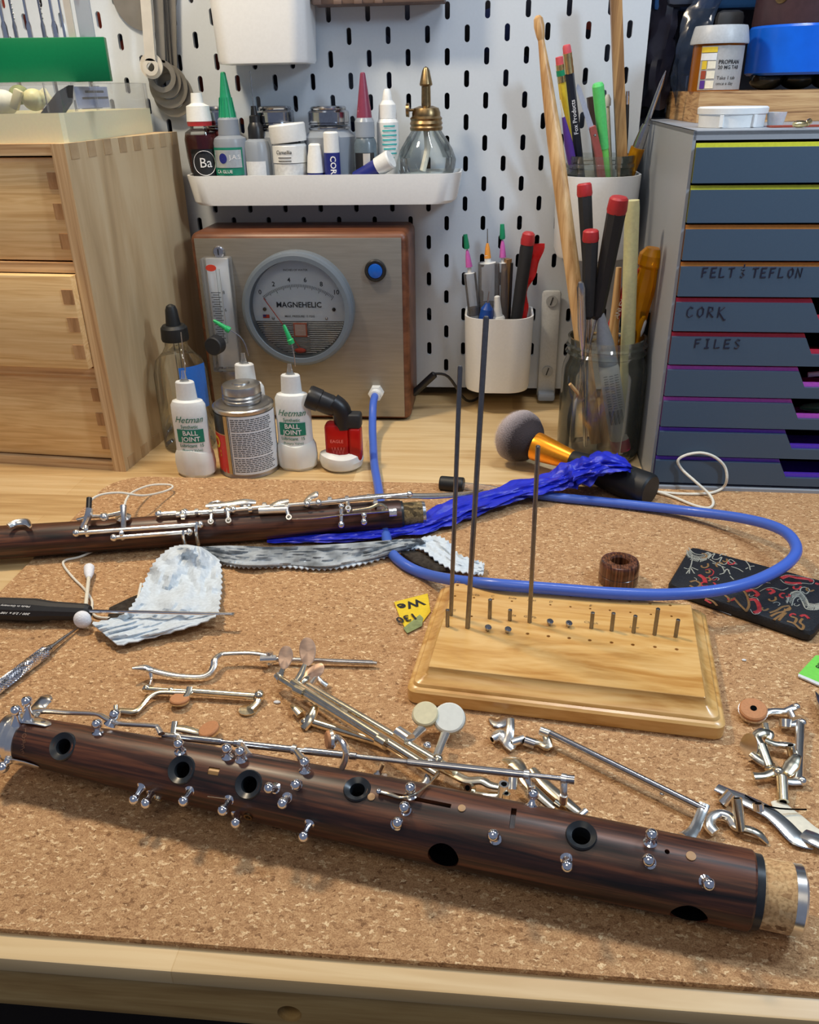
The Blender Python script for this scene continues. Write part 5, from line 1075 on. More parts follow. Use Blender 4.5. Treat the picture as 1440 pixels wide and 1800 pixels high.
# ================================================================== MASON JAR contents and jar
JX, JY = P(1060, 800, 0).x - 0.006, -0.172; JR = 0.0405
t = thing('mason_jar', 'clear glass jar with threaded rim holding screwdrivers and a drumstick', 'jar', (JX, JY, 0))
jh = Y(1062, 590, JY).z
mb = MB(); mb.lathe([(JR * 0.82, 0), (JR * 0.96, 0.003), (JR, 0.010), (JR, jh - 0.034), (JR * 0.97, jh - 0.026), (JR * 0.90, jh - 0.020), (JR * 0.90, jh - 0.016), (JR * 0.95, jh - 0.0145), (JR * 0.90, jh - 0.012), (JR * 0.90, jh - 0.009), (JR * 0.95, jh - 0.0075), (JR * 0.90, jh - 0.0055), (JR * 0.91, jh),
    (JR * 0.86, jh), (JR * 0.84, jh - 0.016), (JR * 0.92, jh - 0.034), (JR * 0.94, 0.012), (JR * 0.85, 0.007)], 56, caps=True); obj('glass_wall', mb, 'jarglass', t)
grp = 'black handled screwdrivers with red ends'
def driver(label, top, gb, tip, yt, yg, yp, hw):
    g0 = Y(gb[0], gb[1], yg); b_ = Y(top[0], top[1], yt); tp = Y(tip[0], tip[1], yp); tp.z = max(tp.z, 0.012); s_ = mpp(b_); t = thing('screwdriver', label, 'screwdriver', tp, group=grp)
    mb = MB(); mb.turn(g0, b_, [(0, hw * 0.5 * s_), (0.04, hw * 0.8 * s_), (0.5, hw * 0.93 * s_), (0.88, hw * s_)], 8); obj('grip', mb, 'matblack', t, True)
    mb = MB(); mb.turn(g0, b_, [(0.875, hw * 0.98 * s_), (0.90, hw * 1.06 * s_), (0.985, hw * 0.98 * s_), (1, hw * 0.8 * s_)], 20); obj('end_cap', mb, 'red', t, True)
    mb = MB(); mb.cyl(g0, tp, 2.6 * s_, 2.2 * s_, n=12); obj('blade', mb, 'steel', t, True)
driver('black screwdriver with red end, rearmost and leftmost of those in the glass jar', (1027, 322), (1036, 500), (1042, 770), -0.150, -0.155, -0.165, 13)
driver('large black screwdriver with broad red end, rightmost of the leaning ones in the glass jar', (1089, 346), (1048, 560), (996, 778), -0.205, -0.190, -0.190, 17)
driver('shorter black screwdriver with red end at the front of the glass jar', (1039, 404), (1034, 560), (1030, 790), -0.200, -0.195, -0.185, 14)
# drumstick
a = Y(1018, 560, -0.190); b0 = Y(947, 38, -0.110); t = thing('drumstick', 'long wooden drumstick with small oval tip leaning out of the glass jar', 'drumstick', P(1040, 790, 0.010)); e = P(1050, 790, 0.012); e.y = -0.175; e.x = JX - 0.005
e = P(1046, 772, 0.013); e.y = -0.176; b0 = Y(947, 38, -0.128); dd = (e - b0).normalized(); sc_ = mpp(b0)
t.location = e
sc_ = mpp(b0)
mb = MB(); mb.turn(b0, e, [(0.035, 5.5 * sc_), (0.12, 10 * sc_), (0.25, 14 * sc_), (0.9, 14.5 * sc_), (1, 11 * sc_)], 24); obj('shaft', mb, 'ashwood', t, True)
mb = MB(); mb.turn(b0, e, [(-0.012, 4 * sc_), (-0.006, 8 * sc_), (0.010, 9.5 * sc_), (0.03, 7.5 * sc_), (0.042, 5 * sc_)], 20); obj('tip', mb, 'ashwood', t, True)
# pale stick, amber screwdriver, tube etc.
stick('glow_rod', 'pale yellow translucent rod standing in the glass jar', 'rod', (1112, 352), (1098, 785), -0.180, -0.175, [('rod_body', 'bone', [(0, 13.5), (0.97, 13), (1, 12)])])
t, a, b_ = stick('screwdriver', 'clear amber screwdriver with red band leaning right in the glass jar', 'screwdriver', (1150, 436), (1082, 700), -0.165, -0.155, [('handle', 'amber', [(0.30, 14), (0.36, 20), (0.8, 21), (0.88, 18), (0.90, 24), (0.96, 23), (1.0, 14)], 12), ('blade', 'steel', [(0, 3.5), (0.32, 3.5)])])
mb = MB(); q0, q1 = Y(1074, 578, -0.158), Y(1116, 470, -0.164); mb.tube([q0, q1], [0.0055, 0.0055], 4, smooth=False, flat=.6); sl_ = obj('red_stripe', mb, 'red', t, True, smooth=False)
d = (q1 - q0).normalized(); rt = V((d.z, 0, -d.x)).normalized(); nr = V((0, -1, 0)); c = q0.lerp(q1, 0.3) + V((-0.000, -0.0060, 0))
mb = MB(); mb.text('STANLEY', 0.0062, bold=0.01, mx=Matrix(((d.x, -rt.x, 0, c.x), (d.y, -rt.y, -1, c.y), (d.z, -rt.z, 0, c.z), (0, 0, 0, 1)))); obj('brand_print', mb, 'whiteink', sl_, smooth=False)
t, a, b_ = stick('ointment_tube', 'upside-down white tube with barcode and magenta cap inside the glass jar', 'tube', (1056, 550), (1092, 790), -0.192, -0.196, [('cap', 'magenta', [(0.0, 18), (0.085, 18)]), ('tube_body', 'bottlewhite', [(0.085, 18), (0.6, 18.5), (0.66, 16)]), ('crimp', mat('tube_grey', rgb(150, 158, 168), 0.4), [(0.64, 17.5), (0.8, 15), (1.0, 6)])])
d = (b_ - a).normalized(); rt = V((d.z, 0, -d.x)).normalized(); nr = rt.cross(d); nr = -nr if nr.y > 0 else nr; s_ = mpp(a); mb = MB()
for k in range(10):
    c = a + d * ((b_ - a).length * 0.22) + rt * (-0.0062 + k * 0.0013) + nr * (17.9 * s_ * math.sqrt(max(0, 1 - ((-0.0062 + k * 0.0013) / (18.5 * s_)) ** 2)) + 0.0006)
    mb.tube([c, c + d * 0.014], 0.0002 + 0.0003 * (k % 3 == 0), 4, smooth=False)
for k in range(14):
    for m_ in range(3):
        x = -0.005 + m_ * 0.005; c = a + d * ((b_ - a).length * (0.34 + 0.018 * k)) + rt * x + nr * (18.2 * s_ * math.sqrt(max(0, 1 - (x / (18.5 * s_)) ** 2)) + 0.0006); mb.tube([c - rt * 0.0018, c + rt * 0.0018], 0.00025, 4, smooth=False)
tag(obj('fine_print', mb, 'ink', t, True, smooth=False), kind='stuff')
stick('spatula', 'grey metal spatula handle curling at the left rim of the glass jar', 'spatula', (1022, 496), (1028, 785), -0.205, -0.185, [('shaft', 'steel', [(0, 3), (0.6, 4), (0.75, 8), (0.9, 7.5), (0.97, 8), (1, 5)])])
stick('cotton_swab', 'cotton swab leaning at the right rim of the glass jar', 'swab', (1133, 556), (1110, 640), -0.165, -0.165, [('stick_body', 'ivory', [(0, 2.5), (0.6, 2.5)]), ('cotton_tip', 'cotton', [(0.55, 3), (0.7, 6.5), (0.9, 6.5), (1.0, 3)])], 'cotton swabs')
stick('wooden_paddle', 'wooden brush handle standing inside the glass jar behind the tube', 'stick', (1088, 470), (1062, 788), -0.160, -0.165, [('handle', 'ashwood', [(0, 14), (0.3, 15), (0.6, 10), (1, 5)])])
stick('rubber_rod', 'black rod leaning at the right inside the glass jar', 'rod', (1136, 548), (1118, 700), -0.150, -0.152, [('rod_body', 'black', [(0, 8), (1, 10)])])
stick('match_stick', 'short wooden stick leaning inside the glass jar at the left', 'stick', (1002, 675), (1025, 702), -0.205, -0.200, [('stick_body', 'ashwood', [(0, 3.5), (1, 3)])])
# ================================================================== PIN BOARD
FL, FR = P(714, 1236, MAT), P(1273, 1304, MAT)
pa_ = math.atan2(FR.y - FL.y, FR.x - FL.x); PWd = (FR - FL).length; PT = 0.0205
RL = P(783, 1023, MAT + PT - 0.0005); PM = Matrix.Translation(FL) @ Matrix.Rotation(pa_, 4, 'Z'); rl = PM.inverted() @ RL; PDp = rl.y + 0.011
t = thing('pin_board', 'moulded pine board with rows of drilled holes, pencil notes and steel pins', 'pin board', FL, (0, 0, pa_))
def rrect(x0, y0, x1, y1, r, z, n=6):
    pts = []
    for cx_, cy_, a0 in ((x1 - r, y1 - r, 0), (x0 + r, y1 - r, 90), (x0 + r, y0 + r, 180), (x1 - r, y0 + r, 270)):
        for k in range(n + 1): a = R_(a0 + 90 * k / n); pts.append(V((cx_ + r * math.cos(a), cy_ + r * math.sin(a), z)))
    return pts
rings = [rrect(i, i, PWd - i, PDp - i, r, z) for i, z, r in ((0.0008, 0, 0.006), (0, 0.001, 0.006), (0, 0.0088, 0.006), (0.0012, 0.0102, 0.006), (0.0030, 0.0108, 0.005), (0.0034, 0.0118, 0.005), (0.0040, 0.0126, 0.0045), (0.0065, 0.0138, 0.004), (0.0095, 0.0160, 0.003), (0.0112, 0.0186, 0.0012), (0.0116, PT - 0.0003, 0.0008), (0.0120, PT, 0.0008))]
k = len(rings[0]); mb = MB(); fs = [tuple(reversed(range(k)))]
for j in range(len(rings) - 1):
    for i in range(k): fs.append((j * k + i, j * k + (i + 1) % k, (j + 1) * k + (i + 1) % k, (j + 1) * k + i))
fs.append(tuple((len(rings) - 1) * k + i for i in range(k))); mb.add([p for r in rings for p in r], fs)
bo = obj('board_body', mb, 'pine', t)
ZT = MAT + PT
def zc4(x, y): return (680 + x / 2.3226, 980 + y / 2.3226)
row1 = [(289, 113), (366, 121), (440, 128), (516, 134), (598, 142), (672, 150), (750, 158), (829, 162), (910, 171), (992, 179), (1075, 188), (1157, 195)]
row2 = [(279, 157), (356, 164), (434, 170), (511, 178), (589, 186), (668, 193), (750, 201), (831, 209), (911, 215), (995, 224), (1079, 232), (1163, 240)]
row3 = [(262, 235), (345, 240), (420, 248), (502, 256), (583, 264), (663, 272), (740, 280), (835, 288), (918, 298), (1007, 306), (1093, 315), (1179, 324)]
row4 = [(248, 281), (330, 287), (411, 297), (492, 304), (575, 311), (660, 321), (745, 329), (829, 338), (918, 347), (1005, 356), (1095, 365), (1184, 375)]
cm = MB(); inv = PM.inverted()
for rw, rr_ in ((row1, 0.0011), (row2, 0.00085), (row3, 0.0011), (row4, 0.0012)):
    for q in rw:
        l = inv @ P(*zc4(*q), ZT); cm.cyl((l.x, l.y, PT - 0.012), (l.x, l.y, PT + 0.002), rr_, n=12)
cut(bo, cm)
mb = MB(); rng = random.Random(11)
for rw, words_, dy_ in ((row1, ['Hi', 'Bb', 'Ga', 'A', 'B', 'Long', 'Pinky', 'Side', 'C', 'Spat', 'Trill', 'Cb/Cd'], 0.0042), (row2, ['', 'Bb/Eb', 'C', 'Side', 'Spat', 'D', '', 'E', '', '', '', ''], 0.0036), (row3, ['G', '', '', 'Side', 'Gb/Fb', '', '', 'Clutch', '', 'Low', '', ''], 0.006)):
    for q, w_ in zip(rw, words_):
        if w_: l = inv @ P(*zc4(*q), ZT); mb.text(w_, 0.0034, shear=0.2, mx=Matrix.Translation((l.x + rng.uniform(-.001, .001), l.y + dy_, PT + 0.00015)) @ Matrix.Rotation(rng.uniform(-.08, .08), 4, 'Z'))
obj('pencil_note', mb, mat('pencil_grey', rgb(120, 92, 56), 0.6), t, smooth=False)
def pin(base, topy, r, label, nm='steel_pin', cat='pin', group='short steel pins in the board'):
    g = P(*base, ZT); h = Y(base[0], topy, g.y).z
    mb = MB(); mb.turn((g.x, g.y, ZT - 0.008), (g.x, g.y, h), [(0, r * .9), (0.03, r), (0.985, r), (1, r * 0.75)], 16); single(nm, mb, 'rodsteel', label, cat, group)
def rod3(base, top, r, label):
    g = P(*base, ZT); h = Y(top[0], top[1], g.y); mb = MB(); d = (h - g).normalized(); mb.turn(g - d * 0.008, h, [(0, r), (0.995, r), (1, r * 0.7)], 16); single('steel_rod', mb, 'rodsteel', label, 'rod', 'tall steel rods in the board')
rod3(zc4(262, 235), (809, 643), 0.0014, 'tall thin steel rod standing leftmost in the pin board')
rod3(zc4(330, 287), (855, 556), 0.0016, 'tallest steel rod standing in the pin board')
rod3(zc4(583, 264), (946, 783), 0.0014, 'medium steel rod standing in the middle of the pin board')
for q, ty, lb_ in (((420, 248), 170, 'short steel pin right of the two tallest rods'), ((502, 256), 212, 'shorter steel pin just left of the medium rod'), ((835, 288), 223, 'steel pin right of the small screws in the board'), ((918, 298), 225, 'second pin of the right-hand row in the board'),
    ((1007, 306), 236, 'third pin of the right-hand row in the board'), ((1093, 315), 207, 'tallest pin of the right-hand row in the board'), ((1179, 324), 252, 'last pin at the right end of the board row'), ((248, 281), 212, 'short steel pin leftmost in the board, at the foot of the tall rods')):
    b_ = zc4(*q); pin(b_, 980 + ty / 2.3226, 0.0013, lb_)
for q, lb_ in (((411, 292), 'small steel screw in the front hole row, left one'), ((492, 300), 'small steel screw in the front hole row, right one'), ((663, 268), 'small steel screw right of the medium rod'), ((740, 275), 'small steel screw with wide head next to the pin row')):
    g = P(*zc4(q[0], q[1] + 6), ZT); t = thing('screw', lb_, 'screw', g, (0.2, 0.15, 0), 'small screws in the board'); mb = MB(); mb.lathe([(0.0009, -0.004), (0.0009, 0.0018)], 12); obj('shank', mb, 'steel', t)
    mb = MB(); mb.lathe([(0.0009, 0.0016), (0.0021, 0.0022), (0.0022, 0.0034), (0.0016, 0.0040)], 14); obj('head', mb, 'steel', t)

# ================================================================== INSTRUMENT JOINTS
class Axis:
    def __init__(s, A, B, prof): s.A, s.B = V(A), V(B); s.L = (s.B - s.A).length; s.d = (s.B - s.A).normalized(); s.prof = prof
    def R(s, t):
        p = s.prof
        for (t0, r0), (t1, r1) in zip(p, p[1:]):
            if t <= t1: return r0 + (r1 - r0) * max(0, (t - t0) / (t1 - t0))
        return p[-1][1]
    def hit(s, px, py, extra=0.0):
        """point at this height above the skin on the pixel's ray (or where the ray passes closest), with the skin normal"""
        r = ray(px, py).normalized(); n = r.cross(s.d); nl = n.length; w = s.A - CAM
        dist = abs(w.dot(n)) / nl; s0 = (w - s.d * w.dot(s.d)).dot(r) / (1 - r.dot(s.d) ** 2)
        c = CAM + r * s0; t = (c - s.A).dot(s.d) / s.L; R = s.R(t) + extra
        p = CAM + r * (s0 - (math.sqrt(R * R - dist * dist) / nl if dist < R else 0))
        t = (p - s.A).dot(s.d) / s.L; f = s.A + s.d * (t * s.L); return p, (p - f).normalized(), t
LJ = Axis((-0.2616, -0.6576, 0.0246), (0.0866, -0.7202, 0.0206), [(-0.06, 0.0124), (0, 0.0126), (0.22, 0.0149), (0.58, 0.0176), (0.77, 0.0176), (1.01, 0.0169)])
def onto(p, n, mb_fn): pass
def frame(p, n):
    return Matrix.Translation(p) @ n.to_track_quat('Z', 'Y').to_matrix().to_4x4()
def post(par, ax, px, py, h=0.0075, r=0.0027, nm='post', bore=True):
    p, n, _ = ax.hit(px, py); mx = frame(p - n * 0.0006, n); mb = MB()
    mb.lathe([(0.0030, 0), (0.0030, 0.0008), (0.0022, 0.0013), (0.0016, 0.0026), (0.0015, h - r * 0.8)], 16, mx); mb.ball(p + n * (h - 0.0006), r, 18)
    return obj(nm, mb, 'chrome', par, True)
lowp = LJ.A.copy(); lowp.z = 0.003
t = thing('lower_joint', 'dark striped rosewood woodwind joint with silver posts lying across the mat in front', 'woodwind joint', lowp)
jt = t
mb = MB(); n_ = 72; tt = [-0.055 + 1.065 * k / 40 for k in range(41)]
mb.turn(LJ.A, LJ.A + LJ.d * LJ.L, [(-0.057, LJ.R(-0.055) * 0.97)] + [(q, LJ.R(q)) for q in tt] + [(1.0125, LJ.R(1) * 0.965)], n_)
mxl = Matrix.Translation(LJ.A) @ LJ.d.to_track_quat('X', 'Z').to_matrix().to_4x4()
inv = mxl.inverted(); mb.v = [inv @ v for v in mb.v]
body = obj('wooden_body', mb, 'rosewood', t, True); body.matrix_basis = mxl
holes = [(110, 1312, 0.0074, 0.0040), (319, 1353, 0.0072, 0.0040), (437, 1379, 0.0070, 0.0040), (628, 1387, 0.0066, 0.0036), (1022, 1468, 0.0069, 0.0041), (779, 1507, 0.0070, 0.0060), (1211, 1612, 0.0075, 0.0066)]
cm = MB()
for px, py, ro, ri_ in holes:
    p, n, _ = LJ.hit(px, py); cm.turn(inv @ (p - n * 0.009), inv @ (p + n * 0.004), [(0, ri_ + 0.0012), (1, ri_ + 0.0012)], 28)
p0, n0, _ = LJ.hit(665, 1392); p1, n1, _ = LJ.hit(793, 1417); q0, _, _ = LJ.hit(904, 1421); q1, nq, _ = LJ.hit(900, 1456)
def slotbox(p, q, n, w, dep):
    a, b_ = inv @ (p - n * dep), inv @ (q - n * dep); nn = (inv.to_3x3() @ n).normalized(); d = (b_ - a).normalized(); s_ = d.cross(nn) * w
    vs = [a - s_, a + s_, b_ + s_, b_ - s_]; up = nn * (dep + 0.003); vs += [v + up for v in vs]
    cm.add(vs, [(0, 1, 2, 3), (7, 6, 5, 4), (0, 4, 5, 1), (1, 5, 6, 2), (2, 6, 7, 3), (3, 7, 4, 0)])
slotbox(p0, p1, (n0 + n1).normalized(), 0.0011, 0.0030); slotbox(q0, q1, nq, 0.0013, 0.0028)
p2, n2, _ = LJ.hit(366, 1354); p3, _, _ = LJ.hit(385, 1357); slotbox(p2, p3, n2, 0.0018, 0.0014)
pp_, np_, _ = LJ.hit(1173, 1497); cm.turn(inv @ (pp_ - np_ * 0.006), inv @ (pp_ + np_ * 0.003), [(0, 0.0011), (1, 0.0011)], 16)
cut(body, cm)
for px, py, ro, ri_ in holes:
    p, n, _ = LJ.hit(px, py); mx = frame(p, n); up = 0.0008 if py < 1480 else -0.0006; mb = MB(); R0 = LJ.R(0.5)
    if py < 1480:
        mb.lathe([(ri_ + 0.0011, -0.0085), (ri_ + 0.0013, -0.0010)], 40, mx, caps=False)
        lv = []
        n_s = 40
        for rr_, z_ in ((ro, -0.0022), (ro, 0.0), (ro * 0.94, up), (ri_ * 1.18, up - 0.0010), (ri_, up - 0.0014), (ri_ * 0.94, -0.008)): lv.append((rr_, z_))
        mb.lathe(lv, n_s, mx, caps=False); c_ = obj('tone_hole', mb, 'ebonite', t, True)
        mb = MB(); mb.lathe([(0.0001, -0.0078), (ri_ * 1.0, -0.0078)], 24, mx, caps=False); obj('hole_bottom', mb, 'void', c_)
    else:
        mb.lathe([(0.0001, -0.0080), (ri_ + 0.0011, -0.0080), (ri_ + 0.0011, -0.0015)], 32, mx, caps=False); obj('tone_hole', mb, 'void', t, True)
# inlays
for px, py, r in ((653, 1401, 0.0018), (812, 1421, 0.0018), (1215, 1505, 0.0021)):
    p, n, _ = LJ.hit(px, py); mb = MB(); mb.lathe([(r, -0.0006), (r, 0.0004), (r * 0.8, 0.0005)], 20, frame(p, n)); obj('dowel_inlay', mb, mat('inlay_%d' % px, rgb(176, 138, 96), 0.5), t, True)
mb = MB(); a, b_ = p2 - n2 * 0.0008, p3 - n2 * 0.0008; mb.tube([a, b_], [0.0017, 0.0017], 4, smooth=False, flat=0.5, up=n2); obj('brass_inlay', mb, mat('inlay_wood', rgb(190, 146, 92), 0.4), t, True, smooth=False)
# tenon
mb = MB(); e0 = LJ.A + LJ.d * (LJ.L * 1.012); mb.turn(e0, e0 + LJ.d * 0.0035, [(0, 0.0158), (1, 0.0156)], 56); obj('black_ring', mb, 'ebonite', t, True)
mb = MB(); e1 = e0 + LJ.d * 0.0030; mb.turn(e1, e1 + LJ.d * 0.0135, [(0, 0.0140), (0.05, 0.0147), (0.95, 0.0147), (1, 0.0143)], 56); obj('tenon_cork', mb, 'tenon_cork', t, True)
mb = MB(); e2 = e1 + LJ.d * 0.0132; mb.turn(e2, e2 + LJ.d * 0.0046, [(0, 0.0146), (0.8, 0.0148), (1, 0.0140), (1, 0.0095), (-2, 0.0090)], 56); obj('tenon_cap', mb, 'silver', t, True)
# socket ring
mb = MB(); f0 = LJ.A + LJ.d * (LJ.L * -0.052); mb.turn(f0, f0 + LJ.d * 0.0115, [(0, 0.0110), (0.03, 0.0134), (0.30, 0.0138), (0.33, 0.0132), (0.64, 0.0132), (0.67, 0.0138), (0.98, 0.0134), (1, 0.0126)], 56); obj('socket_ring', mb, 'silver', t, True)
mb = MB(); mb.turn(f0 - LJ.d * 0.0002, f0 + LJ.d * 0.004, [(0, 0.0108), (1, 0.0100)], 32); obj('socket_bore', mb, 'void', t, True)
def H(ax, px, py, e=0.0): return ax.hit(px, py, e)[0]
def balls(par, ax, base, top, r=0.0027, mt='chrome', nm='post'):
    """a post that leans from its foot to a ball seen at another pixel"""
    p, n, _ = ax.hit(*base); q = ax.hit(top[0], top[1], 0.007)[0]; d = (q - p).normalized(); mb = MB(); L = (q - p).length
    mb.turn(p - n * 0.0012, q, [(0, 0.0030), (0.10, 0.0030), (0.22, 0.0019), (0.5, 0.0015), (1, 0.0016)], 16); mb.ball(q, r, 18); return obj(nm, mb, mt, par, True)
for bx, by in ((172, 1288), (317, 1321), (400, 1331), (424, 1336), (536, 1355), (722, 1398), (935, 1416), (1143, 1481)): post(t, LJ, bx, by, 0.0058, 0.0027)
for bs, tp in (((249, 1384), (236, 1405)), ((266, 1395), (257, 1412)), ((334, 1391), (323, 1408)), ((403, 1407), (392, 1424)), ((416, 1432), (415, 1446)), ((544, 1449), (534, 1470)), ((505, 1403), (497, 1412)), ((484, 1386), (473, 1385)), ((523, 1381), (520, 1379)), ((714, 1424), (711, 1419)), ((697, 1449), (699, 1446)), ((871, 1474), (867, 1468)), ((996, 1511), (997, 1522)), ((1142, 1516), (1140, 1512)), ((1240, 1550), (1246, 1554))): balls(t, LJ, bs, tp)
mb = MB(); p, n, _ = LJ.hit(279, 1402); mb.lathe([(0.0022, -0.0005), (0.0022, 0.0012), (0.0012, 0.0012), (0.0010, -0.0004)], 14, frame(p, n)); obj('screw_socket', mb, 'tarnish', t, True)
mb = MB(); p, n, _ = LJ.hit(437, 1434); mb.lathe([(0.0022, -0.0005), (0.0022, 0.0010), (0.0014, 0.0010), (0.0012, -0.0004)], 14, frame(p, n)); obj('screw_socket', mb, 'brass', t, True)
# posts, thumb plate and tabs at the socket end
for bx, ty in (((30, 1272), (28, 1249)), ((50, 1266), (47, 1233))):
    p = LJ.hit(bx[0], bx[1])[0]; q = P(ty[0], ty[1], 0.05); q = p + (LJ.hit(bx[0], bx[1])[1] * 0.5 + V((0, 0, 1))).normalized() * 0.0085; c = q
    rr_ = ray(*ty); s0 = ((p - CAM).dot(WW)); q = CAM + rr_ * (s0 * 0.992); mb = MB(); mb.turn(p, q, [(0, 0.0034), (0.15, 0.0030), (0.5, 0.0019), (1, 0.0018)], 16); mb.ball(q, 0.0030, 18); obj('post', mb, 'chrome', t, True)
def nearpt(px, py, ax, k=1.0):
    r_ = ray(px, py); s0 = (ax.hit(px, py)[0] - CAM).dot(WW); return CAM + r_ * (s0 * k)
mb = MB(); mb.tube([nearpt(58, 1262, LJ, 1.0), nearpt(66, 1246, LJ, 1.01), nearpt(80, 1230, LJ, 1.02), nearpt(90, 1226, LJ, 1.025)], [0.0026, 0.0040, 0.0058, 0.0036], 16, flat=0.35, up=(0, 0.4, 1)); obj('thumb_plate', mb, 'silver', t, True)
mb = MB(); mb.tube([H(LJ, 48, 1266, 0.001), H(LJ, 66, 1268, 0.0008), H(LJ, 84, 1273, 0.0006), H(LJ, 90, 1273, 0.0004)], [0.0032, 0.0032, 0.0026, 0.0006], 12, flat=0.25, smooth=False, up=LJ.hit(66, 1268)[1]); tb = obj('guard_tab', mb, 'silver', t, True)
mb = MB(); p, n, _ = LJ.hit(76, 1269, 0.001); mb.lathe([(0.0014, 0), (0.0011, 0.0008)], 12, frame(p, n)); obj('tab_screw', mb, 'steel', tb)
mb = MB(); mb.tube([H(LJ, 18, 1336, 0.0012), H(LJ, 45, 1342, 0.0008), H(LJ, 62, 1347, 0.0006), H(LJ, 69, 1348, 0.0004)], [0.0026, 0.0026, 0.0022, 0.0005], 12, flat=0.25, smooth=False, up=LJ.hit(45, 1342)[1]); obj('guard_tab', mb, 'silver', t, True)
mb = MB(); p = H(LJ, 17, 1335); q = nearpt(5, 1349, LJ, 0.985); mb.turn(p, q, [(0, 0.0030), (0.5, 0.0018), (1, 0.0018)], 14); mb.ball(q, 0.0032, 16); obj('post', mb, 'chrome', t, True)
# trill key along the upper side
mb = MB(); mb.tube([nearpt(52, 1256, LJ, 1.0), nearpt(75, 1250, LJ, 1.0), nearpt(120, 1253, LJ, 1.005), nearpt(170, 1256, LJ, 1.005), nearpt(192, 1266, LJ, 1.0), nearpt(212, 1272, LJ, 0.998), nearpt(270, 1276, LJ, 0.998), nearpt(278, 1280, LJ, 0.998), nearpt(284, 1290, LJ, 0.997)], [0.0030, 0.0028, 0.0023, 0.0022, 0.0026, 0.0022, 0.0020, 0.0022, 0.0026], 12, flat=0.6); obj('long_key', mb, 'silver', t, True)
mb = MB(); p = nearpt(195, 1274, LJ, 1.0); q = nearpt(202, 1256, LJ, 0.997); mb.turn(p, q, [(0, 0.0040), (0.25, 0.0030), (0.6, 0.0018), (1, 0.0018)], 14); mb.ball(q, 0.0030, 16); obj('post', mb, 'chrome', t, True)
# hinge rod over the top with saddles
def hr(px, py): return nearpt(px, py, LJ, 1.012)
ra, rb = hr(286, 1293), hr(1010, 1371); mb = MB(); mb.cyl(ra, rb, 0.0013, n=14)
for f0_, f1_ in ((0.0, 0.16), (0.19, 0.34), (0.37, 0.50), (0.62, 0.90)): mb.turn(ra.lerp(rb, f0_), ra.lerp(rb, f1_), [(0, 0.0016), (0.01, 0.0019), (0.99, 0.0019), (1, 0.0016)], 16)
mb.cyl(ra.lerp(rb, .975), rb, 0.0022, n=14); hrod = obj('hinge_rod', mb, 'steel', t, True)
for px in (316, 437, 536, 934, 993):
    c = ra.lerp(rb, (px - 286) / (1010 - 286.0)); mb = MB(); mb.cyl(c - LJ.d * 0.0012, c + LJ.d * 0.0012, 0.0026, n=16)
    if px > 900:
        q = nearpt(px - (2 if px > 950 else 0), 1385 if px < 950 else 1403, LJ, 1.015); mb.tube([c, c.lerp(q, 0.5) + V((0, -0.001, 0)), q], [0.0020, 0.0018, 0.0017], 10, flat=.7); mb.cyl(q + V((0, 0, .002)), q - V((0, 0, .003)), 0.0019, n=12)
    else: mb.turn(c, LJ.hit(px, int(1293 + (px - 286) * .108) + 22)[0], [(0, 0.0016), (1, 0.0022)], 12)
    obj('rod_saddle', mb, 'silver', hrod)
# pad key bent over the joint
pc_, pc2 = nearpt(572, 1297, LJ, 0.99), nearpt(584, 1300, LJ, 0.99); ax_ = (pc2 - pc_).normalized(); ax_ = (V((0.85, 0.35, -0.15))).normalized()
mb = MB(); mb.turn(pc2 - ax_ * 0.0015, pc2 + ax_ * 0.0015, [(0, 0.0046), (0.5, 0.0050), (1, 0.0035)], 28); kc = obj('pad_cup', mb, 'silver', t, True)
mb = MB(); mb.turn(pc2 - ax_ * 0.0030, pc2 - ax_ * 0.0014, [(0, 0.0040), (0.3, 0.0044), (1, 0.0044)], 28); obj('cork_pad', mb, 'corkpad', kc)
mb = MB(); mb.tube([pc2 + ax_ * 0.001, nearpt(597, 1300, LJ, 0.985), nearpt(607, 1312, LJ, 0.98), nearpt(608, 1330, LJ, 0.985), nearpt(601, 1348, LJ, 0.992)], [0.0022, 0.0032, 0.0036, 0.0033, 0.0030], 12, flat=0.5, up=(1, 0.3, 0.4)); obj('curved_key_arm', mb, 'silver', t, True)
# small lever in the spring slot
mb = MB(); mb.tube([H(LJ, 665, 1391, 0.0012), H(LJ, 685, 1396, 0.0014), H(LJ, 706, 1402, 0.0016), H(LJ, 730, 1396, 0.003), nearpt(752, 1380, LJ, 0.99), nearpt(770, 1360, LJ, 1.0)], [0.0014, 0.0017, 0.0012, 0.0010, 0.0008, 0.0008], 10, flat=0.6); sp_ = obj('spring_lever', mb, 'tarnish', t, True)
mb = MB(); mb.ball(H(LJ, 666, 1391, 0.0022), 0.0013, 10); obj('lever_screw', mb, 'chrome', sp_)
mb = MB(); mb.tube([H(LJ, 365, 1400, 0.0006), H(LJ, 405, 1405, 0.002)], 0.00025, 5, smooth=False); obj('needle_spring', mb, 'steel', t, True)
mb = MB(); rng = random.Random(8)
for k, s2 in enumerate(('L', 'O', 'R', 'E', 'E')):
    p, n, _ = LJ.hit(44 - k * 1.0, 1284 + k * 9); mb.text(s2, 0.0036, mx=frame(p + n * 0.00025, n) @ Matrix.Rotation(R_(-90 - 60), 4, 'Z'))
obj('stamped_mark', mb, mat('stamp_brown', rgb(120, 84, 62), 0.5), t, True, smooth=False)

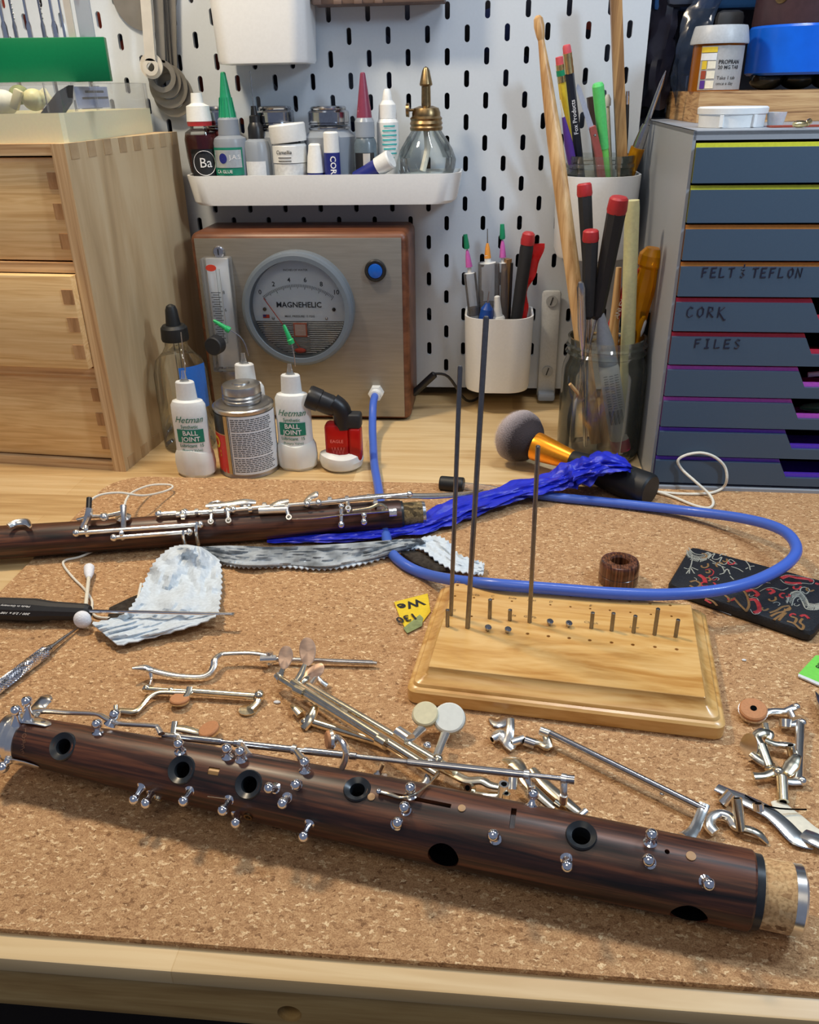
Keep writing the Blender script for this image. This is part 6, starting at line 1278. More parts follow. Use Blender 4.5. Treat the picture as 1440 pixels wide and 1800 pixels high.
# ---- upper joint at the back
UJ = Axis((-0.46, -0.4373, 0.0170), (-0.0985, -0.3584, 0.0168), [(0, 0.0138), (0.3, 0.0130), (1, 0.0126)])
lo = UJ.B.copy(); lo.z = MAT
t = thing('upper_joint', 'dark rosewood woodwind joint with assembled silver keys lying at the back left', 'woodwind joint', lo)
mb = MB(); mb.turn(UJ.A, UJ.B, [(0, UJ.R(0))] + [(q / 20, UJ.R(q / 20)) for q in range(1, 20)] + [(0.995, UJ.R(1)), (1, UJ.R(1) * .97)], 56)
mxu = Matrix.Translation(UJ.A) @ UJ.d.to_track_quat('X', 'Z').to_matrix().to_4x4(); iv = mxu.inverted(); mb.v = [iv @ v for v in mb.v]
bu = obj('wooden_body', mb, 'rosewood', t, True); bu.matrix_basis = mxu
mb = MB(); mb.turn(UJ.B, UJ.B + UJ.d * 0.002, [(0, 0.0118), (1, 0.0116)], 48); obj('black_ring', mb, 'ebonite', t, True)
mb = MB(); mb.turn(UJ.B + UJ.d * 0.0015, UJ.B + UJ.d * 0.0185, [(0, 0.0098), (0.05, 0.0102), (0.95, 0.0102), (1, 0.0098)], 48); obj('tenon_cork', mb, 'old_cork', t, True)
mb = MB(); mb.turn(UJ.B + UJ.d * 0.018, UJ.B + UJ.d * 0.0205, [(0, 0.0102), (1, 0.0098), (1, 0.006), (0, 0.006)], 48); obj('tenon_ring', mb, 'steel', t, True)
def UH(px, py, e=0.004): return UJ.hit(px, py, e)[0]
def keyrod(pts, r, nm='hinge_rod', mt='silver', par=None, balls_=True, e=0.004):
    mb = MB(); q = [UH(a, b_, e) for a, b_ in pts]; mb.tube(q, r, 12, smooth=False)
    if balls_: mb.ball(q[0], r * 1.7, 12); mb.ball(q[-1], r * 1.7, 12)
    return obj(nm, mb, mt, par or t, True)
keyrod([(134, 937), (352, 922)], 0.0018); keyrod([(200, 945), (333, 935)], 0.0018)
for px, y0, y1 in ((345, 918, 956), (322, 932, 955), (152, 925, 940), (214, 932, 946)):
    mb = MB(); mb.tube([UH(px, y0, 0.0045), UH(px, (y0 + y1) / 2, 0.0048), UH(px + 3, y1, 0.001)], [0.0018, 0.0020, 0.0024], 10, flat=0.7); obj('post', mb, 'silver', t, True)
keyrod([(279, 904), (325, 901)], 0.0019); keyrod([(322, 903), (400, 898)], 0.0021); keyrod([(410, 896), (560, 884)], 0.0018, e=0.005); keyrod([(540, 886), (720, 869)], 0.0017, e=0.005)
keyrod([(455, 898), (505, 896)], 0.0030, 'key_barrel', balls_=False)
for px, py in ((313, 904), (322, 908), (346, 900), (371, 900), (408, 896), (440, 895), (465, 889), (478, 893), (504, 891), (543, 883), (610, 877), (580, 879), (648, 874), (660, 884)):
    p = UH(px, py, 0.0045); _, n, _ = UJ.hit(px, py); mb = MB(); mb.ball(p, 0.0025, 12); mb.turn(p - UJ.d * 0.0014, p + UJ.d * 0.0014, [(0, 0.0028), (1, 0.0028)], 12); mb.cyl(p, UJ.hit(px, py)[0] - n * 0.001, 0.0016, n=10); obj('post', mb, 'silver', t, True)
for (a, b_, c, d_) in ((372, 905, 371, 918), (400, 898, 402, 916), (503, 892, 508, 910), (611, 875, 612, 895)):      # little open tubes hooking down
    mb = MB(); q0, q1 = UH(a, b_, 0.005), UH(c, d_, 0.006); mb.tube([q0, q1], [0.0016, 0.0018], 10, smooth=False); nn = UJ.hit(c, d_)[1]; mb.turn(q1 - nn * .002, q1 + nn * 0.002, [(0, 0.0024), (1, 0.0024), (1, 0.0014), (0.1, 0.0014)], 14); obj('key_foot', mb, 'silver', t, True)
# rings and touch plates on top
for px, py, rr_ in ((380, 888, 0.0062), (432, 885, 0.0052), (496, 887, 0.0045)):
    c = nearpt(px, py, UJ, 1.0); mb = MB(); ring = [c + V((rr_ * math.cos(2 * math.pi * k / 24), rr_ * math.sin(2 * math.pi * k / 24), 0)) for k in range(25)]; mb.tube(ring, 0.0012, 8, smooth=False, caps=False); obj('finger_ring', mb, 'silver', t, True)
for pts_, rs_ in (([(362, 889), (400, 886), (430, 882), (450, 883)], [0.002, 0.0028, 0.0034, 0.002]), ([(536, 890), (544, 876), (556, 869), (560, 868)], [0.0036, 0.0030, 0.0036, 0.002]), ([(470, 893), (490, 884), (508, 880)], [0.002, 0.003, 0.002])):
    mb = MB(); mb.tube([nearpt(a, b_, UJ, 0.995) for a, b_ in pts_], rs_, 12, flat=0.4, up=(0, -0.3, 1)); obj('touch_plate', mb, 'silver', t, True)
mb = MB(); mb.tube([UH(513, 913, 0.0025), UH(560, 911, 0.003), UH(610, 905, 0.0035), UH(660, 901, 0.0035), UH(690, 898, 0.003)], [0.0012, 0.0016, 0.0018, 0.0020, 0.0026], 12, flat=0.45); obj('long_key_arm', mb, 'tarnish', t, True)
keyrod([(684, 901), (697, 900)], 0.0034, 'key_barrel', balls_=False)
for px, y0, y1 in ((600, 890, 922), (640, 906, 917)):
    mb = MB(); q0, q1 = UH(px, y0, 0.005), UH(px, y1, 0.004); mb.cyl(q0, q1, 0.0016, n=12); mb.ball(q0, 0.0026, 12); mb.ball(q1, 0.0030, 12); obj('post', mb, 'chrome', t, True)
mb = MB(); mb.tube([UH(620, 898, 0.003), UH(650, 893, 0.005), UH(668, 886, 0.006), UH(680, 893, 0.005), UH(672, 897, 0.003)], 0.0012, 8); obj('wire_loop', mb, 'tarnish', t, True)
# left cluster: register key and its levers
mb = MB(); mb.tube([UH(136, 914, 0.006), UH(160, 908, 0.008), UH(185, 907, 0.008), UH(215, 901, 0.008)], [0.0020, 0.0022, 0.0024, 0.0028], 12, flat=0.6); mb.ball(UH(183, 909, 0.009), 0.0036, 12); lv = obj('lever_bar', mb, 'silver', t, True)
mb = MB(); mb.tube([UH(146, 928, 0.002), UH(155, 908, 0.009), UH(158, 893, 0.014)], [0.0024, 0.0030, 0.0028], 10); obj('lever_post', mb, 'silver', lv)
mb = MB(); mb.cyl(UH(156, 898, 0.012), nearpt(157, 876, UJ, 0.99), 0.0022, n=12); obj('black_pin', mb, 'black', lv)
mb = MB(); mb.tube([UH(217, 930, 0.003), UH(217, 910, 0.008), UH(217, 890, 0.012)], [0.0022, 0.0022, 0.0030], 10); obj('lever_post', mb, 'silver', lv)
p, n, _ = UJ.hit(218, 915); mb = MB(); mb.lathe([(0.0030, 0.001), (0.0060, 0.0022), (0.0062, 0.0034), (0.003, 0.0050)], 24, frame(p, n)); obj('pad_cup', mb, 'silver', t, True)
mb = MB(); mb.tube([nearpt(15, 925, UJ, .985), nearpt(28, 919, UJ, .985), nearpt(46, 918, UJ, .985), nearpt(54, 926, UJ, .985)], [0.0022, 0.0028, 0.0030, 0.0014], 12, flat=0.5); obj('octave_key', mb, 'silver', t, True)
# ================================================================== TUBING, CORDS, CLOTHS
fy_ = GY - 0.017
tp = [V((FIT.x, fy_ + 0.004, FIT.z)), V((FIT.x, fy_ - 0.006, FIT.z - 0.001)), Y(656, 712, fy_ - 0.016), P(655, 738, 0.0190), P(655, 760, 0.0130), P(656, 780, 0.0095), P(657, 800, 0.0080), P(659, 822, 0.0078), P(664, 850, 0.0075), P(669, 882, 0.0075), P(676, 925, 0.0075), P(685, 965, 0.0075), P(708, 990, 0.0075), P(745, 1008, 0.0080),
      P(800, 1020, 0.020), P(870, 1027, 0.028), P(960, 1034, 0.0285), P(1080, 1043, 0.0285), P(1170, 1045, 0.0285), P(1260, 1038, 0.0290), P(1330, 1020, 0.030), P(1385, 990, 0.032), P(1400, 962, 0.031), P(1375, 932, 0.028), P(1310, 912, 0.021), P(1200, 897, 0.0105), P(1080, 884, 0.0075), P(980, 874, 0.0075), P(915, 866, 0.0075)]
mb = MB(); mb.tube(tp, 0.0041, 16, res=8); single('rubber_tubing', mb, 'tube', 'translucent blue tubing curving from the gauge box over the board and back', 'tubing')
# silver tapered wand with black tip (behind the rods)
mb = MB(); a, b_ = P(800, 851, 0.0085), P(850, 862, 0.0065); t = thing('pull_through_weight', 'black rubber tip with pale stem lying beside the blue silk', 'pull-through', P(795, 858, MAT))
mb.turn(P(774, 849, 0.0085), P(815, 853, 0.0085), [(0, 0.0062), (0.05, 0.0068), (0.95, 0.0072), (1, 0.0066)], 24); obj('rubber_tip', mb, 'rubber', t, True)
mb = MB(); mb.tube([P(813, 854, 0.0080), P(850, 858, 0.0085), P(900, 866, 0.0085)], 0.0034, 10); obj('stem', mb, 'clear', t, True)
mb = MB(); mb.tube([P(560, 884, 0.034), P(640, 874, 0.030), P(700, 872, 0.026), P(760, 872, 0.020), P(820, 868, 0.013), P(848, 861, 0.0095)], [0.0016, 0.0032, 0.0045, 0.0045, 0.0038, 0.0016], 14, flat=0.5, up=(0, 0, 1))
single('silver_rod', mb, 'silver', 'slender tapered silver rod lying from the rear joint towards the black tip', 'rod')
# blue silk
def silk(path, name, label, flat=0.42, seed=1):
    K, n = 170, 72; pts = [P(a, b_, z) for a, b_, w, z in path]; ws = [w * mpp(p) for (a, b_, w, z), p in zip(path, pts)]
    zs = [z for a, b_, w, z in path]; pts, ws = spline(pts, ws, 14); K = len(pts); vs = []; fs = []
    for i, (c, w) in enumerate(zip(pts, ws)):
        tg = (pts[min(i + 1, K - 1)] - pts[max(i - 1, 0)]).normalized(); sd = tg.cross(V((0, 0, 1))).normalized(); up = sd.cross(tg)
        u = i / K * 26
        for j in range(n):
            a = 2 * math.pi * j / n
            rr = 1 + 0.16 * (1 - 2 * abs(math.sin(2.5 * a + u * .42))) + 0.13 * (1 - 2 * abs(math.sin(4.5 * a - u * 0.9 + 1))) + 0.07 * math.sin(15 * a + u * 1.9) + 0.09 * math.sin(u * 1.7 + a) + 0.10 * math.sin(3 * a + u * 2.6) + 0.06 * math.sin(u * 3.9 - 2 * a)
            v = c + sd * (w * rr * math.cos(a)) + up * (w * flat * rr * math.sin(a)); v.z = max(v.z, MAT + 0.0006); vs.append(v)
    for i in range(K - 1):
        for j in range(n): fs.append((i * n + j, i * n + (j + 1) % n, (i + 1) * n + (j + 1) % n, (i + 1) * n + j))
    fs += [tuple(reversed(range(n))), tuple((K - 1) * n + j for j in range(n))]
    mb = MB(); mb.add(vs, fs); me = single(name, mb, 'bluesilk', label, 'cloth'); 
    for p_ in me.data.polygons: p_.use_smooth = True
    return me
silk([(470, 951, 5, 0.006), (520, 948, 9, 0.007), (580, 946, 12, 0.008), (640, 941, 13, 0.008), (700, 934, 15, 0.008), (745, 922, 22, 0.009), (790, 902, 30, 0.011), (840, 884, 27, 0.012), (900, 866, 25, 0.014), (950, 852, 24, 0.016), (985, 842, 30, 0.019), (1010, 832, 42, 0.024), (1035, 824, 44, 0.030), (1062, 816, 36, 0.036), (1085, 814, 28, 0.039), (1106, 822, 12, 0.034)], 'silk_swab', 'bright blue crumpled silk swab twisting from the rear joint over the brush handle')
# white cords
def cord(pts, r, name, label):
    mb = MB(); mb.tube([P(a, b_, z) for a, b_, z in pts], r, 8, res=8); single(name, mb, 'cord', label, 'cord')
CYL = -0.2665
mb = MB(); pts = [P(1148, 862, 0.006), P(1180, 872, 0.005), P(1220, 888, 0.0045), P(1245, 893, 0.0045), P(1254, 884, 0.0055), P(1246, 868, 0.0075), Y(1222, 846, CYL - 0.008), Y(1200, 826, CYL), Y(1192, 810, CYL), Y(1206, 800, CYL), Y(1232, 796, CYL), Y(1256, 803, CYL), Y(1274, 820, CYL), Y(1278, 842, CYL - 0.002), P(1270, 858, 0.0060), P(1246, 867, 0.0048), P(1200, 868, 0.0045), P(1150, 864, 0.0045)]
mb.tube(pts, 0.00125, 8, res=8); single('white_cord', mb, 'cord', 'looped white cord standing in front of the drawer cabinet', 'cord')
cord([(158, 900, 0.028), (158, 882, 0.034), (176, 870, 0.034), (210, 866, 0.030), (250, 871, 0.022), (285, 865, 0.012), (303, 857, 0.009), (296, 852, 0.009), (265, 853, 0.012), (235, 864, 0.020), (222, 878, 0.028), (218, 895, 0.026)], 0.0010, 'white_cord', 'white cord looped over the rear joint above its register key')
cord([(165, 968, 0.006), (140, 979, 0.0042), (115, 985, 0.0042), (112, 994, 0.0042), (128, 1015, 0.0042), (148, 1035, 0.0042), (161, 1055, 0.0045), (162, 1072, 0.0045), (170, 1084, 0.0045), (200, 1086, 0.0045), (228, 1077, 0.0060), (240, 1060, 0.012), (246, 1035, 0.012), (248, 1026, 0.012)], 0.00095, 'white_cord', 'thin white cord snaking from under the rear joint past the cotton swab to the cloth')
# cloths
def sheet(A, B, zf, th, name, label, mt, zig=0.0, nu=60, nv=26, cat='cloth', zigB=True):
    A = [V((a, b_, 0)) for a, b_ in A]; B = [V((a, b_, 0)) for a, b_ in B]; A, _ = spline(A, [0] * len(A), 20); B, _ = spline(B, [0] * len(B), 20)
    def at(C, u): k = u * (len(C) - 1); i = min(int(k), len(C) - 2); return C[i].lerp(C[i + 1], k - i)
    top = []; nu = max(nu, 2)
    for i in range(nu + 1):
        u = i / nu; a, b_ = at(A, u), at(B, u); row = []
        for j in range(nv + 1):
            v = j / nv; q = a.lerp(b_, v); o = 0
            if zig:
                if j == 0: o = -zig if i % 2 else 0
                if j == nv: o = zig if i % 2 else 0
            d = (b_ - a); q = q + (d.normalized() * o if d.length > 1 else V((0, 0, 0)))
            row.append(P(q.x, q.y, zf(u, v)))
        top.append(row)
    vs = [p for r in top for p in r]; nrm = len(vs); vs += [V((p.x, p.y, p.z - th)) for p in vs[:nrm]]; W_ = nv + 1; fs = []
    for i in range(nu):
        for j in range(nv):
            a = i * W_ + j; fs.append((a, a + 1, a + W_ + 1, a + W_)); fs.append((nrm + a, nrm + a + W_, nrm + a + W_ + 1, nrm + a + 1))
    bd = [i * W_ for i in range(nu + 1)] + [nu * W_ + j for j in range(1, W_)] + [i * W_ + nv for i in range(nu - 1, -1, -1)] + [j for j in range(nv - 1, 0, -1)]
    for k in range(len(bd)): a, b_ = bd[k], bd[(k + 1) % len(bd)]; fs.append((a, b_, nrm + b_, nrm + a))
    mb = MB(); mb.add(vs, fs); return mb
def wr(u, v, s=1.0):
    n1 = mathutils.noise.noise(V((u * 3.2, v * 2.4, 1.7))); n2 = mathutils.noise.noise(V((u * 7 + 3, v * 5, 4.1))); n3 = mathutils.noise.noise(V((u * 15, v * 11 + 2, 8.3)))
    return 0.0075 * s * (abs(n1) + 0.5 * abs(n2) + 0.2 * n3)
t = thing('polishing_cloth', 'crumpled pinked-edge white cloth, folded corner and long strip running along the rear joint', 'cloth', P(290, 1050, MAT))
mb = sheet([(328, 957), (300, 964), (272, 990), (256, 1022), (240, 1055), (215, 1082), (162, 1096)], [(360, 962), (384, 985), (388, 1020), (385, 1055), (374, 1084), (300, 1110), (206, 1133)], lambda u, v: MAT + 0.003 + 0.014 * math.exp(-((u - 0.10) / 0.16) ** 2) * math.sin(math.pi * min(1, v * 0.9 + 0.1)) + abs(wr(u, v, 1.3)) + 0.002, 0.0008, '', '', '', zig=3.6, nu=44)
obj('folded_corner', mb, 'cloth', t, True)
mb = sheet([(338, 962), (400, 959), (480, 961), (560, 958), (640, 953), (700, 948), (740, 946)], [(352, 966), (385, 985), (430, 993), (500, 992), (570, 995), (640, 984), (712, 964), (750, 956)], lambda u, v: MAT + 0.010 - 0.0065 * v + abs(wr(u * 2, v, 0.5)) + 0.001, 0.0010, '', '', '', zig=0, nu=100, nv=14)
obj('stained_strip', mb, 'greycloth', t, True)
mb = sheet([(352, 965), (390, 983), (430, 990), (500, 986), (570, 986), (640, 975), (700, 960), (760, 947)], [(350, 967), (385, 987), (430, 995), (500, 994), (570, 998), (640, 988), (712, 967), (775, 957)], lambda u, v: MAT + 0.0060 - 0.003 * v + 0.0006 * math.sin(30 * u), 0.0010, '', '', '', zig=3.4, nu=96, nv=4)
obj('pinked_edge', mb, 'cloth', t, True)
mb = sheet([(742, 945), (768, 943), (790, 955), (806, 975), (836, 986), (852, 992)], [(724, 962), (745, 965), (770, 985), (798, 1000), (830, 1006), (850, 1008)], lambda u, v: MAT + 0.004 + abs(wr(u, v, 0.6)) + 0.001, 0.0008, '', '', '', zig=3.4, nu=30, nv=12)
obj('far_corner', mb, 'cloth', t, True)
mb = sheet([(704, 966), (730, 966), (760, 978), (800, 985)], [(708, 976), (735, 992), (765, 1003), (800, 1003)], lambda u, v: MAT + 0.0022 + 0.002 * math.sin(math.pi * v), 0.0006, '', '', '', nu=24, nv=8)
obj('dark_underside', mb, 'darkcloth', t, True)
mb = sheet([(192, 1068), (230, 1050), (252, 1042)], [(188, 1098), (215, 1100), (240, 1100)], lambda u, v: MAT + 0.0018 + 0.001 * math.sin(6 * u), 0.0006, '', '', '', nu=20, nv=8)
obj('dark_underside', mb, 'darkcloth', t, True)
# cotton swab
t = thing('cotton_swab', 'double-ended cotton swab crossing under the long screwdriver', 'swab', P(155, 1045, MAT), group='cotton swabs')
a, b_ = P(157, 1006, 0.0095), P(149, 1080, 0.0105)
mb = MB(); mb.cyl(a, b_, 0.0014, n=10); obj('stick_body', mb, 'ivory', t, True)
mb = MB(); mb.turn(P(156, 1016, 0.0095), P(157, 994, 0.0085), [(0, 0.0018), (0.35, 0.0035), (0.8, 0.0040), (1, 0.0020)], 16); obj('cotton_tip', mb, 'cotton', t, True)
mb = MB(); mb.ball(P(145, 1089, 0.0115), 0.0060, 20, (1, 0.9, 1.05)); obj('cotton_ball', mb, 'cotton', t, True)
# long screwdriver on the left
t = thing('screwdriver', 'long slim screwdriver with black handle lying from the left edge over the cloth', 'screwdriver', P(60, 1075, MAT))
a, b_ = P(-30, 1069, 0.0125), P(158, 1076, 0.0120); mb = MB(); mb.turn(a, b_, [(0, 0.0080), (0.5, 0.0082), (0.66, 0.0066), (0.97, 0.0058), (1, 0.0045)], 12); gh = obj('handle', mb, 'matblack', t, True)
e = P(408, 1080, 0.0155); mb = MB(); mb.cyl(P(130, 1074, 0.0130), e, 0.00135, n=12); obj('shaft', mb, 'chrome', t, True)
mb = MB(); d = (e - b_).normalized(); mb.box(e - d * 0.0015, (0.006, 0.0032, 0.0012), rot=(0, 0, math.atan2(d.y, d.x))); obj('flat_tip', mb, 'steel', t, True)
for s2, px, py, sz in (('Made in Germany', 27, 1066, 0.0030), ('200 / 2,0 x 100', 27, 1079, 0.0034)):
    mb = MB(); c = P(px, py, 0.0125 + 0.0072); mb.text(s2, sz, align='CENTER', mx=Matrix.Translation(c + V((0, 0, 0.0004))) @ Matrix.Rotation(R_(180) + math.atan2(d.y, d.x), 4, 'Z') @ Matrix.Rotation(R_(0), 4, 'X')); obj('handle_print', mb, 'whiteink', gh, smooth=False)
# knurled pick
t = thing('knurled_scriber', 'silver pick with knurled grip lying at the left edge of the mat', 'pick', P(50, 1170, MAT))
a, b_ = P(-25, 1225, 0.0075), P(86, 1141, 0.0075); mb = MB(); mb.turn(a, b_, [(0, 0.0033), (0.93, 0.0034), (1, 0.0026)], 24); kg = obj('grip', mb, 'steel', t, True)
mb = MB(); L = (b_ - a).length; mxk = Matrix.Translation(a) @ (b_ - a).to_track_quat('Z', 'Y').to_matrix().to_4x4()
for sgn in (1, -1):
    for k in range(14):
        pts = [mxk @ V((0.0035 * math.cos(sgn * q * 0.42 + k * 2 * math.pi / 14), 0.0035 * math.sin(sgn * q * 0.42 + k * 2 * math.pi / 14), q * L * 0.94 / 26)) for q in range(27)]; mb.tube(pts, 0.00042, 4, smooth=False)
tag(obj('knurling', mb, 'chrome', kg, smooth=False), kind='stuff')
mb = MB(); c = P(140, 1101, 0.0050); mb.turn(b_, c, [(0, 0.0027), (0.15, 0.0016), (0.5, 0.0013), (1, 0.0004)], 16); obj('needle_point', mb, 'steel', t, True)
# ---------------------------------------------------------------- make-up brush
t = thing('soft_brush', 'big round dark-bristled brush with orange ferrule and black handle', 'brush', P(1000, 810, 0.001))
hA = P(1144, 863, 0.0165); fA = P(1000, 806, 0.021); fB = P(941, 784, 0.0265); tipB = P(888, 752, 0.0310); s_ = mpp(fB)
mb = MB(); mb.turn(hA, fA, [(0, 0.0130), (0.02, 0.0145), (0.05, 0.0150), (0.5, 0.0145), (0.9, 0.0095), (1, 0.0085)], 40); obj('handle', mb, 'rubber', t, True)
mb = MB(); mb.turn(P(1012, 811, 0.020), fB, [(0, 0.0080), (0.1, 0.0092), (0.95, 0.0138), (1, 0.0136)], 40); obj('ferrule', mb, 'orange', t, True)
ax_ = (tipB - fB).normalized(); L = 0.040
mb = MB(); prof = [(0, 0.0128), (0.12, 0.0155), (0.3, 0.0215), (0.5, 0.0255), (0.68, 0.0262), (0.82, 0.0225), (0.93, 0.0145), (1.0, 0.003)]
zt0 = 0.0
mb.turn(fB, fB + ax_ * L, prof, 48); mb.v = [V((v.x, v.y, max(v.z, 0.0012))) for v in mb.v]; 
def two_tone(p, ax, L):
    mt, nt, b = newmat('two_tone_bristle'); tc = nt.nodes.new('ShaderNodeTexCoord'); su = nt.nodes.new('ShaderNodeVectorMath'); su.operation = 'SUBTRACT'; su.inputs[1].default_value = tuple(p)
    nt.links.new(tc.outputs['Object'], su.inputs[0]); dt = nt.nodes.new('ShaderNodeVectorMath'); dt.operation = 'DOT_PRODUCT'; dt.inputs[1].default_value = tuple(ax); nt.links.new(su.outputs[0], dt.inputs[0])
    nz = nt.nodes.new('ShaderNodeTexNoise'); nz.inputs['Scale'].default_value = 900; nt.links.new(tc.outputs['Object'], nz.inputs['Vector'])
    ma = nt.nodes.new('ShaderNodeMath'); ma.operation = 'MULTIPLY_ADD'; ma.inputs[1].default_value = 0.010; nt.links.new(nz.outputs['Fac'], ma.inputs[0]); nt.links.new(dt.outputs['Value'], ma.inputs[2])
    mr = nt.nodes.new('ShaderNodeMapRange'); mr.inputs['From Min'].default_value = L * 0.42; mr.inputs['From Max'].default_value = L * 1.02; nt.links.new(ma.outputs[0], mr.inputs['Value'])
    cr = nt.nodes.new('ShaderNodeValToRGB'); cr.color_ramp.elements[0].color = rgb(46, 38, 42); cr.color_ramp.elements[1].color = rgb(214, 200, 200); nt.links.new(mr.outputs[0], cr.inputs[0]); nt.links.new(cr.outputs[0], b.inputs['Base Color']); b.inputs['Roughness'].default_value = 0.85
    bp = nt.nodes.new('ShaderNodeBump'); bp.inputs['Strength'].default_value = 0.8; bp.inputs['Distance'].default_value = 0.001; nt.links.new(nz.outputs['Fac'], bp.inputs['Height']); nt.links.new(bp.outputs[0], b.inputs['Normal']); return mt
BRM = two_tone(fB, ax_, L); bh = obj('bristle_head', mb, BRM, t, True, angle=80)
mb = MB(); rng = random.Random(2); q = (ax_).to_track_quat('Z', 'Y').to_matrix()
vs = []; fs = []
for k in range(5200):
    a = rng.random() * 2 * math.pi; f = rng.random() ** 0.6; t_ = 0.35 + 0.6 * (1 - f * 0.75)
    rr = 0.0262 * f * 0.98; tt_ = 0.60 + 0.42 * math.sqrt(max(0, 1 - f * f)); p0 = fB + ax_ * (L * (tt_ - 0.16)) + q @ V((rr * math.cos(a) * 0.93, rr * math.sin(a) * 0.93, 0)); p1 = fB + ax_ * (L * (tt_ + 0.03 + rng.random() * 0.06)) + q @ V((rr * 1.05 * math.cos(a), rr * 1.03 * math.sin(a), 0))
    if min(p0.z, p1.z) < 0.002: continue
    sd = V((rng.uniform(-1, 1), rng.uniform(-1, 1), rng.uniform(-1, 1))).normalized() * 0.00022; o_ = len(vs); vs += [p0 - sd, p0 + sd, p1]; fs.append((o_, o_ + 1, o_ + 2))
mb.add(vs, fs); tag(obj('bristle_tips', mb, BRM, bh, smooth=False), kind='stuff')
# ---------------------------------------------------------------- striped wooden bead
g = P(1086, 1022, MAT); r_ = 34 * mpp(g); h_ = Y(1086, 984, g.y).z - MAT; mb = MB()
mb.lathe([(r_ * .96, 0), (r_, 0.0012), (r_, h_ * 0.40), (r_ * 0.97, h_ * 0.42), (r_, h_ * 0.44), (r_, h_ - 0.0030), (r_ * 0.93, h_ - 0.0008), (r_ * 0.8, h_), (r_ * 0.5, h_), (r_ * 0.44, h_ - 0.0015), (r_ * 0.42, 0.004), (0.0002, 0.0038)], 56, Matrix.Translation((g.x, g.y, MAT)), caps=False)
single('wooden_bell_ring', mb, 'zebra', 'short striped rosewood cylinder with a hole, standing inside the tubing loop', 'wooden ring')
# ---------------------------------------------------------------- brocade pouch and steel rule
PZ = 0.0085; c4 = [P(1214, 959, MAT + PZ), P(1500, 1034, MAT + PZ), P(1428, 1113, MAT + PZ), P(1174, 1026, MAT + PZ)]
c4[1] = c4[0] + (c4[1] - c4[0]) * 0.98
def inpoly(z, off):
    cx_ = sum((p.x for p in c4)) / 4; cy_ = sum((p.y for p in c4)) / 4; out = []
    for k in range(4):
        a, b_, c = c4[k - 1], c4[k], c4[(k + 1) % 4]; m_ = V((cx_, cy_, 0)); p = V((b_.x, b_.y, 0)); e1, e2 = (V((a.x, a.y, 0)) - p).normalized() * 0.005, (V((c.x, c.y, 0)) - p).normalized() * 0.005
        for q in (p + e1, p + (e1 + e2) * 0.28, p + e2): w = (m_ - q); out.append(V((q.x, q.y, 0)) + w.normalized() * off + V((0, 0, z)))
    return out
rg = [inpoly(MAT + 0.0002, 0.0015), inpoly(MAT + 0.002, -0.0003), inpoly(MAT + PZ * 0.7, -0.0003), inpoly(MAT + PZ * 0.95, 0.0012), inpoly(MAT + PZ, 0.004)]
k = 12; fs = [tuple(reversed(range(k)))]
for j in range(4):
    for i in range(k): fs.append((j * k + i, j * k + (i + 1) % k, (j + 1) * k + (i + 1) % k, (j + 1) * k + i))
fs.append(tuple(4 * k + i for i in range(k))); mb = MB(); mb.add([p for r in rg for p in r], fs)
t = thing('brocade_pouch', 'black brocade pouch with woven silver dragons and red flowers at the right edge', 'pouch', P(1300, 1035, MAT)); bp_ = obj('pouch_body', mb, 'brocade', t, True)
ZP = MAT + PZ + 0.00015
def emb(paths, mt, r, nm, closed=False, each=False):
    if each:
        for q in paths: emb([q], mt, r, nm)
        return
    if nm in ('silver_dragon', 'dragon_scales') and not closed:
        g1 = [q for q in paths if (q[0] if isinstance(q, tuple) else q)[0][0] < 1340]; g2 = [q for q in paths if q not in g1]
        emb(g1, mt, r, nm, True); emb(g2, mt, r, nm, True); return
    mb = MB()
    for pth in paths:
        rr_ = pth[1] if isinstance(pth, tuple) else r; pp = pth[0] if isinstance(pth, tuple) else pth
        mb.tube([P(a, b_, ZP) for a, b_ in pp], rr_, 6, flat=0.3, up=(0, 0, 1), res=5)
    return obj(nm, mb, mt, t, True)
zz_ = lambda x, y: (1140 + x / 4.8, 900 + y / 4.8)
S = lambda *pts: [zz_(*p) for p in pts]
scal = []
for pth in (S((330, 330), (360, 380), (430, 400), (490, 380), (520, 350)), S((1180, 760), (1210, 700), (1270, 680), (1310, 730), (1340, 790), (1400, 800), (1450, 790))):
    for k in range(len(pth) - 1):
        for q in range(6):
            f = q / 6; x = pth[k][0] * (1 - f) + pth[k + 1][0] * f; y = pth[k][1] * (1 - f) + pth[k + 1][1] * f; dx, dy = pth[k + 1][0] - pth[k][0], pth[k + 1][1] - pth[k][1]; L = math.hypot(dx, dy); nx, ny = -dy / L, dx / L
            scal.append([(x - nx * 5, y - ny * 5), (x + dx / L * 2.2, y + dy / L * 2.2), (x + nx * 5, y + ny * 5)])
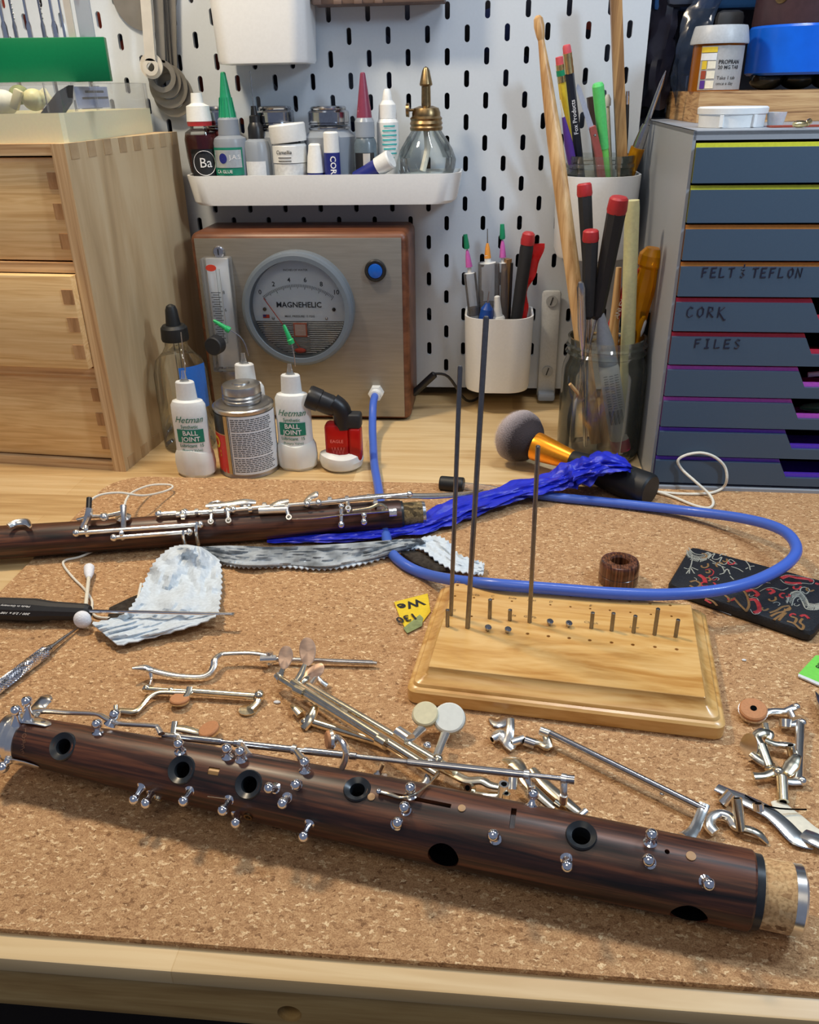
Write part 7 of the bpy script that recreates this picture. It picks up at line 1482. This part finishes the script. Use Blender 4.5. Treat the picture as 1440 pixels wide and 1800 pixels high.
dr = emb([S((325, 320), (345, 375), (430, 400), (500, 385), (525, 350)), S((340, 300), (380, 345), (440, 360), (500, 340)), S((500, 340), (530, 360), (560, 350), (540, 390), (580, 400), (620, 380), (600, 430), (650, 440), (690, 400), (740, 430)), S((520, 400), (570, 430), (620, 460), (640, 510), (600, 525)),
    S((640, 510), (665, 480), (690, 525)), S((700, 460), (760, 480), (800, 505)), S((660, 400), (700, 430), (750, 440)), S((370, 400), (360, 450), (340, 480), (300, 470)), S((350, 470), (345, 520)), S((360, 475), (390, 520)), S((360, 465), (420, 490)), S((340, 490), (320, 520)),
    S((820, 410), (850, 450), (860, 490)), S((850, 460), (895, 455)), S((840, 470), (820, 480)), S((690, 540), (720, 570)), S((600, 370), (630, 350), (660, 370)), S((540, 430), (600, 450), (650, 470)),
    S((1170, 770), (1200, 690), (1270, 670), (1330, 730), (1360, 790), (1430, 790), (1470, 770)), S((1210, 790), (1230, 730), (1270, 715), (1300, 760), (1330, 815), (1400, 825), (1470, 815)), S((1280, 670), (1290, 640), (1330, 635), (1360, 660), (1330, 690), (1300, 670)), S((1165, 720), (1180, 740), (1165, 760))], 'silverthread', 0.00042, 'silver_dragon')
emb([(p, 0.00028) for p in scal], 'silverthread', 0.0003, 'dragon_scales')
emb([S((1020, 850), (1080, 830), (1130, 800), (1190, 790)), S((1030, 880), (1090, 850), (1140, 840), (1190, 810)), S((1060, 910), (1100, 880), (1150, 850)), S((1100, 915), (1130, 880), (1160, 850)), S((790, 650), (830, 700), (850, 780), (830, 830)), S((670, 760), (720, 730), (770, 780), (830, 840)), S((560, 690), (640, 700), (690, 740)), S((480, 730), (540, 750), (580, 790)),
    S((1170, 920), (1230, 940), (1290, 990), (1310, 960), (1280, 930), (1300, 900)), S((1200, 880), (1250, 900), (1230, 940)), S((350, 590), (400, 580), (440, 610), (400, 640), (350, 620))], 'goldthread', 0.0009, 'gold_scroll', each=True)
emb([(S((480, 490), (520, 480), (550, 500), (540, 530), (510, 545), (550, 575), (580, 560)), 0.0004), (S((820, 670), (880, 660), (925, 690), (900, 710)), 0.0014), (S((430, 530), (470, 560), (480, 600)), 0.0016), (S((1120, 560), (1180, 540), (1250, 555), (1300, 560), (1360, 570), (1380, 590)), 0.0016), (S((1150, 590), (1220, 600), (1290, 600)), 0.0014),
    (S((850, 740), (900, 740), (930, 780), (935, 830), (890, 850)), 0.0016), (S((1000, 660), (1030, 650), (1060, 670), (1020, 690)), 0.0012), (S((1280, 880), (1320, 870), (1355, 900)), 0.0011), (S((1410, 600), (1440, 610)), 0.0014), (S((480, 740), (530, 770)), 0.0010)], 'redthread', 0.001, 'red_flower', each=True)
emb([(S((940, 670), (1000, 640), (1060, 640), (1130, 660), (1180, 640)), 0.0003), (S((810, 640), (860, 650), (920, 640), (980, 600), (1030, 600)), 0.0003), (S((1120, 545), (1180, 530), (1300, 545), (1390, 570), (1380, 605), (1300, 600), (1220, 615), (1150, 600), (1115, 570)), 0.0003), (S((850, 730), (920, 730), (945, 840), (890, 860), (860, 820)), 0.0003)], 'silverthread', 0.0003, 'petal_outline', each=True)
rng = random.Random(21); U0, U1 = (1214, 959), (1174, 1026)
for k in range(34):
    u, v = rng.uniform(0.08, 0.88), rng.uniform(0.10, 0.88); lx, ly = 1214 - 40 * v, 959 + 67 * v; rx, ry = 1500 - 72 * v, 1034 + 79 * v; cx_, cy_ = lx + (rx - lx) * u, ly + (ry - ly) * u
    if cx_ > 1436: continue
    an = rng.uniform(0, 6.28); sz = rng.uniform(5, 10); pts = [(cx_ + sz * (1 - q * 0.14) * math.cos(an + q * 0.75), cy_ + sz * 0.6 * (1 - q * 0.14) * math.sin(an + q * 0.75)) for q in range(6)]
    m_ = ('goldthread', 'redthread', 'silverthread')[k % 3]; emb([pts], m_, 0.00075 if m_ != 'silverthread' else 0.0003, ('gold_scroll', 'red_leaf', 'silver_tendril')[k % 3])
mb = MB(); a, b_ = P(1216, 1053, MAT + .0012), P(1287, 1080, MAT + .0012); mb.tube([a, b_], [0.0016, 0.0016], 4, flat=0.6, smooth=False, up=(0, 0, 1)); single('steel_rule', mb, 'steel', 'thin grey metal strip poking out from under the brocade pouch', 'strip', smooth=False)
# ---------------------------------------------------------------- paper bits
def flat(pts, z, th, name, label, mt, cat, par=None):
    q = [P(a, b_, z) for a, b_ in pts]; n = len(q); mb = MB(); mb.add(q + [V((p.x, p.y, p.z - th)) for p in q], [tuple(range(n)), tuple(reversed(range(n, 2 * n)))] + [(i, (i + 1) % n, n + (i + 1) % n, n + i) for i in range(n)])
    return mb
t = thing('paper_scrap', 'torn yellow paper scrap with black upside-down print left of the pin board', 'paper scrap', P(725, 1080, MAT))
mb = flat([(693, 1058), (752, 1043), (757, 1075), (738, 1100), (716, 1112), (703, 1085)], MAT + 0.0012, 0.0006, '', '', '', ''); obj('yellow_paper', mb, 'yellowpaper', t, True, smooth=False)
mb = flat([(709, 1104), (738, 1080), (744, 1086), (742, 1100), (716, 1113)], MAT + 0.0017, 0.0004, '', '', '', ''); obj('green_torn_edge', mb, 'mold', t, True, smooth=False)
d = P(752, 1050, 0) - P(693, 1065, 0); an = math.atan2(d.y, d.x)
mb = MB(); mb.text('We', 0.0125, bold=0.03, mx=Matrix.Translation(P(722, 1062, MAT + 0.0015)) @ Matrix.Rotation(an + R_(180), 4, 'Z')); mb.text('130', 0.0105, bold=0.02, mx=Matrix.Translation(P(715, 1086, MAT + 0.0022)) @ Matrix.Rotation(an + R_(180), 4, 'Z')); obj('bold_print', mb, 'ink', t, True, smooth=False)
t = thing('green_card', 'bright green card with white edge cut off by the right side of the photo', 'card', P(1425, 1180, MAT))
mb = flat([(1434, 1152), (1404, 1184), (1475, 1214), (1500, 1150)], MAT + 0.0016, 0.0012, '', '', '', ''); obj('card_face', mb, 'cardgreen', t, True, smooth=False)
mb = flat([(1404, 1184), (1475, 1214), (1473, 1219), (1403, 1188)], MAT + 0.0018, 0.0010, '', '', '', ''); obj('white_edge', mb, 'paper', t, True, smooth=False)
mb = MB(); d = P(1475, 1214, 0) - P(1404, 1184, 0); an = math.atan2(d.y, d.x)
mb.text('SW\nGE', 0.0036, bold=0.03, align='LEFT', mx=Matrix.Translation(P(1436, 1168, MAT + 0.0019)) @ Matrix.Rotation(an, 4, 'Z')); obj('card_print', mb, 'ink', t, True, smooth=False)
mb = MB(); mb.turn(P(1434, 1216, 0.008), P(1462, 1275, 0.010), [(0, 0.0003), (0.3, 0.0022), (1, 0.0040)], 12); single('pointed_tool', mb, 'steel', 'dark pointed tool tip poking in at the right edge below the green card', 'tool')
for k, (px, py, s_, lb_) in enumerate(((487, 1234, 0.0018, 'tiny white flake on the mat left of the long hinge rods'), (1308, 1160, 0.0012, 'tiny white flake on the mat right of the pin board'))):
    mb = MB(); mb.ball(P(px, py, MAT + 0.0007), s_, 8, (1.3, 0.8, 0.4)); single('flake', mb, 'paper', lb_, 'flake', 'crumbs on the mat', smooth=False)

# ================================================================== LOOSE KEYWORK
class Key:
    def __init__(s, name, label, at, mt='silver', group='loose silver keys on the mat'):
        s.t = thing(name, label, 'instrument key', P(at[0], at[1], MAT), group=group); s.mt = mt
    def bar(s, pts, r, flat=1.0, nm='arm', mt=None, up=None, smooth=True, par=None, n=12):
        mb = MB(); mb.tube([P(a, b_, z) for a, b_, z in pts], r, n, flat=flat, up=up or ((0, 0, 1) if flat != 1 else None), smooth=smooth); return obj(nm, mb, mt or s.mt, par or s.t, par is None)
    def rod(s, a, b_, r, nm='hinge_tube', mt=None, open_=True):
        p, q = P(*a), P(*b_); mb = MB(); pr = [(0, r * .6), (0.0, r), (1, r), (1, r * .6)]; mb.turn(p, q, pr, 18); o = obj(nm, mb, mt or s.mt, s.t, True)
        if open_:
            d = (q - p).normalized(); mb = MB(); mb.cyl(p - d * 0.0002, p + d * 0.0004, r * 0.58, n=12); obj('bore', mb, 'void', o)
        return o
    def cup(s, c, n, r, pad='corkpad', h=0.0022, nm='pad_cup', padh=0.0016, mt=None):
        c = P(*c); n = V(n).normalized(); mb = MB(); mb.turn(c - n * h, c, [(0, r * 0.5), (0.3, r * 0.9), (0.8, r), (1, r * 1.0)], 32); o = obj(nm, mb, mt or s.mt, s.t, True)
        if pad: mb = MB(); mb.turn(c - n * 0.0003, c + n * padh, [(0, r * 0.93), (0.7, r * 0.95), (1, r * 0.85)], 32); obj('pad', mb, pad, o)
        return o
    def ball(s, c, r, nm='knuckle', mt=None): mb = MB(); mb.ball(P(*c), r, 14); return obj(nm, mb, mt or s.mt, s.t, True)
Z0 = MAT
# 1 S-shaped lever with long rod
k = Key('lever_key', 'bright silver S-shaped lever key with long thin rod, rearmost of the loose keys', (400, 1170))
k.bar([(470, 1152, .012), (440, 1148, .012), (400, 1149, .012), (388, 1151, .012), (378, 1160, .012), (376, 1172, .010), (368, 1184, .008), (350, 1190, .007), (310, 1188, .0075), (272, 1180, .009), (255, 1174, .0115), (232, 1175, .0135)], [.0016, .0017, .0018, .0020, .0024, .0024, .0024, .0022, .0022, .0022, .0026, .0010], 0.7)
k.bar([(264, 1180, .009), (266, 1194, .006), (265, 1206, .0045)], [.0020, .0018, .0017], 0.6, 'foot', up=(0, 1, 0.3))
k.rod((468, 1158, .0075), (655, 1165, .0065), .00165, 'hinge_rod', 'steel'); k.rod((655, 1165, .0065), (663, 1166, .0065), .0012, 'rod_end', 'steel')
k.bar([(474, 1146, .0135), (474, 1168, .006)], .0026, 1, 'post'); k.bar([(458, 1159, .010), (486, 1158, .010)], .0026, 1, 'barrel')
# 2 key with two cups
k = Key('lever_key', 'tarnished lever key with two small pad cups behind the joint', (340, 1230), 'tarnish')
k.bar([(202, 1248, .006), (225, 1250, .006), (238, 1250, .006), (250, 1240, .0065), (262, 1226, .0075), (280, 1217, .008), (310, 1217, .008), (340, 1218, .008)], [.0020, .0024, .0026, .0020, .0020, .0020, .0020, .0018], 0.6)
k.rod((252, 1211, .0078), (458, 1224, .0075), .0017, 'hinge_rod'); k.rod((340, 1216, .0078), (448, 1224, .0075), .0022, 'hinge_tube')
k.ball((301, 1214, .0078), .0022); k.ball((258, 1210, .0078), .0026); k.ball((456, 1223, .0075), .0036)
k.cup((316, 1230, .0072), (0, 0.1, 1), .0062, 'corkpad', nm='pad_cup'); k.bar([(334, 1208, .0105), (330, 1220, .0085), (320, 1232, .0065)], .0020, .7, 'cup_arm')
k.cup((436, 1247, .0045), (0, 0.1, 1), .0056, None, nm='pad_cup'); k.bar([(455, 1222, .0075), (452, 1235, .006), (440, 1247, .005)], [.0026, .0024, .0030], .7, 'cup_arm'); k.rod((204, 1248, .0078), (204, 1240, .0095), .0016, 'key_foot')
# 3 little key
k = Key('pad_key', 'small tarnished pad key lying between the joint and the two-cup lever', (345, 1283), 'tarnish')
k.cup((368, 1283, .0080), (-0.25, -0.1, 1), .0064, 'corkpad', .0030); k.bar([(308, 1280, .007), (325, 1282, .0065), (345, 1287, .006), (360, 1290, .005)], [.0024, .0030, .0026, .002], .5); k.rod((305, 1292, .005), (308, 1270, .0085), .0022)
mb = MB(); c = P(308, 1292, .0045); mb.cyl(c, c + V((0, -0.001, 0)), .0022); obj('bore', mb, 'void', k.t, True)
# 4 the long assembly of rods with spatulas and white pads
k = Key('key_stack', 'long stack of crossed key tubes with three rounded touches and two pale pads', (620, 1260), 'tarnish')
k.rod((487, 1190, .0125), (768, 1362, .0215), .0023, 'hinge_tube'); k.rod((515, 1200, .0145), (745, 1345, .0215), .0026, 'hinge_tube'); k.rod((541, 1205, .0125), (800, 1357, .0180), .0024, 'hinge_tube')
for a, b_ in (((520, 1212, .014), (536, 1220, .0145)), ((600, 1252, .0165), (612, 1259, .017)), ((665, 1300, .0195), (680, 1309, .02))): k.rod(a, b_, .0033, 'collar', open_=False)
k.rod((700, 1288, .0175), (720, 1302, .018), .0040, 'collar', 'silver', open_=False)
for pts_, rs_ in (([(494, 1187, .014), (496, 1180, .016), (499, 1172, .0185)], [.0018, .0018, .0014]),
                  ([(520, 1199, .015), (529, 1186, .0175), (536, 1168, .0215)], [.0018, .0022, .0014]),
                  ([(530, 1200, .011), (537, 1195, .0115), (543, 1190, .0115)], [.0022, .0020, .0014])):
    o = k.bar(pts_, rs_, 0.6, 'touch_arm', 'tarnish', up=(0, -0.75, 0.6))
def oval(key, c, z, top, a, b_, nrm, mt, nm):
    c = P(*c, z); tp_ = P(*top); n = V(nrm).normalized(); d = (tp_ - c); d = (d - n * d.dot(n)).normalized(); s_ = d.cross(n); mb = MB()
    prof = [(0.86, -0.0006), (1.0, -0.0002), (1.0, 0.0003), (0.9, 0.0006), (0.0005, 0.0004)]; K = 36; vs = []; fs = []
    for r_, h in prof:
        for q in range(K):
            an = 2 * math.pi * q / K; taper = 1 - 0.22 * (1 - math.cos(an)) / 2 * 1.0
            vs.append(c + d * (a * r_ * math.cos(an)) + s_ * (b_ * r_ * math.sin(an) * taper) + n * (h + 0.0012 * (r_ * math.cos(an)) ** 2))
    for i in range(len(prof) - 1):
        for q in range(K): fs.append((i * K + q, i * K + (q + 1) % K, (i + 1) * K + (q + 1) % K, (i + 1) * K + q))
    fs += [tuple(reversed(range(K))), tuple((len(prof) - 1) * K + q for q in range(K))]
    mb.add(vs, fs); return obj(nm, mb, mt, key.t, True)
oval(k, (502, 1156), .0225, (505, 1137, .0270), .0072, .0050, (0.05, -0.75, 0.66), 'pinkmetal', 'touch')
oval(k, (541, 1146), .0260, (541, 1124, .0310), .0088, .0058, (-0.05, -0.75, 0.66), 'pinkmetal', 'touch')
oval(k, (551, 1183), .0125, (572, 1170, .0150), .0078, .0052, (-0.1, -0.45, 0.9), 'pinkmetal', 'touch')
k.bar([(488, 1188, .0125), (494, 1196, .0125)], .0026, 1, 'collar', 'silver'); k.bar([(545, 1206, .012), (556, 1192, .0115), (566, 1200, .009), (574, 1206, .007)], [.0022, .0016, .0018, .0022], 1, 'claw', 'silver')
k.cup((748, 1256, .0165), (-0.05, -0.45, 0.9), .0078, 'stained_pad', .0026, padh=.0022); k.cup((790, 1263, .0145), (0.02, -0.5, 0.87), .0094, 'white_pad', .0026, padh=.0024)
k.bar([(742, 1280, .0155), (728, 1294, .0165), (714, 1304, .018)], [.0028, .0022, .0026], .5, 'cup_arm', 'silver'); k.bar([(783, 1290, .0135), (776, 1308, .0145), (768, 1330, .016), (765, 1350, .018)], [.0028, .0024, .0024, .0030], .5, 'cup_arm', 'silver')
k.ball((751, 1311, .0165), .0024, mt='chrome'); k.ball((757, 1345, .0215), .0042, mt='silver'); k.ball((770, 1335, .019), .0030)
k.bar([(757, 1347, .020), (755, 1362, .018), (748, 1376, .016), (738, 1382, .015)], [.0028, .0022, .0026, .0022], .6, 'curved_foot', 'silver')
# 5 second rod lying under it
k = Key('lever_key', 'tarnished key tube lying half under the long key stack', (610, 1290), 'tarnish')
k.rod((545, 1268, .0062), (690, 1312, .0062), .0026, 'hinge_tube'); k.bar([(530, 1256, .007), (520, 1245, .008), (512, 1240, .008)], [.0034, .0030, .0012], .6, 'lever'); k.bar([(534, 1280, .004), (546, 1262, .0085), (556, 1240, .0115)], [.0030, .0034, .0022], .7, 'bracket'); k.ball((537, 1270, .0055), .0034)
# 6 long lever behind the joint centre right
k = Key('lever_key', 'flat tarnished lever with little open tubes, partly hidden behind the joint', (840, 1380), 'tarnish')
k.bar([(770, 1348, .0105), (800, 1362, .0105), (822, 1372, .0105), (846, 1372, .0110), (862, 1380, .0105), (886, 1384, .0100)], [.0026, .0032, .0030, .0030, .0026, .0020], .45)
k.bar([(812, 1378, .0075), (830, 1392, .0065), (850, 1398, .0065), (888, 1396, .0065)], [.0020, .0036, .0040, .0026], .5, 'plate'); k.rod((822, 1385, .0105), (830, 1384, .0080), .0025); k.rod((886, 1378, .0160), (883, 1398, .0080), .0026, mt='silver'); k.rod((890, 1394, .0115), (889, 1404, .008), .0022)
# fragment left of it
k = Key('small_bracket', 'small silver bracket glimpsed between the joint and the key stack', (670, 1355), 'silver')
k.bar([(674, 1343, .015), (668, 1356, .011), (662, 1366, .008), (680, 1364, .007)], [.0022, .0020, .0032, .0020], .6, 'arm')
# 7 two crossing flat levers near the joint
k = Key('lever_key', 'pair of long tarnished flat levers pointing down right behind the joint', (960, 1390), 'tarnish')
k.bar([(884, 1335, .0085), (905, 1342, .0100), (918, 1358, .0110), (925, 1375, .0105), (950, 1400, .0095), (975, 1422, .0085)], [.0012, .0050, .0034, .0030, .0030, .0026], .5); k.rod((901, 1364, .015), (900, 1388, .0105), .0026, 'key_foot', 'silver')
k.bar([(936, 1352, .0085), (958, 1378, .0080), (985, 1402, .0075), (1012, 1424, .0070), (1026, 1432, .0065)], [.0022, .0034, .0036, .0030, .0018], .5, 'second_lever'); k.rod((974, 1411, .0095), (984, 1418, .0085), .0024); k.rod((1030, 1426, .0070), (1018, 1436, .0065), .0020, mt='silver')
# 8 bracket by the board
k = Key('bracket_key', 'short silver key bracket with bent blades beside the front edge of the pin board', (895, 1300), 'silver')
k.bar([(865, 1300, .0065), (880, 1290, .0080), (890, 1300, .0072), (902, 1315, .0060)], [.0026, .0044, .0040, .0024], .45); k.bar([(898, 1264, .0120), (897, 1285, .0105), (893, 1306, .0070), (902, 1318, .0055)], [.0022, .0026, .0034, .0022], .5, 'bent_blade'); k.rod((865, 1300, .0066), (878, 1293, .0072), .0026); k.rod((898, 1306, .0070), (920, 1299, .0068), .0026)
k.bar([(861, 1262, .0045), (876, 1272, .0045), (890, 1262, .0045)], [.0012, .0040, .0030], .3, 'thin_blade')
# 9 long rod key
k = Key('lever_key', 'silver key with one long thin straight rod running down to the joint', (1080, 1350), 'silver')
k.rod((922, 1302, .0075), (940, 1308, .0065), .0030, mt='steel'); k.bar([(930, 1304, .0065), (948, 1306, .0065), (962, 1312, .0065), (962, 1300, .0085), (960, 1288, .0110)], [.0030, .0028, .0032, .0026, .0024], .6, mt='tarnish')
k.rod((950, 1284, .0115), (966, 1290, .0112), .0026); k.rod((966, 1288, .0112), (1240, 1424, .0105), .00195, 'hinge_rod', 'steel', open_=False)
k.bar([(1238, 1414, .0115), (1234, 1426, .0105), (1226, 1446, .0100), (1218, 1462, .0100), (1206, 1475, .0095)], [.0030, .0026, .0026, .0030, .0048], .5, 'touch_arm'); k.ball((1164, 1396, .0075), .0016, 'stud')
# 10 pad key with cork washer
k = Key('pad_key', 'pad key with round brown cork washer, topmost of the right-hand keys', (1345, 1250), 'silver')
k.cup((1324, 1249, .0085), (-0.1, -0.25, 1), .0082, 'corkpad', .0050, padh=.0022); c = P(1325, 1236, .0105); n = V((-0.1, -0.25, 1)).normalized()
mb = MB(); c = P(1324, 1249, .0085) + n * 0.0023; mb.turn(c - n * .001, c + n * 0.00025, [(0, .0018), (1, .0018)], 16); obj('washer_hole', mb, 'void', k.t, True)
k.bar([(1338, 1258, .006), (1352, 1252, .0065), (1368, 1250, .0075), (1380, 1250, .0075), (1392, 1246, .0085), (1400, 1242, .009)], [.0022, .0026, .0022, .0022, .0024, .0024], .7); k.bar([(1388, 1250, .008), (1394, 1262, .006)], .002, 1, 'spur'); k.ball((1400, 1243, .009), .0024)
# 11 upright tube with arms
k = Key('lever_key', 'silver key with upright tube on its right side and short arms at both ends', (1400, 1320), 'silver')
k.rod((1407, 1272, .0085), (1403, 1372, .0062), .0026, 'hinge_tube', open_=False); k.bar([(1374, 1272, .0075), (1392, 1274, .0080), (1410, 1270, .0085)], [.0024, .0022, .0028], .7); k.rod((1381, 1278, .0062), (1381, 1264, .0095), .0036); k.ball((1410, 1271, .009), .0026); k.bar([(1372, 1370, .0065), (1390, 1374, .006), (1412, 1374, .006)], [.0022, .0026, .0022], .6, 'lower_arm'); k.ball((1410, 1373, .0062), .0026)
# 12 cluster
k = Key('key_cluster', 'small tangled key with a domed cup and hooked arm among the right-hand keys', (1345, 1310), 'tarnish')
k.cup((1316, 1313, .0085), (-0.9, -0.2, 0.3), .0075, None, .0016, mt='silver'); k.bar([(1322, 1325, .009), (1334, 1335, .0085), (1352, 1346, .0075)], [.0026, .0030, .0030], .6, 'cup_arm'); k.rod((1352, 1350, .0070), (1338, 1312, .0105), .0032); k.bar([(1338, 1312, .0105), (1330, 1296, .0115), (1340, 1288, .012), (1352, 1290, .011), (1350, 1300, .0100)], [.0026, .0028, .0034, .0030, .0024], .7, 'ring_touch')
k.bar([(1345, 1302, .0100), (1362, 1308, .0095), (1378, 1310, .009), (1392, 1312, .0085)], [.0022, .0020, .0024, .0026], .7, 'side_arm'); k.rod((1390, 1310, .0110), (1394, 1326, .0065), .0026); k.bar([(1345, 1272, .014), (1347, 1284, .012)], .0018, 1, 'stub'); k.ball((1353, 1348, .0065), .0034)
# 13 T key
k = Key('lever_key', 'T-shaped tarnished key with open tube pointing at the viewer, right of the cluster', (1370, 1370), 'tarnish')
k.bar([(1324, 1364, .0075), (1345, 1363, .0075), (1362, 1358, .0080), (1380, 1366, .0080)], [.0026, .0022, .0026, .0024], .6); k.rod((1377, 1410, .0055), (1375, 1368, .0085), .0030); k.bar([(1382, 1360, .0085), (1392, 1345, .0095), (1400, 1332, .0110), (1404, 1328, .0110)], [.0030, .0040, .0026, .0016], .5, 'hooked_touch'); k.ball((1368, 1357, .0085), .0030)
# 14 C hook key
k = Key('hook_key', 'C-shaped hooked silver key with upright tube, lowest of the right-hand keys', (1290, 1450), 'silver')
k.bar([(1258, 1464, .0060), (1248, 1452, .0068), (1250, 1438, .0075), (1265, 1431, .0080), (1282, 1436, .0080), (1292, 1450, .0070), (1302, 1456, .0065)], [.0032, .0032, .0030, .0028, .0030, .0030, .0024], .7, 'hook'); k.rod((1295, 1403, .0185), (1302, 1460, .0060), .0026, mt='tarnish'); k.bar([(1302, 1456, .0065), (1320, 1460, .0075), (1336, 1468, .0065), (1350, 1482, .0040)], [.0026, .0026, .0024, .0012], .6, 'spur', 'tarnish')
# 15 long paddle key with needle spring
k = Key('paddle_key', 'long flat silver paddle key with black needle spring at the right edge', (1370, 1440), 'silver')
k.bar([(1260, 1384, .0060), (1282, 1394, .0065), (1300, 1402, .0065), (1330, 1416, .0070), (1355, 1430, .0070), (1378, 1450, .0065), (1402, 1474, .0055), (1430, 1488, .0045)], [.0030, .0032, .0040, .0044, .0042, .0046, .0050, .0020], .28); k.rod((1270, 1412, .0045), (1286, 1394, .0095), .0028); k.rod((1333, 1412, .0100), (1334, 1424, .0070), .0028)
mb = MB(); mb.tube([P(1310, 1398, .0085), P(1335, 1412, .0085), P(1370, 1421, .0085), P(1418, 1423, .0070)], 0.00045, 6); obj('needle_spring', mb, 'void', k.t, True)
k = Key('touch_plate', 'broad silver end plate with cream backing under the paddle key', (1420, 1455), 'silver')
k.bar([(1366, 1408, .0045), (1378, 1424, .0042), (1400, 1442, .0040), (1425, 1462, .0040), (1455, 1480, .0040)], [.0034, .0046, .0050, .0048, .0050], .22, 'backing', 'ivory'); k.bar([(1412, 1466, .0060), (1430, 1474, .0070), (1452, 1486, .0075)], [.0040, .0046, .0040], .3, 'end_plate')
